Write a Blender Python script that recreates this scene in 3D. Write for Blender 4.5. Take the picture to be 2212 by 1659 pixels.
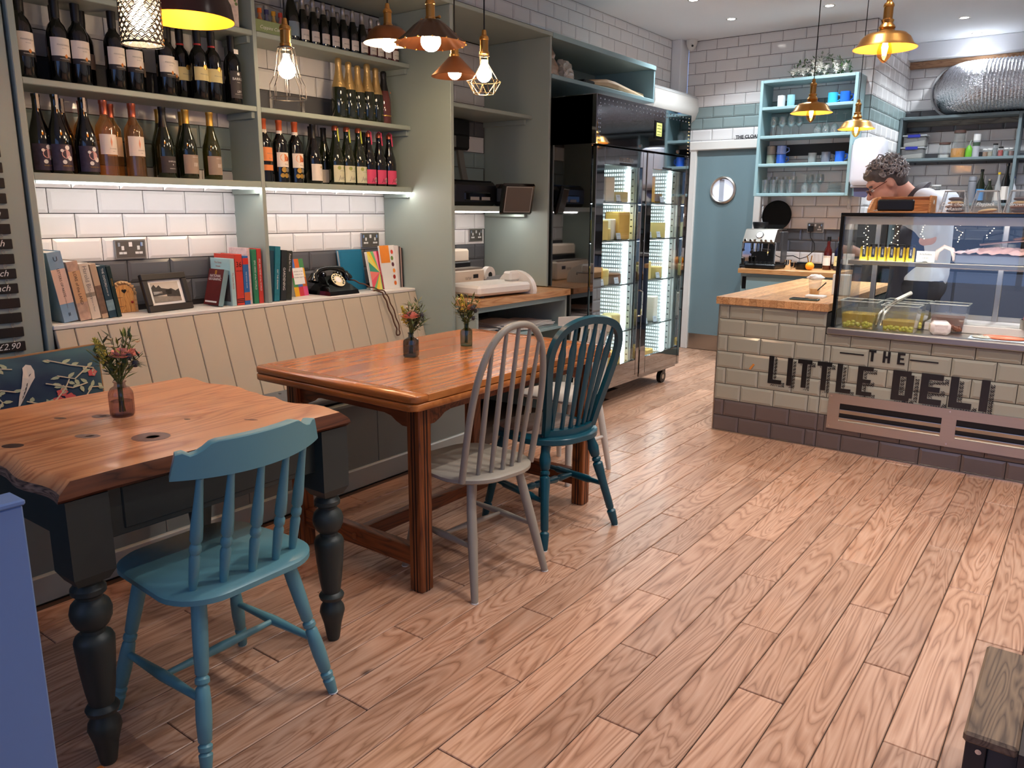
import bpy, bmesh, math, random
from mathutils import Vector, Matrix
random.seed(11)
D = bpy.data
SC = bpy.context.scene
COL = SC.collection
PI = math.pi
R = math.radians
for o in list(D.objects):
    D.objects.remove(o)

# ---------------------------------------------------------------- camera
cam_d = D.cameras.new('camera')
cam_d.sensor_width = 36.0
cam_d.lens = 1683.77 / 2212 * 36.0
cam_d.clip_start = 0.05
cam = D.objects.new('camera', cam_d)
COL.objects.link(cam)
_y, _p, _r = R(36.6228), R(12.4891), R(0.3638)
_f = Vector((-math.sin(_y) * math.cos(_p), math.cos(_y) * math.cos(_p), -math.sin(_p)))
_rt = Vector((math.cos(_y), math.sin(_y), 0))
_up = _rt.cross(_f)
_rt2 = math.cos(_r) * _rt + math.sin(_r) * _up
_up2 = -math.sin(_r) * _rt + math.cos(_r) * _up
cam.matrix_world = Matrix(((_rt2.x, _up2.x, -_f.x, 3.535), (_rt2.y, _up2.y, -_f.y, 0.0), (_rt2.z, _up2.z, -_f.z, 1.363), (0, 0, 0, 1)))
SC.camera = cam

# ---------------------------------------------------------------- world, exposure
SC.view_settings.view_transform = 'Standard'
SC.view_settings.look = 'None'
SC.view_settings.gamma = 1.0
SC.view_settings.use_curve_mapping = False
SC.view_settings.exposure = 1.0
W = D.worlds.new('dusk_sky')
SC.world = W
W.use_nodes = True
W.node_tree.nodes['Background'].inputs[0].default_value = (0.26, 0.43, 0.88, 1)
W.node_tree.nodes['Background'].inputs[1].default_value = 0.8
# daylight comes in through the shop window behind the camera (portal only guides sampling)
pl = D.lights.new('window_portal', 'AREA')
pl.shape = 'RECTANGLE'
pl.size, pl.size_y = 3.4, 2.0
pl.cycles.is_portal = True
po = D.objects.new('window_portal', pl)
po.location = (3.4, -1.3, 1.5)
po.rotation_euler = (R(-90), 0, 0)
COL.objects.link(po)

# recessed ceiling downlights: the lit ones inside the picture, the rest of the grid, and added fill
DOWNLIGHTS = [(0.765, 6.036), (0.775, 6.786), (1.566, 6.807), (2.369, 7.849), (2.375, 8.57), (1.56, 6.04),
              (2.37, 6.80), (3.2, 7.85), (3.2, 6.80), (2.45, 3.60), (3.25, 3.60), (2.45, 2.2), (3.25, 2.2), (4.1, 2.2), (4.1, 3.6), (3.1, 5.9), (3.9, 5.6), (4.2, 6.9)]  # last few added out of view to brighten the kitchen and case
DL_POWER = 8.0

# ---------------------------------------------------------------- helpers
def lin(c):
    return c / 12.92 if c <= 0.04045 else ((c + 0.055) / 1.055) ** 2.4

def rgb(r, g, b):
    return (lin(r / 255), lin(g / 255), lin(b / 255), 1)

def V(*a):
    return Vector(a)

class MB:
    def __init__(s):
        s.v = []; s.f = []; s.mi = []; s.cur = 0
    def add(s, vs, fs, M=None):
        n = len(s.v)
        for p in vs:
            p = Vector(p)
            s.v.append(tuple(M @ p) if M is not None else tuple(p))
        for f in fs:
            s.f.append(tuple(i + n for i in f)); s.mi.append(s.cur)
        return s
    def box(s, x0, x1, y0, y1, z0, z1, M=None):
        vs = [(x, y, z) for x in (x0, x1) for y in (y0, y1) for z in (z0, z1)]
        return s.add(vs, [(0, 1, 3, 2), (4, 6, 7, 5), (0, 4, 5, 1), (2, 3, 7, 6), (0, 2, 6, 4), (1, 5, 7, 3)], M)
    def cbox(s, x0, x1, y0, y1, z0, z1, b=0.004, M=None):
        bb = min(b, abs(x1 - x0) * .45, abs(y1 - y0) * .45, abs(z1 - z0) * .45)
        vs = []; idx = {}
        for ax in range(3):
            for sx in (0, 1):
                for sy in (0, 1):
                    for sz in (0, 1):
                        c = [(x0, x1)[sx], (y0, y1)[sy], (z0, z1)[sz]]
                        for k, sg in enumerate((sx, sy, sz)):
                            if k != ax:
                                c[k] += bb if sg == 0 else -bb
                        idx[(ax, sx, sy, sz)] = len(vs); vs.append(c)
        fs = []
        I = lambda ax, *q: idx[(ax,) + q]
        for t in (0, 1):
            fs.append((I(0, t, 0, 0), I(0, t, 1, 0), I(0, t, 1, 1), I(0, t, 0, 1)))
            fs.append((I(1, 0, t, 0), I(1, 1, t, 0), I(1, 1, t, 1), I(1, 0, t, 1)))
            fs.append((I(2, 0, 0, t), I(2, 1, 0, t), I(2, 1, 1, t), I(2, 0, 1, t)))
        for a in (0, 1):
            for c in (0, 1):
                fs.append((I(0, a, c, 0), I(0, a, c, 1), I(1, a, c, 1), I(1, a, c, 0)))
                fs.append((I(0, a, 0, c), I(0, a, 1, c), I(2, a, 1, c), I(2, a, 0, c)))
                fs.append((I(1, 0, a, c), I(1, 1, a, c), I(2, 1, a, c), I(2, 0, a, c)))
                for e in (0, 1):
                    fs.append((I(0, a, c, e), I(1, a, c, e), I(2, a, c, e)))
        return s.add(vs, fs, M)
    def ring_path(s, rings, closed_ring=True, cap0=True, cap1=True, loop=False):
        n0 = len(s.v); m = len(rings[0])
        for r in rings:
            for p in r:
                s.v.append(tuple(p))
        k = len(rings)
        def F(t):
            s.f.append(t); s.mi.append(s.cur)
        for i in range(k if loop else k - 1):
            a = n0 + i * m; b = n0 + ((i + 1) % k) * m
            for j in range(m if closed_ring else m - 1):
                j2 = (j + 1) % m
                F((a + j, a + j2, b + j2, b + j))
        if not loop and cap0: F(tuple(n0 + j for j in range(m)))
        if not loop and cap1: F(tuple(n0 + (k - 1) * m + j for j in range(m)))
        return s
    def lathe(s, prof, n=16, M=None, o=(0, 0, 0), open_ends=False):
        o = Vector(o); rings = []
        for r, z in prof:
            ring = []
            for j in range(n):
                a = 2 * PI * j / n
                p = Vector((max(r, 1e-4) * math.cos(a), max(r, 1e-4) * math.sin(a), z)) + o
                ring.append(M @ p if M is not None else p)
            rings.append(ring)
        return s.ring_path(rings, cap0=not open_ends, cap1=not open_ends)
    def turned(s, p0, p1, prof, n=12):
        """lathe along the segment p0->p1; prof = [(t, r)]"""
        p0 = Vector(p0); p1 = Vector(p1); d = p1 - p0
        q = d.to_track_quat('Z', 'Y'); rings = []
        for t, r in prof:
            c = p0 + d * t
            rings.append([c + q @ Vector((r * math.cos(2 * PI * j / n), r * math.sin(2 * PI * j / n), 0)) for j in range(n)])
        return s.ring_path(rings)
    def cyl(s, p0, p1, r0, r1=None, n=12):
        return s.turned(p0, p1, [(0, r0), (1, r0 if r1 is None else r1)], n)
    def tube(s, path, r, n=8, loop=False, flat=None, upv=(0, 0, 1)):
        """sweep; r number or list; flat=(w,h) gives a rectangular section"""
        P = [Vector(p) for p in path]; k = len(P); rings = []; prev = None
        for i in range(k):
            a = P[(i - 1) % k] if (loop or i > 0) else P[i]
            b = P[(i + 1) % k] if (loop or i < k - 1) else P[i]
            t = (b - a).normalized()
            if flat:
                u = Vector(upv); u = (u - t * u.dot(t)).normalized()
            elif prev is None:
                u = t.orthogonal().normalized()
            else:
                u = (prev - t * prev.dot(t)); u = u.normalized() if u.length > 1e-6 else t.orthogonal().normalized()
            prev = u; w = t.cross(u)
            if flat:
                hw, hh = flat[0] / 2, flat[1] / 2
                rings.append([P[i] + u * hh + w * hw, P[i] + u * hh - w * hw, P[i] - u * hh - w * hw, P[i] - u * hh + w * hw])
            else:
                rr = r[i] if isinstance(r, (list, tuple)) else r
                rings.append([P[i] + (u * math.cos(2 * PI * j / n) + w * math.sin(2 * PI * j / n)) * rr for j in range(n)])
        return s.ring_path(rings, loop=loop)
    def prism(s, poly, fn, d0, d1):
        """poly = 2-D outline; fn(a, b, d) -> 3-D"""
        n = len(poly)
        vs = [fn(a, b, d0) for a, b in poly] + [fn(a, b, d1) for a, b in poly]
        fs = [tuple(range(n)), tuple(range(n, 2 * n))] + [(i, (i + 1) % n, n + (i + 1) % n, n + i) for i in range(n)]
        return s.add(vs, fs)
    def ell(s, c, rx, ry, rz, nu=12, nv=8, M=None):
        c = Vector(c); rings = []
        for i in range(1, nv):
            th = PI * i / nv
            ring = []
            for j in range(nu):
                p = Vector((rx * math.sin(th) * math.cos(2 * PI * j / nu), ry * math.sin(th) * math.sin(2 * PI * j / nu), -rz * math.cos(th)))
                ring.append((M @ p if M is not None else p) + c)
            rings.append(ring)
        return s.ring_path(rings)
    def mesh(s, name, mats, smooth=False):
        me = D.meshes.new(name)
        me.from_pydata(s.v, [], s.f)
        for m in (mats if isinstance(mats, (list, tuple)) else [mats]):
            me.materials.append(m)
        if len(me.materials) > 1:
            me.polygons.foreach_set('material_index', s.mi)
        bm = bmesh.new(); bm.from_mesh(me)
        bmesh.ops.recalc_face_normals(bm, faces=bm.faces[:])
        bm.to_mesh(me); bm.free()
        if smooth:
            me.polygons.foreach_set('use_smooth', [True] * len(me.polygons))
            if smooth != 'all':
                me.set_sharp_from_angle(angle=R(smooth if smooth is not True else 40))
        return me
    def build(s, name, mats, parent=None, smooth=False, loc=None, rot=None):
        return obj(name, s.mesh(name, mats, smooth), parent, loc, rot)

def obj(name, me, parent=None, loc=None, rot=None, mw=None):
    o = D.objects.new(name, me); COL.objects.link(o)
    if parent is not None: o.parent = parent
    if loc is not None: o.location = loc
    if rot is not None: o.rotation_euler = rot
    if mw is not None: o.matrix_local = mw
    return o

def tag(o, label, cat, group=None):
    o['label'] = label; o['category'] = cat
    if group: o['group'] = group
    return o

def thing(name, label, cat, loc=(0, 0, 0), rz=0, group=None):
    o = D.objects.new(name, None); COL.objects.link(o)
    o.location = loc; o.rotation_euler = (0, 0, rz); o.empty_display_size = .05
    return tag(o, label, cat, group)

def struct(o):
    o['kind'] = 'structure'
    return o

def dup(root, loc, rz=None, label=None):
    r = root.copy(); COL.objects.link(r); r.location = loc
    if rz is not None: r.rotation_euler = (0, 0, rz)
    if label: r['label'] = label
    for ch in list(root.children):
        c = ch.copy(); COL.objects.link(c); c.parent = r
        for g in ch.children:
            d = g.copy(); COL.objects.link(d); d.parent = c
    return r

ORD = ['first', 'second', 'third', 'fourth', 'fifth', 'sixth', 'seventh', 'eighth', 'ninth', 'tenth', 'eleventh', 'twelfth', 'thirteenth', 'fourteenth']

_txt = {}
def text_mesh(s, size, m, shear=0.0, bold=0.0, align='CENTER', sx=1.0):
    key = (s, size, m.name, shear, bold, align, sx)
    if key in _txt: return _txt[key]
    cu = D.curves.new('lettering', 'FONT')
    cu.body = s; cu.size = size; cu.shear = shear; cu.offset = bold; cu.align_x = align; cu.align_y = 'CENTER'; cu.resolution_u = 2
    t = D.objects.new('lettering_tmp', cu); COL.objects.link(t)
    bpy.context.view_layer.update()
    me = D.meshes.new_from_object(t.evaluated_get(bpy.context.evaluated_depsgraph_get()))
    D.objects.remove(t); D.curves.remove(cu)
    if sx != 1.0:
        for v in me.vertices: v.co.x *= sx
    me.materials.clear(); me.materials.append(m); me.name = 'lettering'
    _txt[key] = me
    return me

def basis(o, u, v):
    """matrix whose x axis is u and y axis is v, at o"""
    u = Vector(u).normalized(); v = Vector(v); v = (v - u * v.dot(u)).normalized(); n = u.cross(v)
    return Matrix(((u.x, v.x, n.x, o[0]), (u.y, v.y, n.y, o[1]), (u.z, v.z, n.z, o[2]), (0, 0, 0, 1)))

def letter(parent, s, size, m, o, u, v, **k):
    return obj('lettering', text_mesh(s, size, m, **k), parent, mw=basis(o, u, v))

def wrap_letter(parent, s, size, m, r, z, ang0=0.0, **k):
    """lettering bent round a bottle of radius r, reading left to right round direction ang0"""
    src = text_mesh(s, size, m, **k)
    key = ('w', src.name, r, z, ang0, s, size, m.name)
    if key not in _txt:
        me = src.copy()
        for vv in me.vertices:
            a = ang0 + vv.co.x / r
            vv.co = (r * math.cos(a), r * math.sin(a), z + vv.co.y)
        _txt[key] = me
    return obj('lettering', _txt[key], parent)

# ---------------------------------------------------------------- materials
_m = {}
def mat(name, col, rough=.5, metal=0.0, var=0.0, vscale=8.0, bump=0.0, bscale=60.0, coat=0.0, trans=0.0, ior=1.45, emit=None, estr=0.0, spec=None, alpha=None, stretch=None):
    if name in _m: return _m[name]
    m = D.materials.new(name); m.use_nodes = True; _m[name] = m
    nt = m.node_tree; b = nt.nodes['Principled BSDF']
    b.inputs['Base Color'].default_value = col
    b.inputs['Roughness'].default_value = rough
    b.inputs['Metallic'].default_value = metal
    b.inputs['IOR'].default_value = ior
    if coat: b.inputs['Coat Weight'].default_value = coat; b.inputs['Coat Roughness'].default_value = .08
    if trans: b.inputs['Transmission Weight'].default_value = trans
    if spec is not None: b.inputs['Specular IOR Level'].default_value = spec
    if emit: b.inputs['Emission Color'].default_value = emit; b.inputs['Emission Strength'].default_value = estr
    tc = nt.nodes.new('ShaderNodeTexCoord'); mp = nt.nodes.new('ShaderNodeMapping')
    nt.links.new(tc.outputs['Object'], mp.inputs['Vector'])
    if stretch: mp.inputs['Scale'].default_value = stretch
    nz = nt.nodes.new('ShaderNodeTexNoise'); nz.inputs['Scale'].default_value = vscale; nz.inputs['Detail'].default_value = 4
    nt.links.new(mp.outputs[0], nz.inputs['Vector'])
    hsv = nt.nodes.new('ShaderNodeHueSaturation'); hsv.inputs['Color'].default_value = col
    mr = nt.nodes.new('ShaderNodeMapRange'); mr.inputs[3].default_value = 1 - max(var, .02); mr.inputs[4].default_value = 1 + max(var, .02)
    nt.links.new(nz.outputs['Fac'], mr.inputs[0]); nt.links.new(mr.outputs[0], hsv.inputs['Value'])
    nt.links.new(hsv.outputs[0], b.inputs['Base Color'])
    if bump:
        n2 = nt.nodes.new('ShaderNodeTexNoise'); n2.inputs['Scale'].default_value = bscale; n2.inputs['Detail'].default_value = 3
        nt.links.new(mp.outputs[0], n2.inputs['Vector'])
        bp = nt.nodes.new('ShaderNodeBump'); bp.inputs['Strength'].default_value = bump; bp.inputs['Distance'].default_value = .01
        nt.links.new(n2.outputs['Fac'], bp.inputs['Height']); nt.links.new(bp.outputs[0], b.inputs['Normal'])
    return m

def wood(name, c1, c2, c3, axis=1, scale=1.0, rough=.35, rnd=True, coat=0.0, cath=1.0, rings=14.0, rv=.14, knots=0.0, kr0=.06, kr1=.16, bump=.06, fib=.55):
    """procedural timber; grain runs along the object axis given"""
    if name in _m: return _m[name]
    m = D.materials.new(name); m.use_nodes = True; _m[name] = m
    nt = m.node_tree; b = nt.nodes['Principled BSDF']; L = nt.links.new; N = nt.nodes.new
    tc = N('ShaderNodeTexCoord'); add = N('ShaderNodeVectorMath'); add.operation = 'ADD'
    L(tc.outputs['Object'], add.inputs[0])
    oi = N('ShaderNodeObjectInfo')
    if rnd:
        sc = N('ShaderNodeVectorMath'); sc.operation = 'SCALE'; cmb = N('ShaderNodeCombineXYZ')
        for i in range(3): L(oi.outputs['Random'], cmb.inputs[i])
        L(cmb.outputs[0], sc.inputs[0]); sc.inputs['Scale'].default_value = 37.0; L(sc.outputs[0], add.inputs[1])
    mp = N('ShaderNodeMapping'); s3 = [scale * 5] * 3; s3[axis] = scale * .55
    mp.inputs['Scale'].default_value = s3; L(add.outputs[0], mp.inputs['Vector'])
    n1 = N('ShaderNodeTexNoise'); n1.inputs['Scale'].default_value = 1.3; n1.inputs['Detail'].default_value = 2; n1.inputs['Distortion'].default_value = .6 * cath
    L(mp.outputs[0], n1.inputs['Vector'])
    mul = N('ShaderNodeMath'); mul.operation = 'MULTIPLY'; mul.inputs[1].default_value = rings; L(n1.outputs['Fac'], mul.inputs[0])
    fr = N('ShaderNodeMath'); fr.operation = 'PINGPONG'; fr.inputs[1].default_value = .5; L(mul.outputs[0], fr.inputs[0])
    mp2 = N('ShaderNodeMapping'); s4 = [scale * 90] * 3; s4[axis] = scale * 3; mp2.inputs['Scale'].default_value = s4; L(add.outputs[0], mp2.inputs['Vector'])
    n2 = N('ShaderNodeTexNoise'); n2.inputs['Scale'].default_value = 1; n2.inputs['Detail'].default_value = 4; L(mp2.outputs[0], n2.inputs['Vector'])
    rp = N('ShaderNodeMath'); rp.operation = 'POWER'; rp.inputs[1].default_value = .5; L(fr.outputs[0], rp.inputs[0])
    rs = N('ShaderNodeMath'); rs.operation = 'MULTIPLY'; rs.inputs[1].default_value = .72; L(rp.outputs[0], rs.inputs[0])
    mx = N('ShaderNodeMath'); mx.operation = 'MULTIPLY_ADD'; mx.inputs[1].default_value = fib; L(n2.outputs['Fac'], mx.inputs[0]); L(rs.outputs[0], mx.inputs[2])
    cr = N('ShaderNodeValToRGB'); cr.color_ramp.elements[0].position = .33; cr.color_ramp.elements[0].color = c1
    cr.color_ramp.elements[1].position = .95; cr.color_ramp.elements[1].color = c3
    e = cr.color_ramp.elements.new(.6); e.color = c2
    L(mx.outputs[0], cr.inputs[0])
    hs = N('ShaderNodeHueSaturation'); mr = N('ShaderNodeMapRange'); mr.inputs[3].default_value = 1 - rv; mr.inputs[4].default_value = 1 + rv
    L(oi.outputs['Random'], mr.inputs[0]); L(mr.outputs[0], hs.inputs['Value']); L(cr.outputs[0], hs.inputs['Color'])
    out = hs.outputs[0]
    if knots:
        mpk = N('ShaderNodeMapping'); sk = [knots] * 3; sk[axis] = knots * .62; mpk.inputs['Scale'].default_value = sk; L(add.outputs[0], mpk.inputs['Vector'])
        vo = N('ShaderNodeTexVoronoi'); vo.inputs['Scale'].default_value = 1; L(mpk.outputs[0], vo.inputs['Vector'])
        nk = N('ShaderNodeTexNoise'); nk.inputs['Scale'].default_value = 30; L(tc.outputs['Object'], nk.inputs['Vector'])
        ad = N('ShaderNodeMath'); ad.operation = 'MULTIPLY_ADD'; ad.inputs[1].default_value = kr0; L(nk.outputs['Fac'], ad.inputs[0]); L(vo.outputs['Distance'], ad.inputs[2])
        kr = N('ShaderNodeValToRGB'); kr.color_ramp.elements[0].position = kr0; kr.color_ramp.elements[0].color = (1, 1, 1, 1); kr.color_ramp.elements[1].position = kr1; kr.color_ramp.elements[1].color = (0, 0, 0, 1)
        L(ad.outputs[0], kr.inputs[0])
        mk = N('ShaderNodeMix'); mk.data_type = 'RGBA'; L(kr.outputs[0], mk.inputs[0]); L(out, mk.inputs[6]); mk.inputs[7].default_value = (c1[0] * .35, c1[1] * .35, c1[2] * .4, 1)
        out = mk.outputs[2]
    L(out, b.inputs['Base Color'])
    b.inputs['Roughness'].default_value = rough
    if coat: b.inputs['Coat Weight'].default_value = coat; b.inputs['Coat Roughness'].default_value = .12
    bp = N('ShaderNodeBump'); bp.inputs['Strength'].default_value = bump; bp.inputs['Distance'].default_value = .004
    L(n2.outputs['Fac'], bp.inputs['Height']); L(bp.outputs[0], b.inputs['Normal'])
    return m

def thin_glass(name, tint=(1, 1, 1, 1), refl=1.0, rough=0.0, f0=.045, milky=0.0, milk=(.8, .85, .85, 1)):
    if name in _m: return _m[name]
    m = D.materials.new(name); m.use_nodes = True; _m[name] = m
    nt = m.node_tree; nt.nodes.clear(); N = nt.nodes.new; L = nt.links.new
    out = N('ShaderNodeOutputMaterial'); mx = N('ShaderNodeMixShader'); tr = N('ShaderNodeBsdfTransparent'); gl = N('ShaderNodeBsdfGlossy')
    tr.inputs[0].default_value = tint; gl.inputs['Roughness'].default_value = rough; gl.inputs['Color'].default_value = (refl, refl, refl, 1)
    lw = N('ShaderNodeLayerWeight'); lw.inputs[0].default_value = .5; pw_ = N('ShaderNodeMath'); pw_.operation = 'POWER'; pw_.inputs[1].default_value = 5
    fr = N('ShaderNodeMath'); fr.operation = 'MULTIPLY_ADD'; fr.inputs[1].default_value = .9; fr.inputs[2].default_value = f0
    L(lw.outputs['Facing'], pw_.inputs[0]); L(pw_.outputs[0], fr.inputs[0]); L(fr.outputs[0], mx.inputs[0]); L(tr.outputs[0], mx.inputs[1]); L(gl.outputs[0], mx.inputs[2])
    if milky:
        df = N('ShaderNodeBsdfDiffuse'); df.inputs[0].default_value = milk; m2 = N('ShaderNodeMixShader'); m2.inputs[0].default_value = milky
        L(mx.outputs[0], m2.inputs[1]); L(df.outputs[0], m2.inputs[2]); L(m2.outputs[0], out.inputs[0])
    else:
        L(mx.outputs[0], out.inputs[0])
    return m

def emis(name, col, strength):
    if name in _m: return _m[name]
    m = D.materials.new(name); m.use_nodes = True; _m[name] = m
    nt = m.node_tree; nt.nodes.clear()
    e = nt.nodes.new('ShaderNodeEmission'); e.inputs[0].default_value = col; e.inputs[1].default_value = strength
    o = nt.nodes.new('ShaderNodeOutputMaterial'); nt.links.new(e.outputs[0], o.inputs[0])
    return m

PAINT = mat('sage_grey_paint', rgb(152, 164, 157), .42, var=.03, vscale=3, bump=.02, bscale=30)
WTILE = mat('white_glazed_tile', rgb(230, 227, 226), .12, var=.03, vscale=5, coat=.3)
STILE = mat('sage_glazed_tile', rgb(140, 158, 158), .12, var=.05, vscale=5, coat=.3)
DTILE = mat('slate_glazed_tile', rgb(92, 92, 96), .14, var=.06, vscale=5, coat=.3)
CTILE = mat('putty_glazed_tile', rgb(160, 158, 144), .15, var=.05, vscale=5, coat=.3)
BTILE = mat('plum_grey_glazed_tile', rgb(98, 86, 84), .15, var=.06, vscale=5, coat=.3)
GROUT = mat('dark_grout', rgb(44, 39, 38), .9, var=.1, vscale=60)
WHITE = mat('white_emulsion', rgb(234, 236, 240), .7, var=.02, vscale=3, bump=.03, bscale=40)
GLOSSW = mat('white_gloss_paint', rgb(226, 222, 216), .35, var=.02)
BLACK = mat('black_plastic', rgb(18, 18, 19), .35)
GLBLACK = mat('gloss_black', rgb(10, 10, 11), .08, coat=.5)
STEEL = mat('brushed_steel', rgb(190, 184, 176), .28, 1.0, var=.06, vscale=4, stretch=(1, 60, 60), bump=.02, bscale=90)
CHROME = mat('polished_chrome', rgb(215, 215, 215), .05, 1.0)
MIRROR = mat('mirror_black_steel', rgb(150, 150, 152), .035, 1.0, var=.02)
BRASS = mat('aged_brass', rgb(196, 146, 80), .28, 1.0, var=.12, vscale=30)
COPPER = mat('antique_copper', rgb(150, 98, 66), .35, 1.0, var=.15, vscale=20)
BLOCK = wood('butcher_block', rgb(170, 118, 74), rgb(198, 148, 100), rgb(216, 172, 126), axis=1, scale=2.2, rough=.3, rv=.16)
OAK = wood('oak_plank', rgb(150, 106, 80), rgb(184, 140, 112), rgb(208, 168, 142), axis=1, scale=1.3, rough=.32, cath=1.3, rings=17.0, rv=.15, knots=2.6, kr0=.02, kr1=.055)
GLASS = thin_glass('clear_glass', (.97, .99, .98, 1))
CGLASS = thin_glass('clear_jar_glass', (.93, .95, .95, 1), f0=.10, milky=.05)
LED_W = emis('led_strip_glow', (1.0, .92, .87, 1), 17)
LED_C = emis('cool_led_glow', (.85, .96, 1.0, 1), 14)
INK = mat('black_ink', rgb(22, 22, 24), .35)
INKW = mat('white_ink', rgb(232, 230, 226), .5)
INKG = mat('gold_ink', rgb(190, 150, 70), .35, .6)
INKR = mat('red_ink', rgb(170, 40, 38), .5)
INKGY = mat('grey_ink', rgb(120, 116, 112), .5)
PAPER = mat('white_paper', rgb(226, 222, 216), .7, var=.04, vscale=20)
CREAM = mat('cream_paper', rgb(226, 212, 170), .7, var=.05, vscale=20)
KRAFT = mat('kraft_card', rgb(176, 130, 84), .75, var=.06, vscale=20)
# ================================================================ STRUCTURE
# floor: sub-floor slab, then every oak plank as its own child (1.10 m planks, one-third stagger)
SUB = mat('sub_floor_dark', rgb(60, 40, 28), .8, var=.1)  # plain dark brown base, showing in the joints between planks
floor = struct(MB().box(-.1, 5.6, -1.4, 9.0, -.06, -.004).build('floor', SUB))
_pm = {}
def plank_mesh(w, l):
    k = (round(w, 3), round(l, 3))
    if k not in _pm:
        _pm[k] = MB().cbox(-w / 2, w / 2, -l / 2, l / 2, -.014, 0, .0022).mesh('plank', OAK)
    return _pm[k]
for k in range(-21, 18):
    x0 = 2.852 + .1315 * k
    if x0 > 5.1: break
    j = 2.045 - .3667 * k
    while j > -.2: j -= 1.1
    while j < 7.4:
        y0, y1 = max(j, .2), min(j + 1.1, 7.44)
        if y1 - y0 > .05 and not (x0 > 1.9 and y0 > 4.75) and not (x0 < .62 and y1 < 6.0):
            o = obj('plank', plank_mesh(.1315 - .0030, y1 - y0 - .0030), floor, loc=(x0 + .0657, (y0 + y1) / 2, random.uniform(-.0006, .0006)))
        j += 1.1

ceiling = struct(MB().box(-.1, 5.6, -1.4, 9.0, 2.96, 3.06).build('ceiling', WHITE))

_tm = {}
def tile_mesh(w, h, m):
    k = (round(w, 3), round(h, 3), m.name)
    if k not in _tm:
        b = MB(); d = .008; t = .0035; i = min(.014, w * .3, h * .3)
        vs = []
        for z, q in ((0, 0), (t, 0), (d, i)):
            vs += [(q, q, z), (w - q, q, z), (w - q, h - q, z), (q, h - q, z)]
        fs = [(8, 9, 10, 11)]
        for a in (0, 4):
            for e in range(4): fs.append((a + e, a + (e + 1) % 4, a + 4 + (e + 1) % 4, a + 4 + e))
        _tm[k] = b.add(vs, fs).mesh('tile', m)
    return _tm[k]

def tiles(parent, o, u, v, length, rows, base_z, tw=.206, th=.103, phase=0.0, holes=(), top=None, bottom=None):
    """rows = [(row_index, material)]; row k spans base_z + k*th; u runs along the wall; holes in (s,z) space"""
    o = Vector(o); u = Vector(u); g = .0036
    for k, m in rows:
        z0 = base_z + k * th; z1 = z0 + th
        if bottom is not None: z0 = max(z0, bottom)
        if top is not None: z1 = min(z1, top)
        if z1 - z0 < .012: continue
        s = -tw + (phase + (tw / 2 if k % 2 else 0)) % tw
        while s < length:
            a, b = max(s, 0), min(s + tw, length)
            s += tw
            if b - a < .015: continue
            if any(a >= h[0] - .001 and b <= h[1] + .001 and z0 >= h[2] - .001 and z1 <= h[3] + .001 for h in holes): continue
            p = o + u * (a + g / 2) + Vector((0, 0, z0 + g / 2))
            obj('tile', tile_mesh(b - a - g, z1 - z0 - g, m), parent, mw=basis(p, u, v))

def rowmat(k0, k1, fn): return [(k, fn(k)) for k in range(k0, k1)]

# left wall: rows are counted from z = 0.931 (bottom of the slate band)
def leftrow(k):
    if k < 2: return DTILE
    if k in (6, 7): return STILE
    if k == 9: return DTILE
    return WTILE
wl = struct(MB().box(-.12, 0, -1.4, 7.45, 0, 2.96).build('wall_left', GROUT))
tiles(wl, (0, 3.55, 0), (0, 1, 0), (0, 0, 1), 3.72, rowmat(14, 20, lambda k: WTILE), .931, phase=.05, top=2.958, bottom=2.478)
tiles(wl, (0, 5.90, 0), (0, 1, 0), (0, 0, 1), 1.37, rowmat(9, 15, lambda k: WTILE), .931, phase=.15, top=2.478, holes=[(.7, 1.4, 2.2, 2.47)])
wa = struct(MB().box(-.02, .0005, 1.3, 3.44, .9, 2.455).build('wall_alcove_wine', GROUT))
tiles(wa, (0.0005, 1.33, 0), (0, 1, 0), (0, 0, 1), 2.107, rowmat(0, 15, leftrow), .931, phase=.18, top=2.45)
wb = struct(MB().box(-.02, .0005, 3.46, 4.42, .86, 2.455).build('wall_alcove_till', GROUT))
tiles(wb, (0.0005, 3.46, 0), (0, 1, 0), (0, 0, 1), .955, rowmat(0, 15, leftrow), .931, phase=.12, top=2.45)

# boxed pipe in the corner, back wall, pillar, kitchen wall
corner = struct(MB().cbox(0, .10, 7.27, 7.45, 0, 2.96, .006).build('trim_1', WHITE))
bw = struct(MB().box(.10, 1.79, 7.45, 7.6, 0, 2.96).build('wall_back', GROUT))
def backrow(k):  # rows counted from z=.191
    if k in (8, 9): return DTILE
    if k in (19, 20): return STILE
    return WTILE
tiles(bw, (.10, 7.45, 0), (1, 0, 0), (0, 0, 1), 1.69, rowmat(7, 27, backrow), .191, phase=.075, top=2.957,
      holes=[(0, .82, 0, 1.98), (.93, 1.60, 1.7, 1.78)])
pw = struct(MB().box(1.60, 1.79, 7.6, 8.9, 0, 2.96).build('wall_pillar', GROUT))
def pilrow(k): return STILE if k in (19, 20) else (DTILE if k in (8, 9) else WTILE)
tiles(pw, (1.79, 7.458, 0), (0, 1, 0), (0, 0, 1), 1.44, rowmat(11, 27, pilrow), .191, phase=.05, top=2.957)
kw = struct(MB().box(1.6, 5.6, 8.9, 9.0, 0, 2.96).build('wall_kitchen', GROUT))
def kitrow(k): return DTILE if k in (9, 10, 16, 19, 20) else WTILE
tiles(kw, (1.79, 8.9, 0), (1, 0, 0), (0, 0, 1), 1.75, rowmat(9, 26, kitrow), .191, phase=.14, top=2.75)
bulk = struct(MB().cbox(1.79, 5.6, 8.72, 8.9, 2.81, 2.96, .006).build('trim_2', WHITE))
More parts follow.
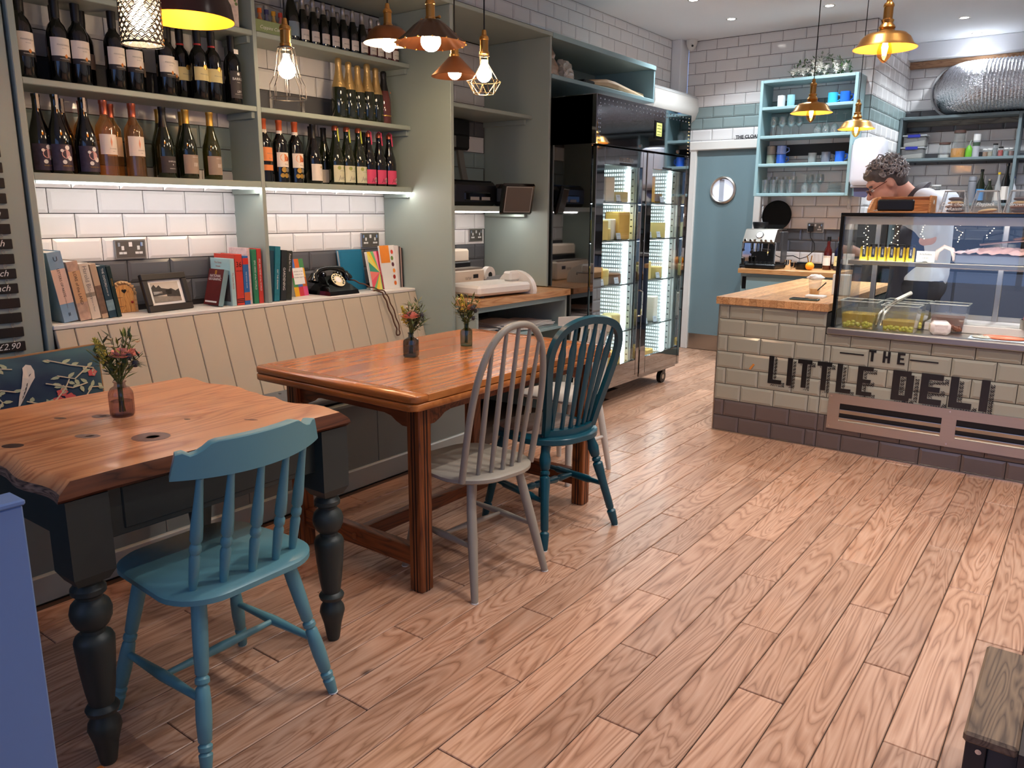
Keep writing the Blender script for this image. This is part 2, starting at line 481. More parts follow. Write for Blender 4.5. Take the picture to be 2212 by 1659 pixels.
strip = struct(MB().cbox(1.79, 5.6, 8.84, 8.893, 2.745, 2.808, .004).build('trim_3', wood('rough_batten', rgb(120, 84, 60), rgb(160, 118, 86), rgb(180, 140, 104), axis=0, scale=3, rough=.7)))
struct(MB().box(5.5, 5.6, -1.4, 9.0, 0, 2.96).build('wall_right', WHITE))
wf = MB()
for a in ((-.1, 1.6, 0, 2.96), (5.2, 5.6, 0, 2.96), (1.6, 5.2, 0, .5), (1.6, 5.2, 2.5, 2.96)):
    wf.box(a[0], a[1], -1.4, -1.3, a[2], a[3])
struct(wf.build('wall_front', WHITE))
win = MB()
for x in (1.6, 2.8, 4.0, 5.14): win.box(x, x + .06, -1.38, -1.32, .5, 2.5)
win.box(1.6, 5.2, -1.38, -1.32, .5, .56).box(1.6, 5.2, -1.38, -1.32, 2.44, 2.5)
wno = struct(win.build('window_1', GLOSSW))

# door to the cloakroom, with porthole
DOORP = mat('blue_grey_door_paint', rgb(118, 140, 146), .4, var=.02, vscale=2)
fr = MB(); fr.cbox(.19, .255, 7.40, 7.452, 0, 2.02, .005).cbox(.855, .92, 7.40, 7.452, 0, 2.02, .005).cbox(.17, .94, 7.39, 7.452, 1.95, 2.035, .008)
frame = struct(fr.build('trim_4', GLOSSW))
door = thing('door_1', '', '', (.555, 7.43, 0)); del door['label']; del door['category']; struct(door)
dm = MB(); n = 40; pr = .108; pz = 1.575
x0, x1, z0, z1 = -.30, .30, .005, 1.95
ring = [(pr * math.cos(2 * PI * i / n) - .018, pz + pr * math.sin(2 * PI * i / n)) for i in range(n)]
outer = []
for i in range(n):
    a = 2 * PI * i / n; c, s = math.cos(a), math.sin(a)
    t = min(((x1 + .018) if c > 0 else (x0 + .018)) / c if abs(c) > 1e-6 else 9, ((z1 - pz) if s > 0 else (z0 - pz)) / s if abs(s) > 1e-6 else 9)
    outer.append((-.018 + c * t, pz + s * t))
for cx, cz in ((x0, z0), (x1, z0), (x0, z1), (x1, z1)):
    i = min(range(n), key=lambda q: (outer[q][0] - cx) ** 2 + (outer[q][1] - cz) ** 2); outer[i] = (cx, cz)
vs = [(x, 0, z) for x, z in ring] + [(x, 0, z) for x, z in outer] + [(x, .02, z) for x, z in ring]
dm.add(vs, [(i, (i + 1) % n, n + (i + 1) % n, n + i) for i in range(n)] + [(i, (i + 1) % n, 2 * n + (i + 1) % n, 2 * n + i) for i in range(n)])
dm.build('leaf', DOORP, door)
MB().box(-.30, .30, -.003, 0, .005, .16).build('kick_plate', STEEL, door)
pb = MB(); pb.ring_path([[V(rr * math.cos(2 * PI * i / n) - .018, yy, pz + rr * math.sin(2 * PI * i / n)) for i in range(n)] for rr, yy in ((.104, 0), (.106, -.014), (.116, -.02), (.128, -.014), (.132, 0))], cap0=False, cap1=False)
pb.build('porthole_ring', STEEL, door, smooth=True)
pg = MB(); pg.ring_path([[V(pr * math.cos(2 * PI * i / n) - .018, .008, pz + pr * math.sin(2 * PI * i / n)) for i in range(n)], [V(-.018, .0081, pz)] * n], cap0=False, cap1=False)
pg.build('pane', mat('frosted_pane', rgb(214, 218, 228), .25, emit=(.75, .8, .95, 1), estr=.35), door)
MB().cbox(-.06, -.012, .0, .007, pz - .1, pz + .1).build('glazing_blind', mat('pale_blind', rgb(190, 196, 210), .5), door)

# ================================================================ SHELVING UNIT ALONG THE LEFT WALL
su = thing('wine_shelving', 'tall grey-green built-in wine shelving with two bays and a deep end partition', 'shelving', (0, 0, 0))
MB().cbox(0, .245, 1.345, 1.372, 0, 2.455, .003).build('upright', PAINT, su)
MB().cbox(.001, .24, 2.394, 2.416, .908, 2.455, .002).build('divider', PAINT, su)
MB().cbox(0, .545, 3.437, 3.465, 0, 2.455, .003).build('partition', PAINT, su)
MB().cbox(0, .545, 4.411, 4.430, .865, 2.455, .003).build('partition', PAINT, su)
MB().cbox(0, .55, 1.345, 5.88, 2.455, 2.478, .003).build('top_board', PAINT, su)
for z, t in ((1.497, .03), (1.841, .024), (2.178, .024)):
    for a, b in ((1.372, 2.394), (2.416, 3.437)):
        MB().cbox(.009, .24, a, b, z - t, z, .003).build('shelf', PAINT, su)
        MB().cbox(.02, .22, b - .018, b, z - t - .03, z - t, .002).build('bearer', PAINT, su)
for a, b in ((1.385, 2.39), (2.42, 3.43)):
    MB().box(.222, .234, a, b, 1.458, 1.466).build('led_strip', LED_W, su)
MB().cbox(.009, .41, 3.465, 4.411, 1.957, 1.98, .003).build('shelf', PAINT, su)
MB().cbox(.009, .36, 4.39, 4.411, 1.925, 1.957, .002).build('bearer', PAINT, su)
MB().cbox(.009, .40, 3.465, 4.411, 1.362, 1.395, .003).build('shelf', PAINT, su)
MB().cbox(.03, .37, 4.386, 4.411, 1.325, 1.362, .002).build('bearer', PAINT, su)
MB().box(.30, .32, 3.75, 4.37, 1.355, 1.3618).build('led_strip', LED_W, su)
# dark left return panel carrying the menu strips
pan = thing('menu_board_panel', 'grey-green wall panel at far left hung with black price strips', 'panel', (0, 0, 0))
MB().cbox(.002, .232, .2, 1.335, .0, 2.455, .003).build('panel_board', PAINT, pan)
SLATE = mat('chalk_black', rgb(28, 24, 24), .6, var=.1, vscale=40)
CHAINM = mat('chain_steel', rgb(180, 176, 170), .3, 1)
# (each strip: z of its centre, right end Y)
zz = 1.62; i = 0
WORDS = {5: 'each', 7: 'each', 9: 'each', 10: 'each', 14: '£2.90'}
while zz > .74:
    t = thing('menu_strip', '', 'price strip', (.2325, 1.268, zz), 0, 'black price strips on the left panel')
    t['label'] = 'black price strip on the left panel, %s from the top' % (ORD + ['fifteenth', 'sixteenth', 'seventeenth'])[i]
    MB().cbox(0.001, .009, -.34, 0, -.0185, .0185, .002).build('board', SLATE, t)
    for yy in (-.035, -.28):
        MB().tube([(.007, yy + .006 * math.cos(a), -.0275 + .009 * math.sin(a)) for a in [k * PI / 4 for k in range(8)]], .0012, 5, loop=True).build('chain_link', CHAINM, t)
    if i in WORDS: letter(t, WORDS[i], .034, INKW, (.0095, -.06, .002), (0, 1, 0), (0, 0, 1), shear=.35)
    zz -= .0555; i += 1

# over-fridge open cupboard
oc = thing('open_cupboard', 'pale blue-grey open cupboard above the glass-door fridge', 'cupboard', (0, 0, 0))
LBLUE = mat('pale_blue_grey_paint', rgb(140, 168, 172), .4, var=.03, vscale=3)
MB().cbox(0, .548, 4.43, 5.88, 2.205, 2.232, .003).build('shelf', LBLUE, oc)
MB().cbox(0, .548, 5.855, 5.88, 2.232, 2.455, .003).build('side_panel', LBLUE, oc)
MB().box(0.001, .012, 4.43, 5.855, 2.232, 2.455).build('back_panel', PAINT, oc)
MB().cbox(.549, .553, 4.43, 5.88, 2.448, 2.480, .001).build('front_lip', LBLUE, oc)

# ================================================================ BENCH WITH SLOPING BOARDED BACK
bn = thing('banquette', 'long built-in bench with sloping beige boarded back and white ledge', 'bench', (0, 0, 0))
BEIGE = mat('beige_board_paint', rgb(188, 176, 156), .5, var=.03, vscale=3, bump=.03, bscale=25)
BASEP = mat('bench_grey_paint', rgb(112, 118, 116), .5, var=.03)
MB().cbox(.009, .25, 1.372, 3.437, .89, .908, .003).build('ledge', GLOSSW, bn)
seams = [1.30, 1.45, 1.582, 1.712, 1.843, 1.972, 2.104, 2.234, 2.358, 2.47, 2.595, 2.726, 2.86, 2.988, 3.118, 3.248, 3.375, 3.437]
nrm = Vector((.44, 0, .13)).normalized()
for a, b in zip(seams[:-1], seams[1:]):
    a = max(a, 1.374)
    g = .0016
    p = [V(.252, a + g, .889), V(.252, b - g, .889), V(.385, b - g, .452), V(.385, a + g, .452)]
    q = [v - nrm * .016 for v in p]
    c = .003
    p2 = [p[0] + V(0, c, 0), p[1] - V(0, c, 0), p[2] - V(0, c, 0), p[3] + V(0, c, 0)]
    e = [v - nrm * .003 for v in p]
    MB().add(p2 + e + q, [(0, 1, 2, 3)] + [(i, (i + 1) % 4, 4 + (i + 1) % 4, 4 + i) for i in range(4)] + [(4 + i, 4 + (i + 1) % 4, 8 + (i + 1) % 4, 8 + i) for i in range(4)]).build('board', BEIGE, bn)
MB().add([(.23, 1.374, .889), (.23, 3.436, .889), (.36, 3.436, .45), (.36, 1.374, .45), (.02, 1.374, .889), (.02, 3.436, .889), (.02, 1.374, .45), (.02, 3.436, .45)],
         [(0, 1, 2, 3), (4, 5, 1, 0), (4, 6, 3, 0), (5, 7, 2, 1), (6, 7, 2, 3), (4, 5, 7, 6)]).build('backing', SUB, bn)
MB().cbox(.02, .72, .35, 3.437, .43, .45, .004).build('seat_board', BASEP, bn)
MB().box(.02, .69, .35, 3.437, .10, .43).build('base', BASEP, bn)
for k in range(8):
    y0 = .36 + k * .385
    MB().cbox(.69, .700, y0, y0 + .3835, .10, .43, .0025).build('front_board', BASEP, bn)
MB().cbox(.69, .716, .35, 3.437, 0, .105, .006).build('skirting', mat('skirting_paint', rgb(150, 154, 150), .35, var=.02), bn)
cu = MB()
CUSH = mat('grey_seat_fabric', rgb(96, 100, 104), .9, var=.12, vscale=60, bump=.15, bscale=200)
def pad(name, y0, y1, label):
    t = thing(name, label, 'seat pad', (.55, (y0 + y1) / 2, .451))
    L = (y1 - y0) / 2; w = .15; b = MB(); rings = []
    for yy, k in ((-L, .3), (-L + .02, .8), (-L + .06, 1), (0, 1), (L - .06, 1), (L - .02, .8), (L, .3)):
        rings.append([V(w * (1 - .1 * (1 - k)) * math.copysign(abs(math.cos(a)) ** .4, math.cos(a)), yy, .028 + .026 * k * math.copysign(abs(math.sin(a)) ** .5, math.sin(a))) for a in [2 * PI * q / 16 for q in range(16)]])
    b.ring_path(rings).build('pad_cover', CUSH, t, smooth=60)
    m2 = MB()
    for yy in [(-L + .1) + q * (2 * L - .2) / 5 for q in range(6)]:
        for xx in (-.07, .07): m2.ell((xx, yy, .054), .008, .008, .003, 8, 4)
    m2.build('button_tufts', BLACK, t)
    return t
pad('seat_pad', 1.75, 2.95, 'grey tufted seat pad on the bench behind the oak table')

# bird cushion
def bird_fabric():
    m = D.materials.new('bird_print_fabric'); m.use_nodes = True
    nt = m.node_tree; b = nt.nodes['Principled BSDF']; N = nt.nodes.new; L = nt.links.new
    tc = N('ShaderNodeTexCoord'); n1 = N('ShaderNodeTexNoise'); n1.inputs['Scale'].default_value = 5
    L(tc.outputs['Object'], n1.inputs['Vector'])
    cr = N('ShaderNodeValToRGB'); cr.color_ramp.elements[0].color = rgb(20, 42, 70); cr.color_ramp.elements[1].color = rgb(52, 86, 96); cr.color_ramp.elements[0].position = .35; cr.color_ramp.elements[1].position = .65
    L(n1.outputs['Fac'], cr.inputs[0]); L(cr.outputs[0], b.inputs['Base Color']); b.inputs['Roughness'].default_value = .85
    return m
BIRDF = bird_fabric()
cs = thing('scatter_cushion', 'navy floral cushion printed with a striped bird, on the bench at far left', 'cushion', (.56, 1.135, .447))
def cush_pt(u, v, side):   # u along Y, v up the cushion; leans back against the panel
    e = (1 - abs(u) ** 3.2) * (1 - abs(v) ** 3.2)
    d = .018 + .062 * max(e, 0) ** .5 if e > 0 else .018
    pin = 1 - .06 * (1 - abs(v)) * abs(u) ** 2
    pv = 1 - .05 * (1 - abs(u)) * abs(v) ** 2
    y = .30 * u * pin; h = .22 + .20 * v * pv
    x = -.13 * (h / .5) + side * d
    return V(x, y, h - .02)
b = MB(); NU, NV = 22, 18
for side in (1, -1):
    vs = [cush_pt(-1 + 2 * i / NU, -1 + 2 * j / NV, side * (0.3 if i in (0, NU) or j in (0, NV) else 1)) for j in range(NV + 1) for i in range(NU + 1)]
    b.add(vs, [(j * (NU + 1) + i, j * (NU + 1) + i + 1, (j + 1) * (NU + 1) + i + 1, (j + 1) * (NU + 1) + i) for j in range(NV) for i in range(NU)])
b.build('cover', BIRDF, cs, smooth='all')
rim = [cush_pt(-1 + 2 * i / 24, 1, 0) for i in range(25)] + [cush_pt(1, 1 - 2 * i / 24, 0) for i in range(1, 25)] + [cush_pt(1 - 2 * i / 24, -1, 0) for i in range(1, 25)] + [cush_pt(-1, -1 + 2 * i / 24, 0) for i in range(1, 24)]
MB().tube(rim, .006, 6, loop=True).build('piping', mat('tan_piping', rgb(150, 112, 74), .7), cs, smooth=True)
def cp(u, v, k=1.04): return cush_pt(u, v, 1) + V(.003 * k, 0, .001)
pr_white = MB(); pr_leaf = MB(); pr_red = MB(); pr_bird = MB(); pr_dark = MB()
def leafp(bm, u, v, ang, l, w):
    c, s = math.cos(ang), math.sin(ang); P = []
    for t, q in ((0, 0), (.35, w), (.7, w * .8), (1, 0), (.7, -w * .8), (.35, -w)):
        P.append(cp(u + (t * l * c - q * s), v + (t * l * s + q * c)))
    bm.add(P, [(0, 1, 5), (1, 2, 4, 5), (2, 3, 4)])
def stemp(bm, pts, r=.0025):
    bm.tube([cp(u, v) for u, v in pts], r, 5)
rn = random.Random(5)
for pts in ([(-.75, -1), (-.7, -.5), (-.45, .05), (-.2, .12)], [(-.7, .2), (-.5, .42), (-.28, .5), (-.1, .42)], [(-.05, .25), (.2, .1), (.4, .35), (.5, .55)], [(-.9, .8), (-.55, .72), (-.3, .88), (-.05, .82)], [(-.6, -.1), (-.55, .25), (-.62, .55)], [(.6, .1), (.75, .3), (.95, .25)], [(.35, .6), (.55, .5), (.8, .72)], [(0.0, -.1), (.3, -.05), (.6, .12)], [(-.4, .1), (-.3, .3), (-.36, .45)],
            [(.3, .9), (.55, .75), (.9, .6)], [(-.95, .3), (-.8, .0), (-.75, -.4)], [(.45, -.2), (.6, -.55), (.7, -.9)], [(.2, .5), (.5, .35), (.75, .4)]):
    dense = []
    for (a0, b0), (a1, b1) in zip(pts[:-1], pts[1:]):
        for q in range(5): dense.append((a0 + (a1 - a0) * q / 5, b0 + (b1 - b0) * q / 5))
    stemp(pr_white, dense)
    for k, (u, v) in enumerate(dense[1:]):
        if k % 2 == 0: leafp(pr_leaf, u, v, rn.uniform(0, 6.28), rn.uniform(.08, .14), .028)
for u, v in ((.36, .30), (.44, .20), (.30, .18), (-.45, .16), (.8, .55)):
    for k in range(5): leafp(pr_red, u, v, k * 1.257, .075, .035)
bird = [(u_ * .62 + .06, v_ * .62 + .45) for u_, v_ in [(-.08, .62), (.0, .70), (.08, .66), (.1, .5), (.07, .3), (-.02, .15), (-.15, -.1), (-.3, -.4), (-.34, -.42), (-.28, -.15), (-.2, .1), (-.14, .35), (-.1, .5)]]
pr_bird.add([cp(u, v, 1.4) for u, v in bird] + [cp(.035, .63, 1.4)], [(i, (i + 1) % len(bird), len(bird)) for i in range(len(bird))])
for q in range(7): leafp(pr_dark, .08 - q * .026, .72 - q * .07, -2.0, .09, .014)
pr_white.build('printed_stems', mat('print_cream', rgb(196, 186, 160), .85), cs); pr_leaf.build('printed_leaves', mat('print_sage', rgb(160, 168, 140), .85), cs)
pr_red.build('printed_flowers', mat('print_coral', rgb(190, 84, 84), .85), cs)['kind'] = 'stuff'; pr_bird.build('printed_bird', mat('print_bird', rgb(196, 190, 180), .85), cs); pr_dark.build('printed_feathers', mat('print_dark', rgb(70, 66, 66), .85), cs)

# white-painted end panel close to the camera at bottom left
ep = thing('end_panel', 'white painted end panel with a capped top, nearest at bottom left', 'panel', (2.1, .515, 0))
BLUELIT = mat('blue_lit_white_paint', rgb(112, 140, 186), .5)  # blue light falling on the white panel is put into its colour
MB().cbox(-.05, 0, -.6, 0, 0, .862, .003).build('panel_board', BLUELIT, ep)
MB().cbox(-.056, .004, -.6, .004, .862, .873, .003).build('cap', BLUELIT, ep)
# ================================================================ TILL ALCOVE COUNTER
tc_ = thing('till_worktop', 'oak block worktop in the till alcove beside the fridge', 'worktop', (0, 3.466, .86))
k = 0
for i in range(9):
    MB().cbox(.0 + .081 * i, .0805 + .081 * i, 0, .962, -.04, 0, .0012).build('stave', BLOCK, tc_)
tcab = thing('till_cabinet', 'grey-green open cabinet holding papers under the till worktop', 'cabinet', (0, 3.466, 0))
MB().cbox(.02, .70, 0, .02, 0, .818, .002).build('side_panel', PAINT, tcab)
MB().cbox(.02, .70, .942, .962, 0, .818, .002).build('side_panel', PAINT, tcab)
MB().cbox(.02, .70, .02, .942, .60, .62, .002).build('shelf', LBLUE, tcab)
MB().cbox(.685, .70, .02, .942, .785, .818, .002).build('rail', LBLUE, tcab)
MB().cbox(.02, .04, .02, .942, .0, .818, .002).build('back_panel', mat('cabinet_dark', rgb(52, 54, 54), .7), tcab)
def papers(name, label, x, y, z, w, l, n, seed, group=None):
    t = thing(name, label, 'paper stack', (x, y, z), 0, group); r_ = random.Random(seed)
    for i in range(n):
        a = r_.uniform(-.25, .25); M = Matrix.Translation((r_.uniform(-.015, .015), r_.uniform(-.02, .02), .006 * i + .001)) @ Matrix.Rotation(a, 4, 'Z')
        b = MB(); rings = []
        for q in range(7):
            yy = -l / 2 + l * q / 6; h = .012 * math.sin(q / 6 * PI * (1 + a)) * (i / n)
            rings.append([M @ V(-w / 2, yy, h), M @ V(w / 2, yy, h * .6), M @ V(w / 2, yy, h * .6 + .005), M @ V(-w / 2, yy, h + .005)])
        b.ring_path(rings).build('sheet', PAPER, t)
papers('paper_stack', 'loose white papers on the left of the shelf under the till', .52, 3.66, .62, .22, .2, 6, 1)
papers('paper_bundle', 'thick folded white paper bundle mid-shelf under the till', .52, 3.93, .62, .24, .24, 9, 2)
papers('paper_sheets', 'pale paper sheets at the fridge end of the shelf under the till', .52, 4.22, .62, .24, .26, 5, 3)

# label scale (retro till) on the worktop
CREAMP = mat('cream_plastic', rgb(228, 214, 196), .3)
ts = thing('label_scale', 'cream weighing scale body with raised display, back of the till alcove', 'scale', (.20, 3.80, .8605))
MB().cbox(-.13, .12, -.24, .22, 0, .14, .012).build('body', CREAMP, ts)
MB().cbox(-.10, .02, -.20, .2, .14, .18, .006).build('neck', BLACK, ts)
MB().cbox(-.11, .0, -.23, .21, .175, .26, .012).build('display_head', CREAMP, ts)
MB().box(-.09, .116, -.22, .2, .141, .146).build('top_plate', mat('scale_grey', rgb(140, 134, 126), .35), ts)
MB().box(.1205, .1215, .10, .15, .08, .105).build('small_screen', BLACK, ts)
letter(ts, 'WW', .03, INKGY, (.1215, .05, .08), (0, 1, 0), (0, 0, 1))
# white tray scale in front
wp = thing('weighing_pan', 'white scoop-ended plastic weighing pan on the till worktop', 'scale', (.56, 3.80, .8605), R(-6))
MB().cbox(-.15, .14, -.26, .20, .015, .075, .015).build('tray', GLOSSW, wp)
for x in (-.1, .1): MB().cyl((x, -.2, 0), (x, -.2, .016), .015).build('foot', BLACK, wp)
b = MB(); pr_ = []
for q in range(13):
    a = PI * q / 12; pr_.append((-.15 + .30 * q / 12, .06 + .07 * math.sin(a)))
poly = [(-.15, .0)] + [( .155 * math.cos(PI - PI * q / 16), .03 + .12 * math.sin(PI * q / 16)) for q in range(17)] + [(.15, .0)]
b.prism([(x, z - .012) for x, z in poly], lambda a, c, d: V(a, d, max(c, .0)), .20, .235)
b.build('scoop_end', GLOSSW, wp, smooth=40)
MB().cbox(-.035, .035, .12, .25, .075, .135, .012).build('printer_hump', GLOSSW, wp)
MB().tube([(-.06, .262, .06), (-.06, .268, .075), (.06, .268, .075), (.06, .262, .06)], .006, 6).build('handle', mat('grey_handle', rgb(130, 130, 130), .4), wp)
# tape roll dispenser
tr = thing('tape_dispenser', 'grey tape dispenser with a white roll beside the cream scale', 'dispenser', (.25, 4.16, .8605))
MB().cbox(-.05, .06, -.07, .13, 0, .075, .02).build('base', mat('mid_grey_plastic', rgb(112, 110, 110), .4), tr)
MB().lathe([(.02, -.02), (.055, -.02), (.055, .02), (.02, .02)], 20, Matrix.Translation((0, -.02, .085)) @ Matrix.Rotation(PI / 2, 4, 'Y')).build('tape_roll', PAPER, tr, smooth=40)
MB().cyl((-.022, -.02, .085), (.022, -.02, .085), .02).build('hub', BLACK, tr)
# double sockets
def socket(name, label, o, u, v, grp='metal double wall sockets'):
    t = thing(name, label, 'wall socket', (0, 0, 0), 0, grp); t.matrix_world = basis(o, u, v)
    MB().cbox(-.073, .073, -.043, .043, 0, .009, .003).build('face_plate', STEEL, t)
    MB().box(-.066, .066, -.037, .037, .009, .0098).build('insert', mat('dark_nickel', rgb(118, 112, 106), .35, .7), t)
    for s in (-1, 1):
        MB().cbox(s * .053 - .006, s * .053 + .006, .012, .032, .0098, .0135, .002).build('rocker_switch', CHROME, t)
        for dx, dy, w, h in ((s * .036, .006, .004, .007), (s * .028, -.016, .006, .003), (s * .046, -.016, .006, .003)):
            MB().box(dx - w - .002, dx + w + .002, dy - h - .002, dy + h + .002, .0098, .0104).box(dx - w, dx + w, dy - h, dy + h, .0104, .0108).build('pin_hole', INKW, t)
    MB().cbox(-.008, .008, .012, .032, .0098, .011, .001).build('usb_port', INKW, t)
    return t
socket('wall_socket', 'dark metal double socket on white tiles above the leaning books at left', (.009, 1.835, 1.185), (0, 1, 0), (0, 0, 1))
socket('wall_socket', 'dark metal double socket behind the row of magazines, right wine bay', (.009, 3.30, 1.19), (0, 1, 0), (0, 0, 1))
socket('wall_socket', 'dark metal double socket in the till alcove above the cream scale', (.009, 4.30, 1.20), (0, 1, 0), (0, 0, 1))

# printer, tablet till, monitor bracket
prn = thing('receipt_printer', 'black inkjet printer on the shelf in the till alcove', 'printer', (.20, 3.92, 1.3955))
MB().cbox(-.15, .15, -.24, .20, 0, .15, .025).build('body', BLACK, prn, smooth=30)
MB().cbox(.13, .158, -.14, .12, .03, .085, .008).build('output_tray', GLBLACK, prn)
for y in (-.09, .02): MB().box(.158, .160, y, y + .085, .035, .055).build('label_sticker', mat('grey_sticker', rgb(140, 138, 136), .5), prn)
MB().cbox(-.13, .13, -.2, .16, .15, .156, .003).build('scanner_lid', GLBLACK, prn)
tb = thing('tablet_till', 'black tablet till tilted out over the alcove shelf edge', 'till', (.44, 4.20, 1.3955), R(-22))
Mt = Matrix.Rotation(R(14), 4, 'Y')
MB().cbox(-.12, .0, -.13, .13, .0, .14, .03, ).build('rear_case', BLACK, tb, smooth=30)
MB().cbox(.0, .028, -.135, .115, -.05, .15, .012, Mt).build('bezel', GLBLACK, tb)
MB().box(.0282, .0292, -.105, .085, -.028, .128, Mt).build('screen', mat('dim_screen', rgb(92, 84, 78), .18), tb)
MB().box(.0280, .0288, -.110, .090, -.033, .133, Mt).build('screen_edge', mat('screen_rim', rgb(150, 146, 140), .3), tb)
br = thing('monitor_bracket', 'black wall bracket with a hanging grey arm, top of the till alcove', 'bracket', (.01, 4.02, 1.80))
MB().cbox(.0, .06, -.16, .16, .02, .15, .01).build('plate', BLACK, br)
MB().cbox(.02, .12, -.07, .09, -.05, .05, .015).build('joint', BLACK, br)
MB().tube([(.08, .02, -.03), (.09, .03, -.14), (.10, .05, -.24)], 0, flat=(.05, .02), upv=(1, 0, 0)).build('arm', mat('arm_grey', rgb(110, 110, 106), .5), br)
b = MB().tube([(.03, 3.60, 1.40), (.06, 3.65, 1.44), (.05, 3.78, 1.56), (.06, 3.95, 1.60), (.04, 4.06, 1.56), (.02, 4.1, 1.45)], .004, 6)
tag(b.build('power_cable', BLACK, smooth=True), 'thin black cable looping behind the alcove printer', 'cable')

# bags and paper rolls in the open cupboard
def crumple(o, amt, seed):
    r_ = random.Random(seed)
    for v in o.data.vertices:
        v.co += Vector((r_.uniform(-amt, amt), r_.uniform(-amt, amt), r_.uniform(-amt * .4, amt * .4)))
def bag(name, label, loc, w, d, h, m, seed, rz=0):
    b = MB(); rings = []
    n = 20
    for q in range(9):
        t = q / 8; kx = 1 - .15 * t; kd = 1 - .75 * t ** 2
        rings.append([V(d / 2 * kd * math.copysign(abs(math.cos(a)) ** .45, math.cos(a)), w / 2 * kx * math.copysign(abs(math.sin(a)) ** .45, math.sin(a)), h * t) for a in [2 * PI * j / n for j in range(n)]])
    o = b.ring_path(rings).build(name, m, None, False, loc, (0, 0, rz)); crumple(o, .008, seed)
    return tag(o, label, 'bag')
CELLO = mat('cellophane_wrap', rgb(176, 150, 128), .12, var=.3, vscale=14, coat=.8, bump=.5, bscale=25)
CELLOW = mat('pale_cellophane', rgb(196, 188, 176), .14, var=.2, vscale=14, coat=.8, bump=.5, bscale=25)
bag('gift_bag', 'tall brown cellophane-wrapped bag at the left of the open cupboard', (.40, 4.56, 2.233), .17, .14, .205, CELLO, 3)
bag('gift_bag', 'small pale cellophane-wrapped bag beside the tall brown one', (.42, 4.76, 2.233), .13, .12, .135, CELLOW, 4)
b = MB(); b.tube([(.46, 5.05, 2.262), (.48, 5.22, 2.275), (.49, 5.35, 2.268), (.49, 5.60, 2.256), (.49, 5.78, 2.252)], [.022, .03, .034, .022, .014], 9)
o = b.build('wrapping_roll', mat('tan_tissue', rgb(196, 168, 132), .6, var=.15, vscale=20)); crumple(o, .006, 8)
tag(o, 'crumpled tan wrapping paper lying in the open cupboard', 'wrapping')
b = MB(); b.cbox(.44, .52, 4.88, 5.02, 2.233, 2.262, .01)
tag(b.build('black_pouch', BLACK), 'small black pouch between the bags and the tan wrapping', 'pouch')

# air conditioner on the left wall
ac = thing('air_conditioner', 'white wall air conditioner above the fridge end', 'air conditioner', (0.009, 6.52, 2.20))
poly = [(0, 0), (.12, -.005), (.19, .04), (.225, .12), (.215, .23), (.17, .262), (0, .262)]
MB().prism(poly, lambda a, c, d: V(a, d, c), 0, .93).build('casing', GLOSSW, ac, smooth=40)
MB().prism([(.10, -.008), (.185, .03), (.18, .036), (.10, .0)], lambda a, c, d: V(a, d, c), .04, .89).build('vent_flap', mat('ac_grey', rgb(190, 190, 188), .4), ac)
MB().prism([(.172, .26), (.217, .228), (.2175, .233), (.175, .266)], lambda a, c, d: V(a, d, c), 0, .93).build('top_grille', mat('ac_pale', rgb(206, 206, 204), .4), ac)

# ================================================================ GLASS-DOOR FRIDGE
fg = thing('ageing_fridge', 'tall mirror-steel fridge with two glass doors full of cheese', 'fridge', (.12, 4.445, 0))
# local: x 0..0.73 (front), y 0..1.415, z
GREYIN = mat('fridge_liner', rgb(206, 214, 214), .35)
b = MB()
b.box(0, .73, 0, .02, .13, 2.085); b.build('side_panel', MIRROR, fg)
MB().box(0, .73, 1.395, 1.415, .13, 2.085).build('side_panel', MIRROR, fg)
MB().box(0, .02, .02, 1.395, .13, 2.085).build('back_panel', STEEL, fg)
MB().box(.02, .73, .02, 1.395, .13, .20).build('base_panel', MIRROR, fg)
MB().box(.02, .70, .02, 1.395, 1.70, 1.73).build('liner_top', GREYIN, fg)
MB().box(.02, .10, .02, 1.395, .20, 1.70).build('liner_back', GREYIN, fg)
MB().box(.10, .70, .02, .04, .20, 1.70).build('liner_side', GREYIN, fg)
MB().box(.10, .70, 1.375, 1.395, .20, 1.70).build('liner_side', GREYIN, fg)
MB().box(.10, .70, .70, .715, .20, 1.70).build('liner_divider', GREYIN, fg)
MB().cbox(.02, .762, .0, 1.415, 1.785, 2.09, .004).build('fascia', MIRROR, fg)
for y in (.60, 1.20): MB().cyl((.762, y, 1.81), (.772, y, 1.81), .011).build('lock_barrel', CHROME, fg)
MB().cbox(.762, .767, .80, .935, 1.875, 2.00, .003).build('control_bezel', GLBLACK, fg)
cs_ = MB().box(.7672, .7680, .822, .905, 1.895, 1.985).build('control_screen', emis('yellow_lcd', (.72, .78, .22, 1), .8), fg)
b = MB()
for r_ in range(4): b.box(.7682, .7686, .83, .895, 1.902 + r_ * .021, 1.906 + r_ * .021)
b.build('lcd_lines', INK, cs_)
rv = MB()
for q in range(26):
    for z in (2.035, 2.062): rv.ell((.7625, .04 + q * .053, z), .004, .006, .006, 6, 4)
for q in range(9):
    for y in (.025, .045, 1.37, 1.39): rv.ell((.7625, y, 1.81 + q * .026), .004, .006, .006, 6, 4)
o = rv.build('edge_dots', CHROME, fg, smooth=True); o['kind'] = 'stuff'  # small chrome dots in rows along the fascia edges
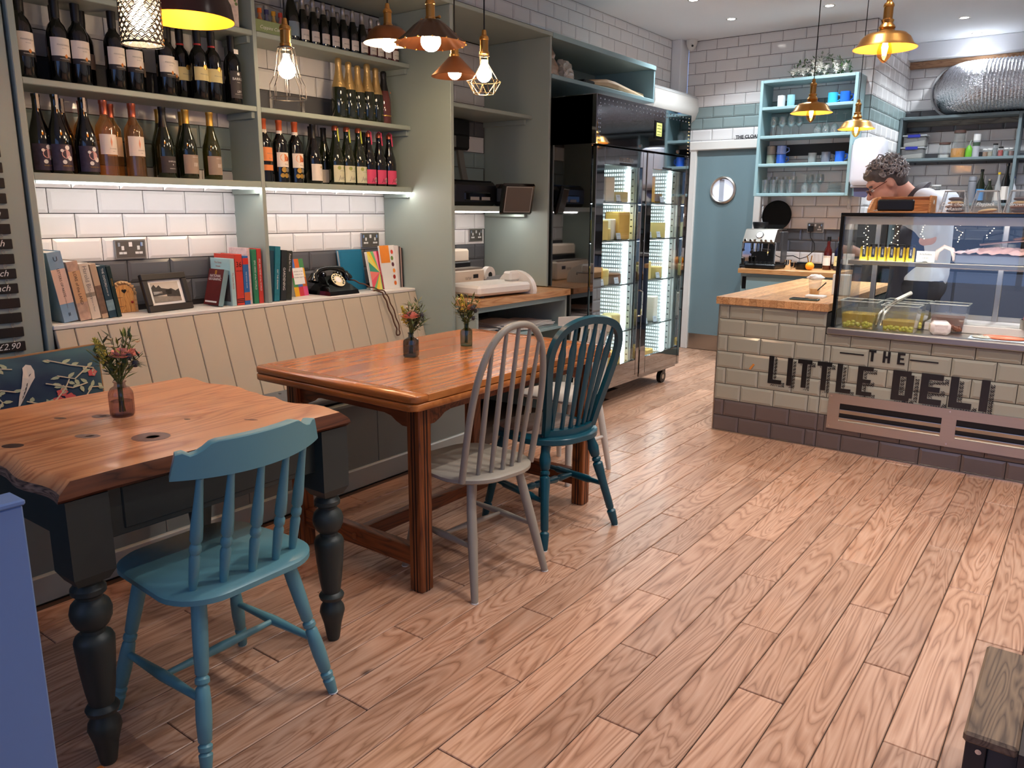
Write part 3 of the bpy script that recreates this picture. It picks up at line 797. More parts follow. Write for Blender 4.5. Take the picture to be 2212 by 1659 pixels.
def fdoor(y0, y1, gl, hinge):
    d = MB(); g0, g1, gz0, gz1 = gl
    d.cbox(.735, .765, y0, g0, .155, 1.775, .004); d.cbox(.735, .765, g1, y1, .155, 1.775, .004)
    d.cbox(.735, .765, g0, g1, .155, gz0, .003); d.cbox(.735, .765, g0, g1, gz1, 1.775, .003)
    o = d.build('door', MIRROR, fg)
    MB().box(.748, .752, g0, g1, gz0, gz1).build('pane', GLASS, o)
    s = MB()
    for a in ((g0, g0 + .012), (g1 - .012, g1)): s.box(.728, .735, a[0], a[1], gz0, gz1)
    s.build('seal', BLACK, o)
    return o
d1 = fdoor(.012, .697, (.115, .645, .30, 1.665), 0)
d2 = fdoor(.712, 1.405, (.80, 1.36, .30, 1.665), 1)
letter(d1, 'meatico', .062, INKGY, (.7655, .40, 1.71), (0, 1, 0), (0, 0, 1))
MB().box(.7655, .766, .31, .47, 1.672, 1.684).build('door_badge', BLACK, d1)
MB().box(.7655, .766, .95, 1.10, 1.672, 1.684).build('door_badge', BLACK, d2)
MB().tube([(.765, .665, .62), (.79, .665, .63), (.79, .665, .80), (.765, .665, .81)], .007, 6).build('handle', CHROME, d1)
for y0, y1, ly in ((.04, .70, .665), (.715, 1.375, 1.335)):
    b = MB()
    for q in range(13):
        for z in [.25 + k * .0285 for k in range(50)]: b.box(.36 + q * .0185, .372 + q * .0185, y1 - .0015, y1 - .0005, z, z + .016)
    o = b.build('perforated_panel', emis('backlit_perforation', (.75, .92, .95, 1), .8), fg); o['kind'] = 'stuff'
    MB().box(.615, .630, y1 - .010, y1 - .001, .24, 1.66).build('led_strip', LED_C, fg)
    MB().box(.650, .680, y1 - .012, y1 - .001, .24, 1.66).build('shelf_track', GREYIN, fg)
    h = MB()
    for k in range(30): h.box(.658, .672, y1 - .0135, y1 - .0118, .27 + k * .047, .279 + k * .047)
    h.build('track_slots', BLACK, fg)
    for z in (.52, .86, 1.17, 1.43):
        MB().cbox(.11, .705, y0 + .005, y1 - .015, z - .012, z, .002).build('shelf', mat('shelf_steel', rgb(120, 126, 126), .3, .8), fg)
        MB().box(.655, .668, y0 + .03, y1 - .06, z - .0165, z - .0125).build('added_shelf_light', LED_C, fg)  # unseen strip under each shelf, added to brighten the cheeses below
for x, y in ((.66, .10), (.66, 1.31), (.1, .10), (.1, 1.31)):
    c = MB().cyl((x - .0175, y, .05), (x + .0175, y, .05), .05, n=20).build('castor', BLACK, fg, smooth=30)
    MB().cbox(x - .025, x + .025, y - .03, y + .03, .085, .13, .004).build('castor_fork', BLACK, c)
    MB().cyl((x - .0185, y, .05), (x + .0185, y, .05), .02).build('castor_hub', STEEL, c)
# cheeses and cards inside
CHY = [mat('pale_cheese', rgb(232, 216, 140), .5, var=.06), mat('white_cheese', rgb(232, 228, 214), .6, var=.06), mat('gold_cheese', rgb(220, 180, 90), .5, var=.06)]
RIND = mat('brown_rind', rgb(120, 84, 56), .7, var=.2, vscale=30)
CARD = mat('price_card', rgb(196, 208, 224), .6)
rn = random.Random(3); cnt = {}
def cheese(x, y, z, w, d, h, m, kind, shelfname, side):
    key = (shelfname, side); cnt[key] = cnt.get(key, 0) + 1
    desc = {'block': 'rectangular %s block', 'wedge': 'wedge of %s', 'round': 'round %s'}[kind] % {CHY[0]: 'pale yellow cheese', CHY[1]: 'white cheese', CHY[2]: 'golden cheese', RIND: 'brown-rinded cheese'}[m]
    t = thing('cheese_' + kind, '%s, %s along the %s shelf, %s fridge door' % (desc, ORD[cnt[key] - 1], shelfname, side), 'cheese', (x, y, z + .0006), rn.uniform(-.3, .3), 'cheeses in the fridge')
    if kind == 'block': MB().cbox(-d / 2, d / 2, -w / 2, w / 2, 0, h, .006).build('paste', m, t)
    elif kind == 'wedge': MB().prism([(0, -w / 2), (d, 0), (0, w / 2), (-.03, .0)], lambda a, c, q: V(a - d / 3, c, q), 0, h).build('paste', m, t)
    else: MB().lathe([(0, 0), (w / 2 - .005, 0), (w / 2, .006), (w / 2, h - .006), (w / 2 - .006, h), (0, h)], 20).build('paste', m, t, smooth=40)
    if kind != 'round': MB().cbox(-d / 2 - .004, -d / 2 + .003, -w / 2, w / 2, 0, h * .98, .001).build('rind', RIND, t)
    return t
for door_i, (ya, yb, side) in enumerate(((4.60, 5.06, 'left'), (5.26, 5.72, 'right'))):
    for z, sname in ((.20, 'bottom'), (.52, 'second lowest'), (.86, 'middle'), (1.17, 'fourth'), (1.43, 'top')):
        n = rn.choice((3, 3, 4) if door_i == 0 else (2, 2, 3))
        for q in range(n):
            y = ya + (q + .5) * (yb - ya) / n + rn.uniform(-.02, .02); x = .735 + rn.uniform(-.03, .02)
            kind = rn.choice(('block', 'block', 'wedge', 'round')); w = rn.uniform(.11, .15); h = rn.uniform(.11, .20) if kind == 'block' else rn.uniform(.07, .12)
            cheese(x, y, z, w, .12, h, rn.choice(CHY + CHY[:1] + [RIND]) if kind == 'round' else rn.choice(CHY), kind, sname, side)
        for q in range(2):
            y = ya + .1 + q * .2 + rn.uniform(-.03, .03)
            t = thing('price_card', 'pale price card, %s along the %s shelf, %s fridge door' % (ORD[q], sname, side), 'price card', (.812, y, z + .0006), 0, 'price cards in the fridge')
            MB().cbox(-.001, .001, -.03, .03, 0.005, .05, .0005, Matrix.Rotation(R(-12), 4, 'Y')).build('card', CARD, t)
            MB().box(-.012, .012, -.02, .02, 0, .006).build('card_foot', BLACK, t)
            letter(t, 'Cheese', .013, INK, (-.0062, 0, .036), (0, 1, 0), (-.2, 0, 1))
# ================================================================ TABLE 1: slab-top farmhouse table
SLAB = wood('orange_pine_slab', rgb(180, 110, 66), rgb(212, 146, 96), rgb(224, 162, 112), axis=1, scale=.8, fib=.4, rough=.33, rnd=False, coat=.25, cath=2.0, rv=0, knots=0)
BARK = wood('grey_waney_edge', rgb(64, 46, 36), rgb(116, 88, 70), rgb(160, 130, 110), axis=0, scale=3, rough=.8, rnd=False)
LEGP = mat('dark_green_black_paint', rgb(44, 52, 50), .45, var=.05, vscale=6)
t1 = thing('slab_table', 'rustic orange pine slab table with dark green turned legs, nearest the camera', 'table', (1.335, 1.138, 0))
# local outline: x -0.425..0.425, y -0.4375..0.4375 ; ends (y faces) waney
def slab_outline():
    P = []
    N = 26
    for i in range(N + 1):          # far (+y) end, wavering
        x = -.425 + .85 * i / N
        P.append((x, .432 + .010 * math.sin(i * .9) - .022 * max(0, math.sin(i * .42 + .4)) + (-.018 if 14 <= i <= 15 else 0)))
    for i in range(1, 9): P.append((.425 - .004 * math.sin(i), .432 - .864 * i / 9))
    for i in range(N + 1):
        x = .425 - .85 * i / N
        P.append((x, -.432 + .008 * math.sin(i * .8)))
    for i in range(1, 9): P.append((-.425, -.432 + .864 * i / 9))
    return P
po_ = slab_outline()
def shr(P, dx, dy): return [(x * (1 - dx / .425), y * (1 - dy / .4375)) for x, y in P]
b = MB()
L0 = [V(x, y, .718) for x, y in shr(po_, .012, .004)]; L1 = [V(x, y, .728) for x, y in po_]; L2 = [V(x, y, .742) for x, y in shr(po_, .001, .006)]; L3 = [V(x, y, .765) for x, y in shr(po_, .010, .035)]
b.ring_path([L0, L1, L2, L3])
top = b.mesh('tabletop', [SLAB, BARK], 50)
for p in top.polygons:
    n_ = p.normal
    if abs(n_.y) > .35 and n_.z < .5: p.material_index = 1
EDGE = wood('shaded_slab_edge', rgb(58, 28, 14), rgb(88, 46, 24), rgb(112, 62, 34), axis=1, scale=1.5, rough=.4, rnd=False)  # shade on the slab's long side faces, put into the wood colour
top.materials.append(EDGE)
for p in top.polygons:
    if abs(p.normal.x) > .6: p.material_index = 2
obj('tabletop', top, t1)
KN = mat('dark_knot', rgb(104, 62, 44), .4, var=.35, vscale=60); KN2 = mat('darker_knot', rgb(58, 30, 22), .45, var=.3, vscale=80)
def knot(x, y, rx, ry, m, a=0):
    q = MB(); vs = [V(x + rx * math.cos(t) * math.cos(a) - ry * math.sin(t) * math.sin(a), y + rx * math.cos(t) * math.sin(a) + ry * math.sin(t) * math.cos(a), .7653) for t in [2 * PI * i / 20 for i in range(20)]]
    q.add(vs, [tuple(range(20))]).build('knot', m, t1)
for x, y, rx, ry, m in ((-.10, -.075, .028, .022, KN), (.08, -.20, .036, .02, KN), (.22, -.10, .05, .045, KN), (.02, -.36, .028, .02, KN2), (-.17, -.16, .02, .008, KN2), (.28, .17, .022, .006, KN), (.13, .06, .01, .006, KN2)):
    knot(x, y, rx, ry, m, .5)
    if m is KN: knot(x + .004, y + .003, rx * .35, ry * .3, KN2, 1.1)
for y in (-.365, .365):
    MB().cbox(-.37, .37, y - .012, y + .012, .585, .718, .003).build('apron', LEGP, t1)
for x in (-.365, .365):
    MB().cbox(x - .012, x + .012, -.37, .37, .585, .718, .003).build('apron', LEGP, t1)
dr = MB().cbox(.366, .3815, -.27, .27, .60, .708, .003).build('drawer', LEGP, t1)
LPX = 1
LP = [(t_, r_ * .80) for t_, r_ in [(0, .022), (.012, .026), (.10, .036), (.135, .043), (.17, .050), (.195, .047), (.22, .036), (.235, .032), (.243, .046), (.262, .050), (.275, .044), (.282, .036), (.35, .044), (.45, .052), (.54, .057), (.57, .058), (.59, .052), (.605, .036), (.62, .034), (.64, .048), (.67, .058), (.70, .060), (.73, .054), (.755, .036), (.765, .036), (.78, .050), (.80, .050), (.82, .038), (.835, .046), (.85, .046), (.86, .035)]]
for sx in (-1, 1):
    for sy in (-1, 1):
        l = MB(); l.turned((sx * .365, sy * .365, 0), (sx * .365, sy * .365, .60), LP, 20)
        lo = l.build('leg', LEGP, t1, smooth=35)
        c = MB(); X, Y = sx * .365, sy * .365; h = .049
        r0 = [V(X + a * .036, Y + q * .036, .50) for a, q in ((-1, -1), (1, -1), (1, 1), (-1, 1))]
        r1 = [V(X + a * h, Y + q * h, .525) for a, q in ((-1, -1), (1, -1), (1, 1), (-1, 1))]
        r2 = [V(X + a * h, Y + q * h, .717) for a, q in ((-1, -1), (1, -1), (1, 1), (-1, 1))]
        c.ring_path([r0, r1, r2]).build('leg_block', LEGP, lo)

# ================================================================ TABLE 2: oak draw-leaf table
HON = wood('honey_oak', rgb(164, 94, 42), rgb(188, 114, 54), rgb(202, 132, 68), axis=1, scale=1.0, rough=.26, bump=.008, fib=.30, coat=.4, rings=6.0, cath=.5, rv=.05)
HONX = wood('honey_oak_cross', rgb(156, 88, 38), rgb(182, 108, 50), rgb(198, 128, 64), axis=0, scale=1.0, rough=.26, bump=.008, fib=.30, coat=.4, rings=6.0, cath=.5, rv=.05)
HOND = wood('dark_honey_oak', rgb(84, 42, 18), rgb(126, 66, 28), rgb(150, 84, 40), axis=2, scale=1.4, rough=.35, rv=.08)
HONDX = wood('dark_honey_oak_rail', rgb(70, 32, 14), rgb(112, 56, 24), rgb(136, 72, 34), axis=0, scale=1.4, rough=.35, rv=.08)
t2 = thing('draw_leaf_table', 'glossy honey oak draw-leaf table with two stacked tops, middle of the room', 'table', (1.3275, 2.50, 0))
hx, hy = .4425, .67
# frame of the upper top: cross rails at the ends, planks between
def rounded(x0, x1, y0, y1, r, corners):
    P = []
    for (cx, cy, a0, on) in ((x1 - r, y1 - r, 0, corners[0]), (x0 + r, y1 - r, 90, corners[1]), (x0 + r, y0 + r, 180, corners[2]), (x1 - r, y0 + r, 270, corners[3])):
        if on: P += [(cx + r * math.cos(R(a0 + 15 * i)), cy + r * math.sin(R(a0 + 15 * i))) for i in range(7)]
        else: P.append((cx + r * math.copysign(1, math.cos(R(a0 + 45))), cy + r * math.copysign(1, math.sin(R(a0 + 45)))))
    return P
def slabp(name, P, z0, z1, m, parent, c=.004):
    cx = sum(p[0] for p in P) / len(P); cy = sum(p[1] for p in P) / len(P)
    def ins(d): return [(x - math.copysign(min(d, abs(x - cx)), x - cx), y - math.copysign(min(d, abs(y - cy)), y - cy)) for x, y in P]
    return MB().ring_path([[V(x, y, z0) for x, y in ins(c)], [V(x, y, z0 + c) for x, y in P], [V(x, y, z1 - c) for x, y in P], [V(x, y, z1) for x, y in ins(c)]]).build(name, m, parent, smooth=50)
slabp('end_rail', rounded(-hx, hx, -hy, -hy + .068, .035, (0, 0, 1, 1)), .729, .755, HONX, t2)
slabp('end_rail', rounded(-hx, hx, hy - .068, hy, .035, (1, 1, 0, 0)), .729, .755, HONX, t2)
ws = [-hx, -.31, -.155, 0, .155, .31, hx]
for a, c in zip(ws[:-1], ws[1:]):
    MB().cbox(a + .0007, c - .0007, -hy + .069, hy - .069, .729, .7545, .0015).build('plank', HON, t2)
for s in (-1, 1):
    y0, y1 = (-hy, -.004) if s < 0 else (.004, hy)
    slabp('draw_leaf', rounded(-hx, hx, y0, y1, .035, (0, 0, 1, 1) if s < 0 else (1, 1, 0, 0)), .700, .7265, HONX, t2)
def shaped_rail(L, z1, z0, cut, fn, name):
    P = [(-L, z1), (-L, z0), (-L + .07, z0), (-L + .10, z0 + cut * .35), (-L + .125, z0 + cut * .8), (-L + .16, z0 + cut), (L - .16, z0 + cut), (L - .125, z0 + cut * .8), (L - .10, z0 + cut * .35), (L - .07, z0), (L, z0), (L, z1)]
    MB().prism(P, fn, -.011, .011).build(name, HONDX, t2)
for y in (-.57, .53): shaped_rail(.335, .700, .615, .035, lambda a, c, d, y=y: V(a + .03, y + d, c), 'end_apron')
for x in (-.30, .365): shaped_rail(.55, .700, .622, .035, lambda a, c, d, x=x: V(x + d, a - .02, c), 'side_apron')
for x in (-.298, .365):
    for y in (-.57, .53):
        l = MB().cbox(x - .031, x + .031, y - .031, y + .031, 0, .70, .004).build('leg', HOND, t2)
        g = MB()
        s = 1 if x > 0 else -1
        for q in (-.010, .004): g.box(x + s * .0305, x + s * .0315, y + q, y + q + .006, .0, .69); g.box(x + q, x + q + .006, y - .0315, y - .0305, .0, .69)
        g.build('reeding', mat('oak_groove', rgb(40, 18, 10), .6), l)
for y in (-.57, .53): MB().cbox(-.267, .334, y - .02, y + .02, .09, .165, .003).build('stretcher', HONDX, t2)
MB().cbox(.012, .052, -.55, .51, .10, .155, .003).build('stretcher', wood('dark_honey_oak_long', rgb(66, 30, 14), rgb(100, 50, 22), rgb(124, 64, 30), axis=1, scale=1.4, rough=.4), t2)
MB().cbox(.022, .042, -.596, -.589, .115, .14, .002).build('peg', HOND, t2)

# drawer box glimpsed under table: small wooden crate on the floor
cr = thing('wooden_crate', 'shallow pale wooden crate under the far side of the oak table', 'crate', (.95, 3.02, .36), R(0))
for q in range(0): pass
D.objects.remove(cr)
cr = thing('drawer_box', 'pale wooden open drawer box standing on a shelf below the till papers', 'box', (.50, 3.52, .30))
PALEW = wood('pale_birch', rgb(176, 132, 88), rgb(204, 164, 118), rgb(216, 180, 138), axis=1, scale=2, rough=.5)
MB().cbox(.17, .185, .0, .34, 0, .16, .003).build('front', PALEW, cr); MB().cbox(-.2, .17, .0, .014, 0, .16, .003).build('side', PALEW, cr); MB().cbox(-.2, .17, .326, .34, 0, .16, .003).build('side', PALEW, cr)
MB().cyl((.1852, .17, .12), (.1862, .17, .12), .012).build('finger_hole', BLACK, cr)
dv = MB()
for q in range(9): dv.box(.1851, .186, .002, .010, .008 + q * .017, .016 + q * .017)
dv.build('dovetails', RIND, cr)
MB().cbox(.02, .70, .02, .942, .28, .30, .002).build('lower_shelf', LBLUE, tcab)

# ================================================================ CHAIRS (local: +y = front of the seat, +x = right)
def seat_slab(mb, w_front, w_back, d, z0, z1, rf=.09, rb=.09, n=8, e=.008, yoff=0):
    P = []
    for (cx, cy, a0, r) in ((w_front / 2 - rf, d / 2 - rf, 0, rf), (-w_front / 2 + rf, d / 2 - rf, 90, rf), (-w_back / 2 + rb, -d / 2 + rb, 180, rb), (w_back / 2 - rb, -d / 2 + rb, 270, rb)):
        P += [(cx + r * math.cos(R(a0 + 90 * i / n)), cy + yoff + r * math.sin(R(a0 + 90 * i / n))) for i in range(n + 1)]
    S_ = lambda k: [(x * k, (y - yoff) * k + yoff) for x, y in P]
    k = 1 - e / (d / 2)
    mb.ring_path([[V(x, y, z0) for x, y in S_(k * .96)], [V(x, y, z0 + e) for x, y in P], [V(x, y, z1 - e * .8) for x, y in P], [V(x, y, z1) for x, y in S_(k)]])
    return mb
TURN_LEG = [(0, .012), (.015, .014), (.10, .0175), (.115, .012), (.125, .017), (.15, .018), (.165, .012), (.18, .017), (.30, .020), (.40, .0195), (.48, .017), (.495, .012), (.51, .018), (.535, .018), (.55, .012), (.565, .017), (.70, .019), (.85, .020), (1, .019)]
def h_stretch(t, m, legs, zt, prof, mids, n=10):
    """legs: dict fl, fr, bl, br of (top, foot)"""
    def at(k, z):
        a, b_ = legs[k]; tt = (z - b_[2]) / (a[2] - b_[2]); return V(*b_) + (V(*a) - V(*b_)) * tt
    for s in ('l', 'r'):
        MB().turned(at('b' + s, zt), at('f' + s, zt), prof, n).build('side_stretcher', m, t, smooth=40)
    ml = (at('bl', zt) + at('fl', zt)) / 2; mr_ = (at('br', zt) + at('fr', zt)) / 2
    MB().turned(ml, mr_, mids, n).build('cross_stretcher', m, t, smooth=40)

# chair 1: blue-green, turned spindles and a shaped top rail
TEALB = mat('blue_green_paint', rgb(94, 144, 152), .35, var=.04, vscale=5, bump=.02, bscale=30)
c1 = thing('spindle_chair', 'blue-green painted spindle-back chair at the slab table', 'chair', (1.712, 1.10, 0), R(91))
seat_slab(MB(), .40, .43, .42, .415, .447, .10, .12, e=.01).build('seat', TEALB, c1, smooth=40)
lg = {'bl': ((-.135, -.13, .418), (-.205, -.215, 0)), 'br': ((.135, -.13, .418), (.205, -.215, 0)), 'fl': ((-.13, .135, .418), (-.205, .21, 0)), 'fr': ((.13, .135, .418), (.205, .21, 0))}
for k_, (a, f_) in lg.items():
    o = MB().turned(f_, a, TURN_LEG, 14).build('leg', TEALB, c1, smooth=40)
    MB().cyl((f_[0], f_[1], 0), (f_[0], f_[1], .003), .014).build('foot_glide', INKW, o)
h_stretch(c1, TEALB, lg, .17, [(0, .009), (.12, .010), (.5, .015), (.88, .010), (1, .009)], [(0, .008), (.1, .009), (.5, .014), (.9, .009), (1, .008)])
SP = [(0, .009), (.05, .011), (.30, .014), (.335, .010), (.36, .0145), (.40, .0145), (.43, .010), (.46, .0155), (.58, .015), (.80, .011), (.95, .009), (1, .009)]
RAIL_R = .42
def rail_pt(s, z, off=0):   # s in -1..1 along a bent rail
    a = s * .50
    return V((RAIL_R + off) * math.sin(a), -.235 + RAIL_R - (RAIL_R + off) * math.cos(a), z)
for s in (-.80, -.42, 0, .42, .80):
    pb_ = V(s * .19, -.165 + .05 * s * s * .9, .445); pt = rail_pt(s * .92, .752, 0)
    MB().turned(pb_, pt, SP, 12).build('spindle', TEALB, c1, smooth=40)
b = MB(); rings = []
NS = 28
for i in range(NS + 1):
    s = -1 + 2 * i / NS
    # top profile: raised middle, dip, then rounded ears
    e_ = abs(s)
    zt = .822 + (.016 if e_ < .55 else .016 - .026 * math.sin((e_ - .55) / .25 * PI / 2) if e_ < .80 else -.010 + .012 * math.sin((e_ - .8) / .2 * PI) - .05 * max(0, (e_ - .9) / .1) ** 2)
    zb = .748 + .008 * e_ ** 2
    rings.append([rail_pt(s * 1.05, zb, -.011), rail_pt(s * 1.05, zb, .011), rail_pt(s * 1.05, zt - .003, .013), rail_pt(s * 1.05, zt, .009), rail_pt(s * 1.05, zt, -.014), rail_pt(s * 1.05, zt - .004, -.017)])
b.ring_path(rings).build('top_rail', TEALB, c1, smooth=45)

# chair 2: beige hoop-back
BEI = mat('greige_chair_paint', rgb(150, 142, 128), .42, var=.05, vscale=6, bump=.02, bscale=30)
c2 = thing('hoop_back_chair', 'beige painted hoop-back chair, nearest at the oak table', 'chair', (1.735, 2.175, 0), R(82))
seat_slab(MB(), .39, .40, .41, .415, .445, .13, .16, e=.010).build('seat', BEI, c2, smooth=40)
SL = [(0, .012), (.02, .0135), (.5, .0185), (.8, .0175), (1, .014)]
lg = {'bl': ((-.12, -.12, .42), (-.185, -.21, 0)), 'br': ((.12, -.12, .42), (.185, -.21, 0)), 'fl': ((-.12, .125, .42), (-.175, .205, 0)), 'fr': ((.12, .125, .42), (.175, .205, 0))}
for k_, (a, f_) in lg.items():
    o = MB().turned(f_, a, SL, 14).build('leg', BEI, c2, smooth=40)
    MB().cyl((f_[0], f_[1], 0), (f_[0], f_[1], .003), .0135).build('foot_glide', INKW, o)
h_stretch(c2, BEI, lg, .19, [(0, .008), (.5, .014), (1, .008)], [(0, .007), (.5, .0125), (1, .007)])
def hoop(w0, w1, zh, z0, y0, lean, n=40, sharp=2.2):
    P = []
    for i in range(n + 1):
        a = PI * i / n
        c_, s_ = math.cos(a), math.sin(a)
        zz_ = s_ ** (1 / sharp * 1.25)
        x = (w0 + (w1 - w0) * min(1, zz_ * 1.15)) * math.copysign(abs(c_) ** .85, c_)
        z = z0 + (zh - z0) * zz_
        P.append(V(x, y0 - lean * (z - z0) / (zh - z0), z))
    return P
hp = hoop(.175, .185, .985, .43, -.135, .105)
MB().tube(hp, .0125, 10).build('hoop', BEI, c2, smooth=True)
def hoop_z(P, x):
    best = max((p for p in P if abs(p.x - x) < .02), key=lambda p: p.z); return best
for q in range(5):
    xb = (-2 + q) * .052; xt = (-2 + q) * .058
    p = hoop_z(hp, xt); pb_ = V(xb, -.160 + .018 * (q - 2) ** 2 / 4, .443)
    MB().turned(pb_, V(xt, p.y, p.z), [(0, .0085), (.35, .0105), (1, .007)], 10).build('spindle', BEI, c2, smooth=True)

# chair 3: teal arrow-back balloon chair
TEAL = mat('deep_teal_paint', rgb(10, 70, 84), .28, var=.05, vscale=5)
SEATB = wood('worn_brown_seat', rgb(92, 74, 66), rgb(124, 104, 94), rgb(150, 130, 118), axis=0, scale=1.4, rough=.4, rnd=False)
c3 = thing('arrow_back_chair', 'deep teal balloon-back chair with arrow spindles at the oak table', 'chair', (1.695, 2.735, 0), R(77))
seat_slab(MB(), .42, .40, .42, .415, .45, .14, .17, e=.008).build('seat', TEAL, c3, smooth=40)
seat_slab(MB(), .36, .33, .31, .449, .4535, .12, .12, e=.002, yoff=.035).build('seat_pad', SEATB, c3, smooth=40)
b = MB(); NB = 14
ri = [];
for i in range(NB + 1):
    a = R(-38 + 76 * i / NB); ri.append([V((r_) * math.sin(a), .06 - r_ * math.cos(a), z) for r_, z in ((.205, .449), (.205, .478), (.245, .478), (.245, .449))])
b.ring_path(ri).build('back_block', TEAL, c3, smooth=40)
TL3 = [(0, .012), (.02, .015), (.10, .018), (.16, .020), (.18, .013), (.20, .017), (.50, .018), (.60, .021), (.68, .0225), (.70, .014), (.715, .020), (.735, .020), (.75, .014), (.765, .020), (.85, .025), (.92, .019), (1, .017)]
lg = {'bl': ((-.13, -.13, .42), (-.215, -.225, 0)), 'br': ((.13, -.13, .42), (.215, -.225, 0)), 'fl': ((-.13, .13, .42), (-.175, .22, 0)), 'fr': ((.13, .13, .42), (.175, .22, 0))}
for k_, (a, f_) in lg.items():
    o = MB().turned(f_, a, TL3, 14).build('leg', TEAL, c3, smooth=40)
    MB().cyl((f_[0], f_[1], 0), (f_[0], f_[1], .003), .0135).build('foot_glide', INKW, o)
h_stretch(c3, TEAL, lg, .19, [(0, .009), (.2, .012), (.24, .017), (.5, .016), (.76, .017), (.8, .012), (1, .009)], [(0, .008), (.25, .016), (.29, .011), (.33, .017), (.5, .014), (.67, .017), (.71, .011), (.75, .016), (1, .008)])
# balloon hoop: narrow at the seat, wide near the top
NP = 44; hp3 = []
for i in range(NP + 1):
    a = -1 + 2 * i / NP
    h = 1 - abs(a) ** 1.0 if False else None
ctrl = [(.135, .46), (.150, .56), (.172, .66), (.192, .76), (.195, .82), (.180, .875), (.140, .915), (.075, .937), (0, .943)]
half = []
for (xa, za), (xb, zb) in zip(ctrl[:-1], ctrl[1:]):
    for q in range(4): half.append((xa + (xb - xa) * q / 4, za + (zb - za) * q / 4))
half.append(ctrl[-1])
# smooth the control polygon
for _ in range(3):
    half = [half[0]] + [((half[i - 1][0] + 2 * half[i][0] + half[i + 1][0]) / 4, (half[i - 1][1] + 2 * half[i][1] + half[i + 1][1]) / 4) for i in range(1, len(half) - 1)] + [half[-1]]
yl = lambda z: -.135 - .12 * (z - .45) / .5
hp3 = [V(x, yl(z), z) for x, z in half] + [V(-x, yl(z), z) for x, z in reversed(half[:-1])]
MB().tube(hp3, 0, flat=(.030, .022), upv=(0, 1, .24)).build('hoop', TEAL, c3, smooth=30)
for q in range(6):
    f_ = (q - 2.5) / 2.5
    xb = f_ * .105; xt = f_ * .138
    zt = max((p for p in hp3 if abs(p.x - xt) < .03), key=lambda p: p.z)
    pb_ = V(xb, .06 - .225 * math.cos(math.asin(min(1, abs(xb) / .225))), .475); pt = V(xt, zt.y, zt.z)
    s_ = MB(); rings = []
    for tt, w, th in ((0, .010, .010), (.12, .009, .009), (.22, .014, .007), (.45, .017, .0065), (.68, .021, .006), (.75, .021, .006), (.82, .013, .007), (.92, .0085, .008), (1, .0085, .008)):
        c = pb_ + (pt - pb_) * tt
        rings.append([c + V(w * math.cos(a), th * math.sin(a), 0) for a in [2 * PI * j / 8 for j in range(8)]])
    s_.ring_path(rings).build('arrow_spindle', TEAL, c3, smooth=40)

# chair 4: pale grey, far end
PALEG = mat('pale_grey_chair_paint', rgb(196, 192, 184), .4, var=.04, vscale=6)
c4 = thing('comb_back_chair', 'pale grey stick-back chair at the far end of the oak table', 'chair', (1.37, 3.375, 0), R(176))
seat_slab(MB(), .38, .36, .38, .42, .445, .08, .10, e=.008).build('seat', PALEG, c4, smooth=40)
lg = {'bl': ((-.13, -.12, .42), (-.17, -.19, 0)), 'br': ((.13, -.12, .42), (.17, -.19, 0)), 'fl': ((-.13, .12, .42), (-.165, .18, 0)), 'fr': ((.13, .12, .42), (.165, .18, 0))}
for k_, (a, f_) in lg.items():
    MB().turned(f_, a, SL, 12).build('leg', PALEG, c4, smooth=40)
h_stretch(c4, PALEG, lg, .19, [(0, .008), (.5, .013), (1, .008)], [(0, .007), (.5, .012), (1, .007)])
rr4 = lambda s, z, o_=0: V((.38 + o_) * math.sin(s * .52), -.235 + .38 - (.38 + o_) * math.cos(s * .52), z)
b = MB(); rings = []
for i in range(17):
    s = -1 + i / 8
    zt = .808 - .012 * s * s
    rings.append([rr4(s, zt - .062 + .016 * s * s, -.009), rr4(s, zt - .062 + .016 * s * s, .009), rr4(s, zt, .009), rr4(s, zt, -.009)])
b.ring_path(rings).build('top_rail', PALEG, c4, smooth=40)
for q in range(7):
    s = (q - 3) / 3.3
    MB().turned(V(s * .15, -.15 + .03 * s * s, .443), rr4(s * .92, .765), [(0, .008), (.4, .0105), (1, .008)], 10).build('spindle', PALEG, c4, smooth=True)

# ================================================================ VASES WITH FLOWERS
GRN = [mat('leaf_green', rgb(96, 112, 56), .6, var=.2, vscale=30), mat('olive_leaf', rgb(136, 136, 62), .6, var=.2, vscale=30), mat('dark_leaf', rgb(64, 74, 58), .6, var=.2, vscale=30)]
YEL = mat('goldenrod_bud', rgb(206, 186, 72), .7, var=.2, vscale=40)
CORAL = mat('coral_petal', rgb(252, 172, 150), .6, var=.1, vscale=40); PEACH = mat('peach_petal', rgb(250, 186, 140), .6, var=.1, vscale=40)
CRM = mat('cream_petal', rgb(230, 208, 170), .6); THIS = mat('thistle_head', rgb(60, 56, 60), .8)
def leaf(mb, p, d, l, w, up=V(0, 0, 1)):
    d = d.normalized(); s = d.cross(up); s = s.normalized() if s.length > .01 else V(1, 0, 0); n_ = s.cross(d)
    mb.add([p, p + d * l * .4 + s * w + n_ * w * .3, p + d * l, p + d * l * .4 - s * w + n_ * w * .3], [(0, 1, 2), (0, 2, 3)])
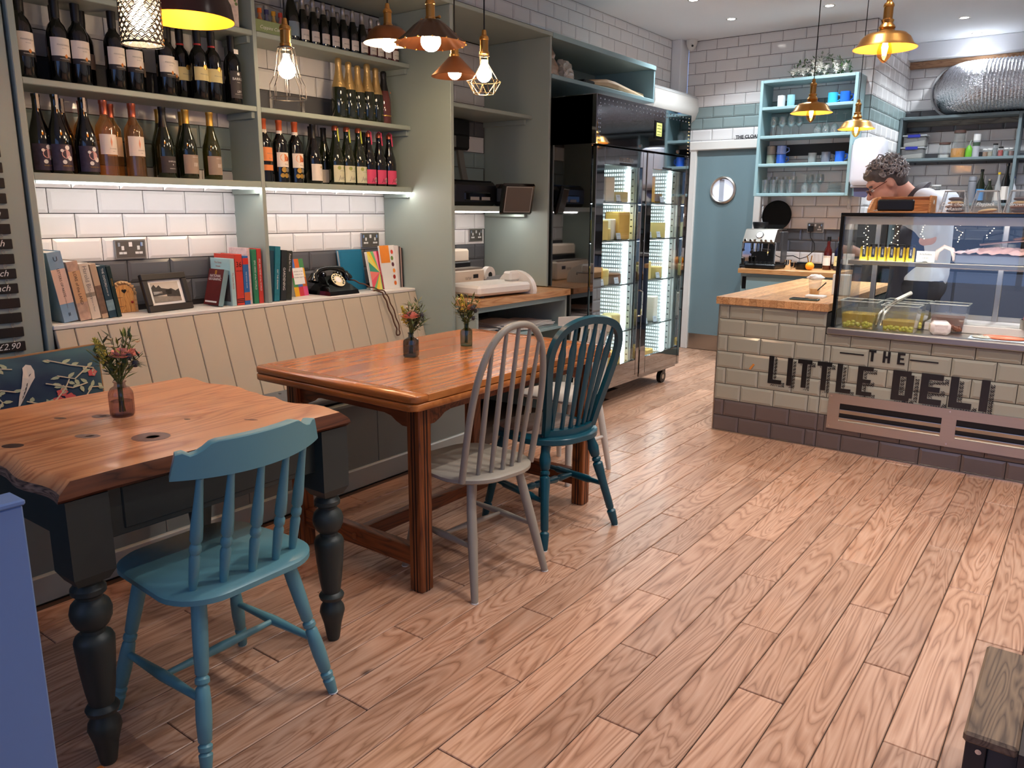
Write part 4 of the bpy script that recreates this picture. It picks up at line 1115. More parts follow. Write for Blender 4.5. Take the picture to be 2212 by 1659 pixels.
def bouquet(t, seed, z0, petal, spray, flower_at, H=.16):
    r_ = random.Random(seed); stems = MB(); lv = [MB(), MB(), MB()]; buds = MB(); crm = MB(); th = MB()
    for i in range(22):
        a = r_.uniform(0, 2 * PI); tip = V(math.cos(a) * r_.uniform(.02, .085), math.sin(a) * r_.uniform(.02, .085), z0 + r_.uniform(.06, H * .9))
        base = V(r_.uniform(-.008, .008), r_.uniform(-.008, .008), .012); mid = (base + V(0, 0, z0 + .01)) / 2 + V(0, 0, .02)
        neck = V(math.cos(a) * .006, math.sin(a) * .006, z0)
        stems.tube([base, neck, neck * .4 + tip * .6 + V(0, 0, .01), tip], .0012, 5)
        for k in range(9):
            tt = r_.uniform(.1, 1); p = neck + (tip - neck) * tt
            d = V(r_.uniform(-1, 1), r_.uniform(-1, 1), r_.uniform(-.1, 1))
            leaf(lv[r_.choice((0, 0, 1, 2, 2))], p, d, r_.uniform(.022, .046), r_.uniform(.003, .006))
    # goldenrod spray
    base = V(0, 0, z0); tip = V(*spray)
    stems.tube([base, base * .5 + tip * .5 + V(0, 0, .015), tip], .0013, 5)
    for k in range(70):
        tt = r_.uniform(.45, 1.0); c = base + (tip - base) * tt; w = .030 * (1.08 - tt)
        p = c + V(r_.uniform(-w, w), r_.uniform(-w, w), r_.uniform(-w, w) * .8)
        buds.ell(p, .0036, .0036, .0040, 5, 4)
        leaf(lv[1], p, V(r_.uniform(-1, 1), r_.uniform(-1, 1), r_.uniform(0, 1)), .012, .002)
    # thistles with spiky bracts
    for k in range(4):
        a = r_.uniform(-1.2, 1.6); p = V(math.cos(a) * r_.uniform(.035, .065), math.sin(a) * r_.uniform(.035, .065), z0 + r_.uniform(.03, .09))
        th.ell(p, .0085, .0085, .011, 8, 6); stems.tube([V(0, 0, z0), p], .0013, 5)
        for j in range(9): leaf(lv[2], p, V(math.cos(j * .7), math.sin(j * .7), r_.uniform(-.4, .2)), .036, .0022)
    for k in range(7):
        a = r_.uniform(0, 6.28); p = V(math.cos(a) * r_.uniform(.02, .06), math.sin(a) * r_.uniform(.02, .06), z0 + r_.uniform(.06, .12))
        for j in range(6): leaf(crm, p, V(math.cos(j * 1.05), math.sin(j * 1.05), .5), .015, .006)
    stems.build('stems', GRN[0], t, smooth=True)
    for m_, q, nm in zip(GRN, lv, ('leaves', 'leaves', 'leaves')): q.build(nm, m_, t)
    buds.build('goldenrod', YEL, t); crm.build('small_blooms', CRM, t); th.build('thistle_heads', THIS, t, smooth=True)
    fl = MB(); c = V(*flower_at)
    for ring, (n_, l, el) in enumerate(((14, .040, .2), (13, .036, .5), (11, .030, .9), (8, .024, 1.25), (5, .017, 1.5))):
        for j in range(n_):
            a = 2 * PI * j / n_ + ring * .3; d = V(math.cos(a) * math.cos(el), math.sin(a) * math.cos(el), math.sin(el)).normalized(); s = d.cross(V(0, 0, 1)).normalized(); n2 = s.cross(d)
            w = .011 + .003 * r_.random(); l2 = l * r_.uniform(.9, 1.1)
            fl.add([c, c + d * l2 * .6 + s * w - n2 * .002, c + d * l2 + s * w * .7 + n2 * .003, c + d * l2 * 1.06 + n2 * .001, c + d * l2 - s * w * .7 + n2 * .003, c + d * l2 * .6 - s * w - n2 * .002], [(0, 1, 2, 3, 4, 5)])
    fl.build('carnation', petal, t)
    MB().turned(c - V(0, 0, .03), c, [(0, .003), (.4, .009), (1, .009)], 8).build('calyx', GRN[0], t)
def vase_glass(name, c, ior=1.45):
    return thin_glass(name, c, .8)
# round fluted vase
v1 = thing('fluted_bud_vase', 'smoky plum fluted bud vase of flowers on the slab table', 'vase', (1.278, 1.105, .7655))
def fluted(prof, nf=18, amp=.0012):
    b = MB(); rings = []; n_ = nf * 4
    for r_, z, fl in prof: rings.append([V((r_ + fl * amp * math.cos(nf * 2 * PI * j / n_)) * math.cos(2 * PI * j / n_), (r_ + fl * amp * math.cos(nf * 2 * PI * j / n_)) * math.sin(2 * PI * j / n_), z) for j in range(n_)])
    return b.ring_path(rings, cap1=False)
fluted([(.02, 0, 0), (.030, 0, 0), (.033, .005, .4), (.033, .012, 1), (.033, .062, 1), (.032, .072, .8), (.026, .084, .2), (.0165, .090, 0), (.015, .098, 0), (.0185, .102, 0), (.0185, .105, 0)]).build('glass', thin_glass('plum_glass', (.70, .61, .63, 1), .9), v1, smooth=True)
MB().lathe([(0, .004), (.030, .004), (.030, .045), (0, .045)], 20).build('water', thin_glass('vase_water', (.82, .78, .78, 1), .4), v1, smooth=40)
bouquet(v1, 1, .10, CORAL, (-.01, -.055, .235), (.02, .012, .175), .175)
def square_vase(label, loc, rz, tint, nm, petal, seed, spray, fl):
    t = thing('square_bud_vase', label, 'vase', loc, rz, 'square bud vases on the oak table')
    b = MB(); rings = []
    for w, z, rr in ((.024, 0, .010), (.0265, .002, .008), (.0275, .006, .006), (.0275, .066, .006), (.026, .073, .008), (.018, .080, .012), (.0115, .084, .0114), (.0105, .096, .0104), (.013, .099, .0129), (.013, .103, .0129)):
        ring = []
        for cx, cy, a0 in ((w - rr, w - rr, 0), (-(w - rr), w - rr, 90), (-(w - rr), -(w - rr), 180), (w - rr, -(w - rr), 270)):
            ring += [V(cx + rr * math.cos(R(a0 + 22.5 * i)), cy + rr * math.sin(R(a0 + 22.5 * i)), z) for i in range(5)]
        rings.append(ring)
    b.ring_path(rings, cap1=False).build('glass', thin_glass(nm, tint, .9), t, smooth=35)
    bouquet(t, seed, .098, petal, spray, fl, .16)
square_vase('slate-blue square bud vase with coral carnation, nearer on the oak table', (1.235, 2.372, .7555), R(25), (.36, .41, .45, 1), 'slate_glass', CORAL, 2, (-.03, -.02, .215), (.005, -.01, .165))
square_vase('green square bud vase with peach carnation, further on the oak table', (1.238, 2.735, .7555), R(38), (.45, .52, .43, 1), 'green_glass', PEACH, 3, (-.02, -.06, .24), (.01, .012, .165))

# ================================================================ PENDANT LAMPS
CORD = mat('black_cord', rgb(14, 13, 13), .7)
BULBM = emis('warm_bulb', (1.0, .74, .46, 1), 58)
AMBG = thin_glass('amber_bulb_glass', (1.0, .72, .34, 1), .8)
FIL = emis('amber_filament', (1.0, .55, .20, 1), 120)
BRASSIN = mat('pale_gold_lining', rgb(226, 196, 130), .5)
CREAMIN = mat('cream_enamel_lining', rgb(236, 220, 190), .45)
YELIN = mat('golden_lining', rgb(244, 170, 40), .4)
def pendant(label, x, y, z, shade, bulb='globe', group=None, bz=0, cordx=0):
    """z = level of the shade's lower rim"""
    t = thing('pendant_lamp', label, 'lamp', (x, y, z), 0, group)
    return t
def cordsock(t, zs, sock=BRASS, n=16):
    z = t.location.z
    MB().tube([(0, 0, zs + .075), (0, 0, 2.958 - z)], .0032, 6).build('cord', CORD, t)
    MB().lathe([(0.004, zs + .10), (.009, zs + .10), (.012, zs + .078), (.018, zs + .074), (.0215, zs + .066), (.0215, zs + .060), (.019, zs + .058), (.019, zs + .012), (.0225, zs + .010), (.0225, zs), (.015, zs - .002)], n).build('lamp_holder', sock, t, smooth=30)
    MB().lathe([(0.002, 2.958 - z), (.05, 2.958 - z), (.05, 2.945 - z), (.02, 2.93 - z), (0.002, 2.93 - z)], 20).build('ceiling_rose', BLACK, t, smooth=40)
def globe_bulb(t, zc, r=.032, m=None):
    b = MB(); prof = [(.012, zc + r * 1.75), (.013, zc + r * 1.35), (.017, zc + r * 1.05)]
    for i in range(9):
        a = R(50 - 140 * i / 8); prof.append((r * math.cos(a), zc + r * math.sin(a)))
    b.lathe(prof, 18).build('bulb', m or BULBM, t, smooth=True)
def edison_bulb(t, zt):
    o = MB().lathe([(.013, zt), (.014, zt - .015), (.026, zt - .045), (.030, zt - .068), (.026, zt - .088), (.012, zt - .106), (.004, zt - .112)], 18).build('bulb', AMBG, t, smooth=True)
    b = MB()
    for k in range(6):
        a = k * PI / 3; b.tube([(.004 * math.cos(a), .004 * math.sin(a), zt - .018), (.011 * math.cos(a), .011 * math.sin(a), zt - .05), (.005 * math.cos(a), .005 * math.sin(a), zt - .082)], .0028, 5)
    b.build('filament', FIL, o)
def shade(t, outer, m_out, m_in, n=32, th=.0012, flute=None):
    """outer = [(r, z)] from top to rim"""
    def rg(r_, z, k=0): return [V(r_ * (1 + (flute[1] * math.cos(flute[0] * 2 * PI * j / n) if flute else 0)) * math.cos(2 * PI * j / n), r_ * math.sin(2 * PI * j / n) * (1 + (flute[1] * math.cos(flute[0] * 2 * PI * j / n) if flute else 0)), z) for j in range(n)]
    so = MB().ring_path([rg(r_, z) for r_, z in outer], cap0=False, cap1=False).build('shade', m_out, t, smooth=35)
    MB().ring_path([rg(r_ - th, z - .0008) for r_, z in outer], cap0=False, cap1=False).build('shade_lining', m_in, so, smooth=35)
    return so
# over the oak table
t = pendant('dark copper scalloped pendant lamp in the middle cluster, largest shade', 1.167, 2.60, 2.045, None)
cordsock(t, .095); sc_ = shade(t, [(.024, .096), (.045, .090), (.075, .068), (.115, .030), (.150, .002)], mat('dark_bronze', rgb(88, 66, 54), .35, .9, var=.2, vscale=30), COPPER, n=96, flute=(16, .018))
bd = MB()
for k in range(16): bd.ell((.150 * math.cos(k * PI / 8), .150 * math.sin(k * PI / 8), .003), .0045, .0045, .0045, 6, 4)
bd.build('rim_studs', BRASS, sc_)
for s in (-1, 1):
    MB().tube([(.03 * s, 0, .10), (.045 * s, 0, .10)], .004, 6).ell((.05 * s, 0, .10), .007, .007, .007, 8, 6).build('thumb_screw', BRASS, t, smooth=True)
globe_bulb(t, .012, .042)
t = pendant('cream-lined copper dish pendant lamp at the back left of the middle cluster', .70, 2.815, 2.135, None)
cordsock(t, .075); shade(t, [(.024, .078), (.065, .068), (.092, .045), (.103, .018), (.117, 0)], COPPER, CREAMIN); globe_bulb(t, -.004, .034)
t = pendant('plain copper cone pendant lamp in the middle cluster', 1.053, 2.884, 1.965, None)
cordsock(t, .085); shade(t, [(.018, .088), (.03, .08), (.108, 0)], COPPER, COPPER); globe_bulb(t, .016, .030)
WIREG = mat('antique_wire', rgb(170, 150, 118), .3, .9)
t = pendant('diamond wire-cage pendant lamp at the right of the middle cluster', 1.232, 2.876, 1.875, None)
cordsock(t, .165)
cg = MB(); top_ = [V(.024 * math.cos(k * PI / 4), .024 * math.sin(k * PI / 4), .158) for k in range(8)]; mid_ = [V(.076 * math.cos(k * PI / 4), .076 * math.sin(k * PI / 4), .052) for k in range(8)]; bot_ = [V(.047 * math.cos(k * PI / 4 + PI / 8), .047 * math.sin(k * PI / 4 + PI / 8), 0) for k in range(8)]
up_ = [V(.022 * math.cos(k * PI / 4), .022 * math.sin(k * PI / 4), .125) for k in range(8)]
for k in range(0, 8):
    if k % 2 == 0: cg.cyl(top_[k], up_[k], .0016, n=6); cg.cyl(up_[k], mid_[k], .0016, n=6)
    cg.cyl(mid_[k], bot_[k], .0016, n=6); cg.cyl(mid_[k], bot_[k - 1], .0016, n=6); cg.cyl(mid_[k], mid_[(k + 1) % 8], .0016, n=6); cg.cyl(bot_[k], bot_[(k + 1) % 8], .0016, n=6); cg.cyl(top_[k], top_[(k + 1) % 8], .0016, n=6)
cg.build('wire_cage', WIREG, t); globe_bulb(t, .082, .034)
# between the tables
t = pendant('open bell-shaped wire-cage pendant lamp in front of the champagne shelf', .925, 2.043, 1.785, None)
cordsock(t, .19)
cg = MB(); BW = mat('black_wire', rgb(90, 84, 78), .3, .9)
for k in range(8):
    a = k * PI / 4 + .2; c_, s_ = math.cos(a), math.sin(a)
    cg.tube([(.032 * c_, .032 * s_, .182), (.040 * c_, .040 * s_, .12), (.050 * c_, .050 * s_, .08), (.066 * c_, .066 * s_, .05), (.068 * c_, .068 * s_, 0)], .0015, 6)
    if k % 2 == 0: cg.cyl((.070 * c_, .070 * s_, 0), (.070 * c_, .070 * s_, -.02), .0012, n=5)
for r_, z in ((.032, .182), (.068, 0)): cg.tube([(r_ * math.cos(k * PI / 16), r_ * math.sin(k * PI / 16), z) for k in range(32)], .0016, 6, loop=True)
cg.build('wire_cage', BW, t)
MB().lathe([(.031, .1835), (.031, .186), (.02, .188)], 20).build('cage_collar', CHROME, t, smooth=40)
globe_bulb(t, .105, .033)
t = pendant('black dome pendant lamp with glowing golden lining, top left', .927, 1.64, 1.995, None)
cordsock(t, .155); shade(t, [(.02, .158), (.06, .150), (.11, .115), (.142, .055), (.150, 0)], mat('dark_red_black', rgb(40, 18, 16), .25), YELIN); globe_bulb(t, .07, .032)
# perforated crystal cylinder
t = pendant('pierced silver cylinder pendant lamp, top left over the slab table', 1.097, 1.372, 1.855, None)
cordsock(t, .16)
cy = MB(); rr_ = .060
for r_ in range(11):
    for k in range(18):
        z = .006 + r_ * .0135; a = 2 * PI * (k + .5 * (r_ % 2)) / 18; da = PI / 18 * .98; hz = .0088
        pt = [(a - da, z), (a, z + hz), (a + da, z), (a, z - hz)]
        for i in range(4):
            (a0, z0_), (a1, z1_) = pt[i], pt[(i + 1) % 4]
            cy.cyl((rr_ * math.cos(a0), rr_ * math.sin(a0), z0_), (rr_ * math.cos(a1), rr_ * math.sin(a1), z1_), .0017, n=5)
for z in (0, .152): cy.tube([(rr_ * math.cos(k * PI / 18), rr_ * math.sin(k * PI / 18), z) for k in range(36)], .003, 6, loop=True)
cy.build('pierced_shade', mat('silver_lattice', rgb(120, 112, 104), .2, 1.0), t)
MB().lathe([(.058, .0), (.058, .152)], 36, open_ends=True).build('inner_sleeve', thin_glass('sleeve_glass', (.9, .88, .86, 1), .6, milky=.12), t, smooth=True)
globe_bulb(t, .075, .030)
# three brass factory pendants over the counter
def factory(label, x, y, z, k=1.0):
    t = pendant(label, x, y, z, None, group='brass pendants over the counter')
    cordsock(t, .105)
    MB().lathe([(.012, .118), (.026, .112), (.022, .100), (.030, .090), (.034, .082), (.028, .074), (.036, .068), (.046, .060)], 24).build('collar', BRASS, t, smooth=30)
    shade(t, [(.040, .062), (.080, .056), (.098, .040), (.112, .014), (.128, 0)], BRASS, BRASSIN, n=40)
    edison_bulb(t, .055)
factory('nearest and largest-looking brass pendant, in front of the ceiling light', 2.682, 3.795, 2.050)
factory('brass pendant in front of the mug shelves, middle of three', 1.943, 5.313, 1.985)
factory('furthest and lowest brass pendant beside the white dispenser', 1.985, 6.279, 1.965)
# recessed ceiling downlights
DLAB = ['recessed ceiling downlight at the top edge above the fridge', 'recessed ceiling downlight left of the pendant cords near the security camera', 'recessed ceiling downlight between the two right pendant cords', 'recessed ceiling downlight above the foil duct, nearer one', 'recessed ceiling downlight above the foil duct, beside the white bulkhead']
DLG = emis('downlight_glow', (1.0, .93, .86, 1), 14)
for i, (x, y) in enumerate(DOWNLIGHTS):
    t = thing('ceiling_downlight', DLAB[i] if i < 5 else 'recessed ceiling downlight out of view overhead', 'downlight', (x, y, 2.9595), 0, 'recessed ceiling downlights')
    MB().lathe([(.030, -.001), (.042, -.004), (.045, -.002), (.045, 0)], 24, open_ends=True).build('bezel', STEEL, t, smooth=40)
    MB().lathe([(.0005, -.0015), (.032, -.0015), (.032, 0)], 24).build('lens', DLG, t)
    ld = D.lights.new('downlight_beam', 'SPOT'); ld.energy = DL_POWER * 4; ld.color = (1.0, .94, .89) if y < 5 else (.86, .94, 1.0); ld.energy *= 1.0 if y < 5 else 1.65; ld.spot_size = R(125); ld.spot_blend = .8; ld.shadow_soft_size = .035
    lo = obj('downlight_beam', ld, t, loc=(0, 0, -.012))
# ================================================================ BOTTLES
GDK = mat('near_black_glass', rgb(12, 12, 11), .06, coat=.6)
GGR = mat('dark_green_glass', rgb(24, 30, 14), .06, coat=.6)
GOL = mat('olive_green_glass', rgb(58, 58, 18), .06, coat=.6, trans=.25)
GAM = thin_glass('rose_wine_glass', (.93, .70, .42, 1), 1.0, f0=.06, milky=.10, milk=(.75, .42, .2, 1))
GPK = mat('pink_brut_glass', rgb(96, 44, 40), .06, coat=.6)
PROF = {
 'bordeaux': [(.004, 0), (.034, 0), (.0375, .004), (.0378, .185), (.0355, .200), (.024, .219), (.0158, .236), (.0142, .250), (.0142, .285), (.0158, .287), (.0158, .300), (.004, .300)],
 'burgundy': [(.004, 0), (.038, 0), (.041, .005), (.041, .125), (.0385, .150), (.030, .182), (.021, .212), (.0155, .240), (.0145, .260), (.0145, .288), (.0158, .290), (.0158, .300), (.004, .300)],
 'champagne': [(.004, 0), (.040, 0), (.043, .006), (.043, .135), (.039, .165), (.028, .205), (.020, .240), (.0165, .265), (.0160, .285), (.0175, .288), (.0175, .308), (.012, .316), (.004, .317)],
 'sherry': [(.004, 0), (.035, 0), (.038, .004), (.0385, .175), (.0375, .190), (.030, .212), (.018, .228), (.0150, .240), (.0160, .262), (.0165, .305), (.004, .307)],
}
_bm = {}
def bottle(kind, loc, glass, cap, label, grp, labels=(), scale=1.0, capz=None, words=(), extra=None, name='wine_bottle', rz=0.0):
    t = thing(name, label, 'bottle', loc, rz, grp)
    pr_ = PROF[kind]
    def part(nm, key, build, m):
        kk = (kind, scale, nm, m.name) + key
        if kk not in _bm: _bm[kk] = build()
        return obj(nm, _bm[kk], t)
    P = [(r_ * scale, z * scale) for r_, z in pr_]
    part('glass', (), lambda: MB().lathe(P, 18).mesh('glass', glass, 40), glass)
    if cap:
        cz = (capz or .232) * scale
        def rad(z):
            for (r0, z0), (r1, z1) in zip(P[:-1], P[1:]):
                if z0 <= z <= z1 and z1 > z0: return r0 + (r1 - r0) * (z - z0) / (z1 - z0)
            return P[-2][0]
        zs = [cz] + [z for _, z in P if z > cz + .001]
        cp_ = [(rad(cz) + .0007, cz)] + [(r_ + .0007, z + (.0007 if r_ < .006 else 0)) for r_, z in P if z > cz + .001]
        part('capsule', (cz,), lambda: MB().lathe(cp_, 18).mesh('capsule', cap, 40), cap)
    rbody = max(r_ for r_, _ in P)
    for (z0, z1, half, m) in labels:
        z0 *= scale; z1 *= scale
        def mk():
            b = MB(); n_ = 12; rr = rbody + .0006
            vs = [V(rr * math.cos(half * (-1 + 2 * i / n_)), rr * math.sin(half * (-1 + 2 * i / n_)), z) for z in (z0, z1) for i in range(n_ + 1)]
            return b.add(vs, [(i, i + 1, n_ + 2 + i, n_ + 1 + i) for i in range(n_)]).mesh('paper_label', m, 'all')
        part('paper_label', (round(z0, 4), round(z1, 4), half), mk, m)
    for (s, sz, z, m, kw) in words:
        wrap_letter(t, s, sz * scale, m, rbody + .0010, z * scale, **kw)
    if extra: extra(t, rbody)
    return t
def medal(z, a, r_, m):
    def f(t, rb):
        b = MB(); c = a
        pts = [V((rb + .0012) * math.cos(c + r_ * math.cos(q) / rb), (rb + .0012) * math.sin(c + r_ * math.cos(q) / rb), z + r_ * math.sin(q)) for q in [2 * PI * k / 14 for k in range(14)]]
        b.add(pts, [tuple(range(14))]).build('medal_seal', m, t)
    return f
def many(*fs):
    def f(t, rb):
        for q in fs: q(t, rb)
    return f
def diamond(z, a, w, h, m):
    def f(t, rb):
        pts = [V((rb + .0013) * math.cos(a + dx / rb), (rb + .0013) * math.sin(a + dx / rb), z + dz) for dx, dz in ((-w, 0), (0, -h), (w, 0), (0, h))]
        MB().add(pts, [(0, 1, 2, 3)]).build('diamond_mark', m, t)
    return f
S2, S3, S1 = 1.8415, 1.4975, 2.1785
LW = mat('bottle_label_white', rgb(226, 216, 206), .6); LK = mat('bottle_band_dark', rgb(40, 34, 34), .5); LCR = mat('bottle_label_cream', rgb(208, 194, 140), .6, var=.05)
LBE = mat('bottle_label_taupe', rgb(150, 132, 118), .6); LDK = mat('bottle_label_charcoal', rgb(58, 52, 54), .6); LOR = mat('bottle_label_orange', rgb(226, 140, 84), .6)
LPK = mat('bottle_label_pink', rgb(210, 70, 110), .6); LGN = mat('bottle_label_green_print', rgb(206, 206, 178), .6, var=.08, vscale=60); LBL = mat('bottle_label_blue', rgb(130, 150, 165), .6)
CAPK = mat('black_capsule', rgb(20, 18, 18), .35); CAPCU = mat('copper_capsule', rgb(176, 96, 74), .3, .7); CAPG = mat('gold_capsule', rgb(190, 150, 70), .32, .7); CAPS = mat('silver_foil', rgb(186, 180, 174), .3, .8, bump=.3, bscale=80); CAPGF = mat('gold_foil', rgb(196, 166, 110), .34, .7, bump=.3, bscale=80)
CAPO = mat('orange_capsule', rgb(190, 90, 50), .35, .3); CORK = mat('cork', rgb(190, 150, 106), .8)
ORNG = mat('amber_print', rgb(196, 118, 40), .5); MULTI = mat('pictorial_label', rgb(58, 48, 66), .5, var=.75, vscale=45)
# top-left bay: white-labelled sherries (shelf 2)
Yp = lambda px, X, y: None
row = [1.415, 1.545, 1.622, 1.765, 1.842, 1.985]
for i, y in enumerate(row):
    bottle('sherry', (.175, y, S2), GDK, CAPK, 'white-labelled dark bottle, %s from left on the upper left shelf' % ORD[i], 'white-labelled bottles on the upper left shelf',
           labels=[(.098, .165, 1.15, LW), (.078, .098, 1.15, LK)], capz=.24, words=[('MANZANILLA', .0085, .138, INKGY, dict(ang0=.15)), ('EN RAMA', .0045, .126, INKGY, dict(ang0=.15)), ('MANZANILLA DE JEREZ', .004, .088, INKW, dict(ang0=.15))], extra=diamond(.098, .25, .007, .009, ORNG))
for i, y in enumerate([1.46, 1.585, 1.69, 1.905]):
    bottle('sherry', (.075, y, S2), GDK, CAPK, 'dark bottle in the back row, %s from left on the upper left shelf' % ORD[i], 'back-row bottles on the upper left shelf', labels=[(.08, .14, 1.1, LBE)], capz=.24)
bottle('sherry', (.105, 2.045, S2), GDK, CAPK, 'half-hidden white-labelled bottle at the row end, upper left shelf', 'white-labelled bottles on the upper left shelf', labels=[(.098, .165, 1.15, LW), (.078, .098, 1.15, LK)], capz=.24, extra=diamond(.098, .25, .007, .009, ORNG))
for i, (x, y, m) in enumerate(((.11, 2.10, LCR), (.175, 2.145, LCR), (.175, 2.215, LCR))):
    bottle('sherry', (x, y, S2), GDK, CAPK, 'dark bottle with torn cream label, %s from left on upper left shelf' % ORD[i], 'cream-labelled bottles on the upper left shelf',
           labels=[(.085, .142, 1.1, m)], capz=.235, words=[('Walnut Brown', .0085, .112, INKGY, dict(ang0=.2, shear=.2))], extra=many(medal(.142, .25, .011, INKG), lambda t, rb: MB().lathe([(.0172, .236), (.0172, .243)], 16, open_ends=True).build('neck_ring', INKR, t)))
bottle('sherry', (.085, 2.275, S2), GDK, CAPK, 'black bottle with a white neck seal behind the cream-labelled ones', 'dark bottles on the upper left shelf', capz=.25)
bottle('sherry', (.165, 2.325, S2), GDK, CAPK, 'black port bottle with white emblem at the right end of the upper left shelf', 'dark bottles on the upper left shelf', labels=[(.03, .15, .9, LDK), (.225, .245, .3, INKW)], capz=.24,
       words=[('BARROS', .016, .115, INKW, dict(ang0=.1)), ('PORTO', .005, .10, INKW, dict(ang0=.1)), ('LBV', .014, .06, INKW, dict(ang0=.1, shear=.3)), ('LATE BOTTLED VINTAGE', .0038, .048, INKW, dict(ang0=.1))], extra=many(medal(.138, .1, .007, INKW)))
# lower left bay (shelf 3)
tagm = mat('paper_neck_tag', rgb(206, 198, 182), .7)
def necktag(t, rb): MB().box(.0155, .0165, -.004, .006, .245, .30).build('neck_tag', tagm, t)
for i, (x, y) in enumerate(((.135, 1.455), (.17, 1.51), (.17, 1.615))):
    bottle('burgundy', (x, y, S3), GDK, None, 'black bottle with pink pictorial label, %s from left on lower left shelf' % ORD[i], 'pictorial-label bottles on the lower left shelf', labels=[(.012, .112, 1.2, MULTI)],
           words=[('WHITE WINE', .007, .03, INKG, dict(ang0=.2))], extra=many(necktag, medal(.075, .1, .017, mat('label_blush', rgb(206, 160, 160), .6)), medal(.1, .25, .009, INKW), medal(.06, .45, .010, INKW), medal(.045, -.1, .008, INKW), medal(.088, -.25, .006, INKW)))
bottle('burgundy', (.07, 1.575, S3), GDK, None, 'black bottle with pale neck tag in the back row, lower left shelf', 'pictorial-label bottles on the lower left shelf', extra=necktag)
for i, (x, y) in enumerate(((.165, 1.70), (.165, 1.82))):
    bottle('bordeaux', (x, y, S3), GAM, CAPCU, 'amber rosé bottle with copper capsule, %s in front on lower left shelf' % ORD[i], 'rosé bottles on the lower left shelf', labels=[(.085, .165, 1.15, LW)], capz=.245,
           words=[('DOMAINE', .007, .108, INKGY, dict(ang0=.25)), ('rosé', .006, .098, INKGY, dict(ang0=.25))], extra=diamond(.135, .05, .004, .022, mat('rose_print', rgb(222, 150, 120), .6)))
for i, (x, y) in enumerate(((.065, 1.66), (.07, 1.775))):
    bottle('bordeaux', (x, y, S3), GAM, CAPCU, 'amber rosé bottle with copper capsule, %s in back row, lower left shelf' % ORD[i], 'rosé bottles on the lower left shelf', labels=[(.085, .165, 1.15, LW)], capz=.245)
bottle('burgundy', (.08, 1.865, S3), GOL, CAPK, 'olive-green bottle with black capsule in the back row, lower left shelf', 'white wine bottles on the lower left shelf', capz=.22)
bottle('burgundy', (.165, 1.955, S3), GGR, CAPK, 'dark green bottle with charcoal label and black capsule, lower left shelf', 'white wine bottles on the lower left shelf', labels=[(.022, .092, 1.0, LDK)], capz=.215, words=[('SIMPSONS', .0095, .070, INKW, dict(ang0=.25)), ('ROMAN ROAD', .005, .04, INKW, dict(ang0=.25))], extra=diamond(.057, .25, .003, .004, INKW))
bottle('burgundy', (.075, 1.99, S3), GOL, CAPG, 'olive-green bottle with gold capsule, back row left, lower left shelf', 'white wine bottles on the lower left shelf', capz=.24)
bottle('burgundy', (.165, 2.065, S3), GGR, CAPG, 'green gold-capsule bottle with taupe label, left of two, lower left shelf', 'gold-capsule bottles on the lower left shelf', labels=[(.022, .105, 1.05, LBE)], capz=.24, words=[('IIII', .024, .062, PAPER, dict(ang0=.3)), ('KLEINE ZALZE', .005, .095, INKW, dict(ang0=.3))])
bottle('burgundy', (.08, 2.10, S3), GOL, CAPG, 'olive-green bottle with gold capsule, back row right, lower left shelf', 'white wine bottles on the lower left shelf', capz=.24)
bottle('burgundy', (.165, 2.185, S3), GOL, CAPG, 'olive gold-capsule bottle with taupe label, right of two, lower left shelf', 'gold-capsule bottles on the lower left shelf', labels=[(.022, .105, 1.05, LBE)], capz=.24, words=[('IIII', .024, .062, PAPER, dict(ang0=.3)), ('KLEINE ZALZE', .005, .095, INKW, dict(ang0=.3))])
# right bay, shelf 3
shield = mat('shield_red', rgb(150, 58, 40), .5)
def capneck(t, rb): MB().lathe([(.0160, .232), (.0160, .250)], 16, open_ends=True).build('neck_band', LW, t)
bottle('bordeaux', (.165, 2.475, S3), GDK, CAPO, 'dark bottle with two orange labels at the left end of the lower right shelf', 'red wine bottles on the lower right shelf', labels=[(.10, .165, 1.1, LOR), (.055, .082, 1.1, LOR)], capz=.25, words=[('PRIMITIVO', .008, .135, INKGY, dict(ang0=.2)), ('Puglia', .009, .112, INKGY, dict(ang0=.2, shear=.3))], extra=capneck)
for i, y in enumerate((2.565, 2.66)):
    bottle('bordeaux', (.17, y, S3), GDK, CAPO, 'dark bottle with red shield and gold medals, %s of two on the lower right shelf' % ('left', 'right')[i], 'red wine bottles on the lower right shelf', labels=[(.075, .145, 1.1, LW)], capz=.25, words=[('Rioja', .011, .088, INKGY, dict(ang0=.2))],
           extra=many(capneck, medal(.12, -.15, .019, LOR), medal(.115, .3, .012, shield), medal(.062, -.2, .013, INKG), medal(.062, .3, .011, INKGY), medal(.034, -.45, .011, INKG), medal(.034, .1, .012, CAPG), medal(.034, .6, .010, INKGY)))
bottle('burgundy', (.165, 2.78, S3), GDK, CAPK, 'dark burgundy bottle with plain white label, middle of the lower right shelf', 'red wine bottles on the lower right shelf', labels=[(.016, .10, 1.0, LW)], capz=.23, words=[('Pinot', .006, .05, INKGY, dict(ang0=.35)), ('Noir', .006, .042, INKGY, dict(ang0=.35))], extra=medal(.085, .35, .006, INKG))
ribG = mat('lime_ribbon', rgb(190, 196, 80), .6); ribP = mat('pink_ribbon', rgb(214, 70, 110), .6)
def ribbon(m):
    def f(t, rb):
        MB().tube([(-.016, .004, .292), (0, .004, .302), (.017, .004, .292), (.0185, .004, .262), (.022, .006, .225)], 0, flat=(.009, .0012), upv=(1, 0, .2)).build('neck_ribbon', m, t)
    return f
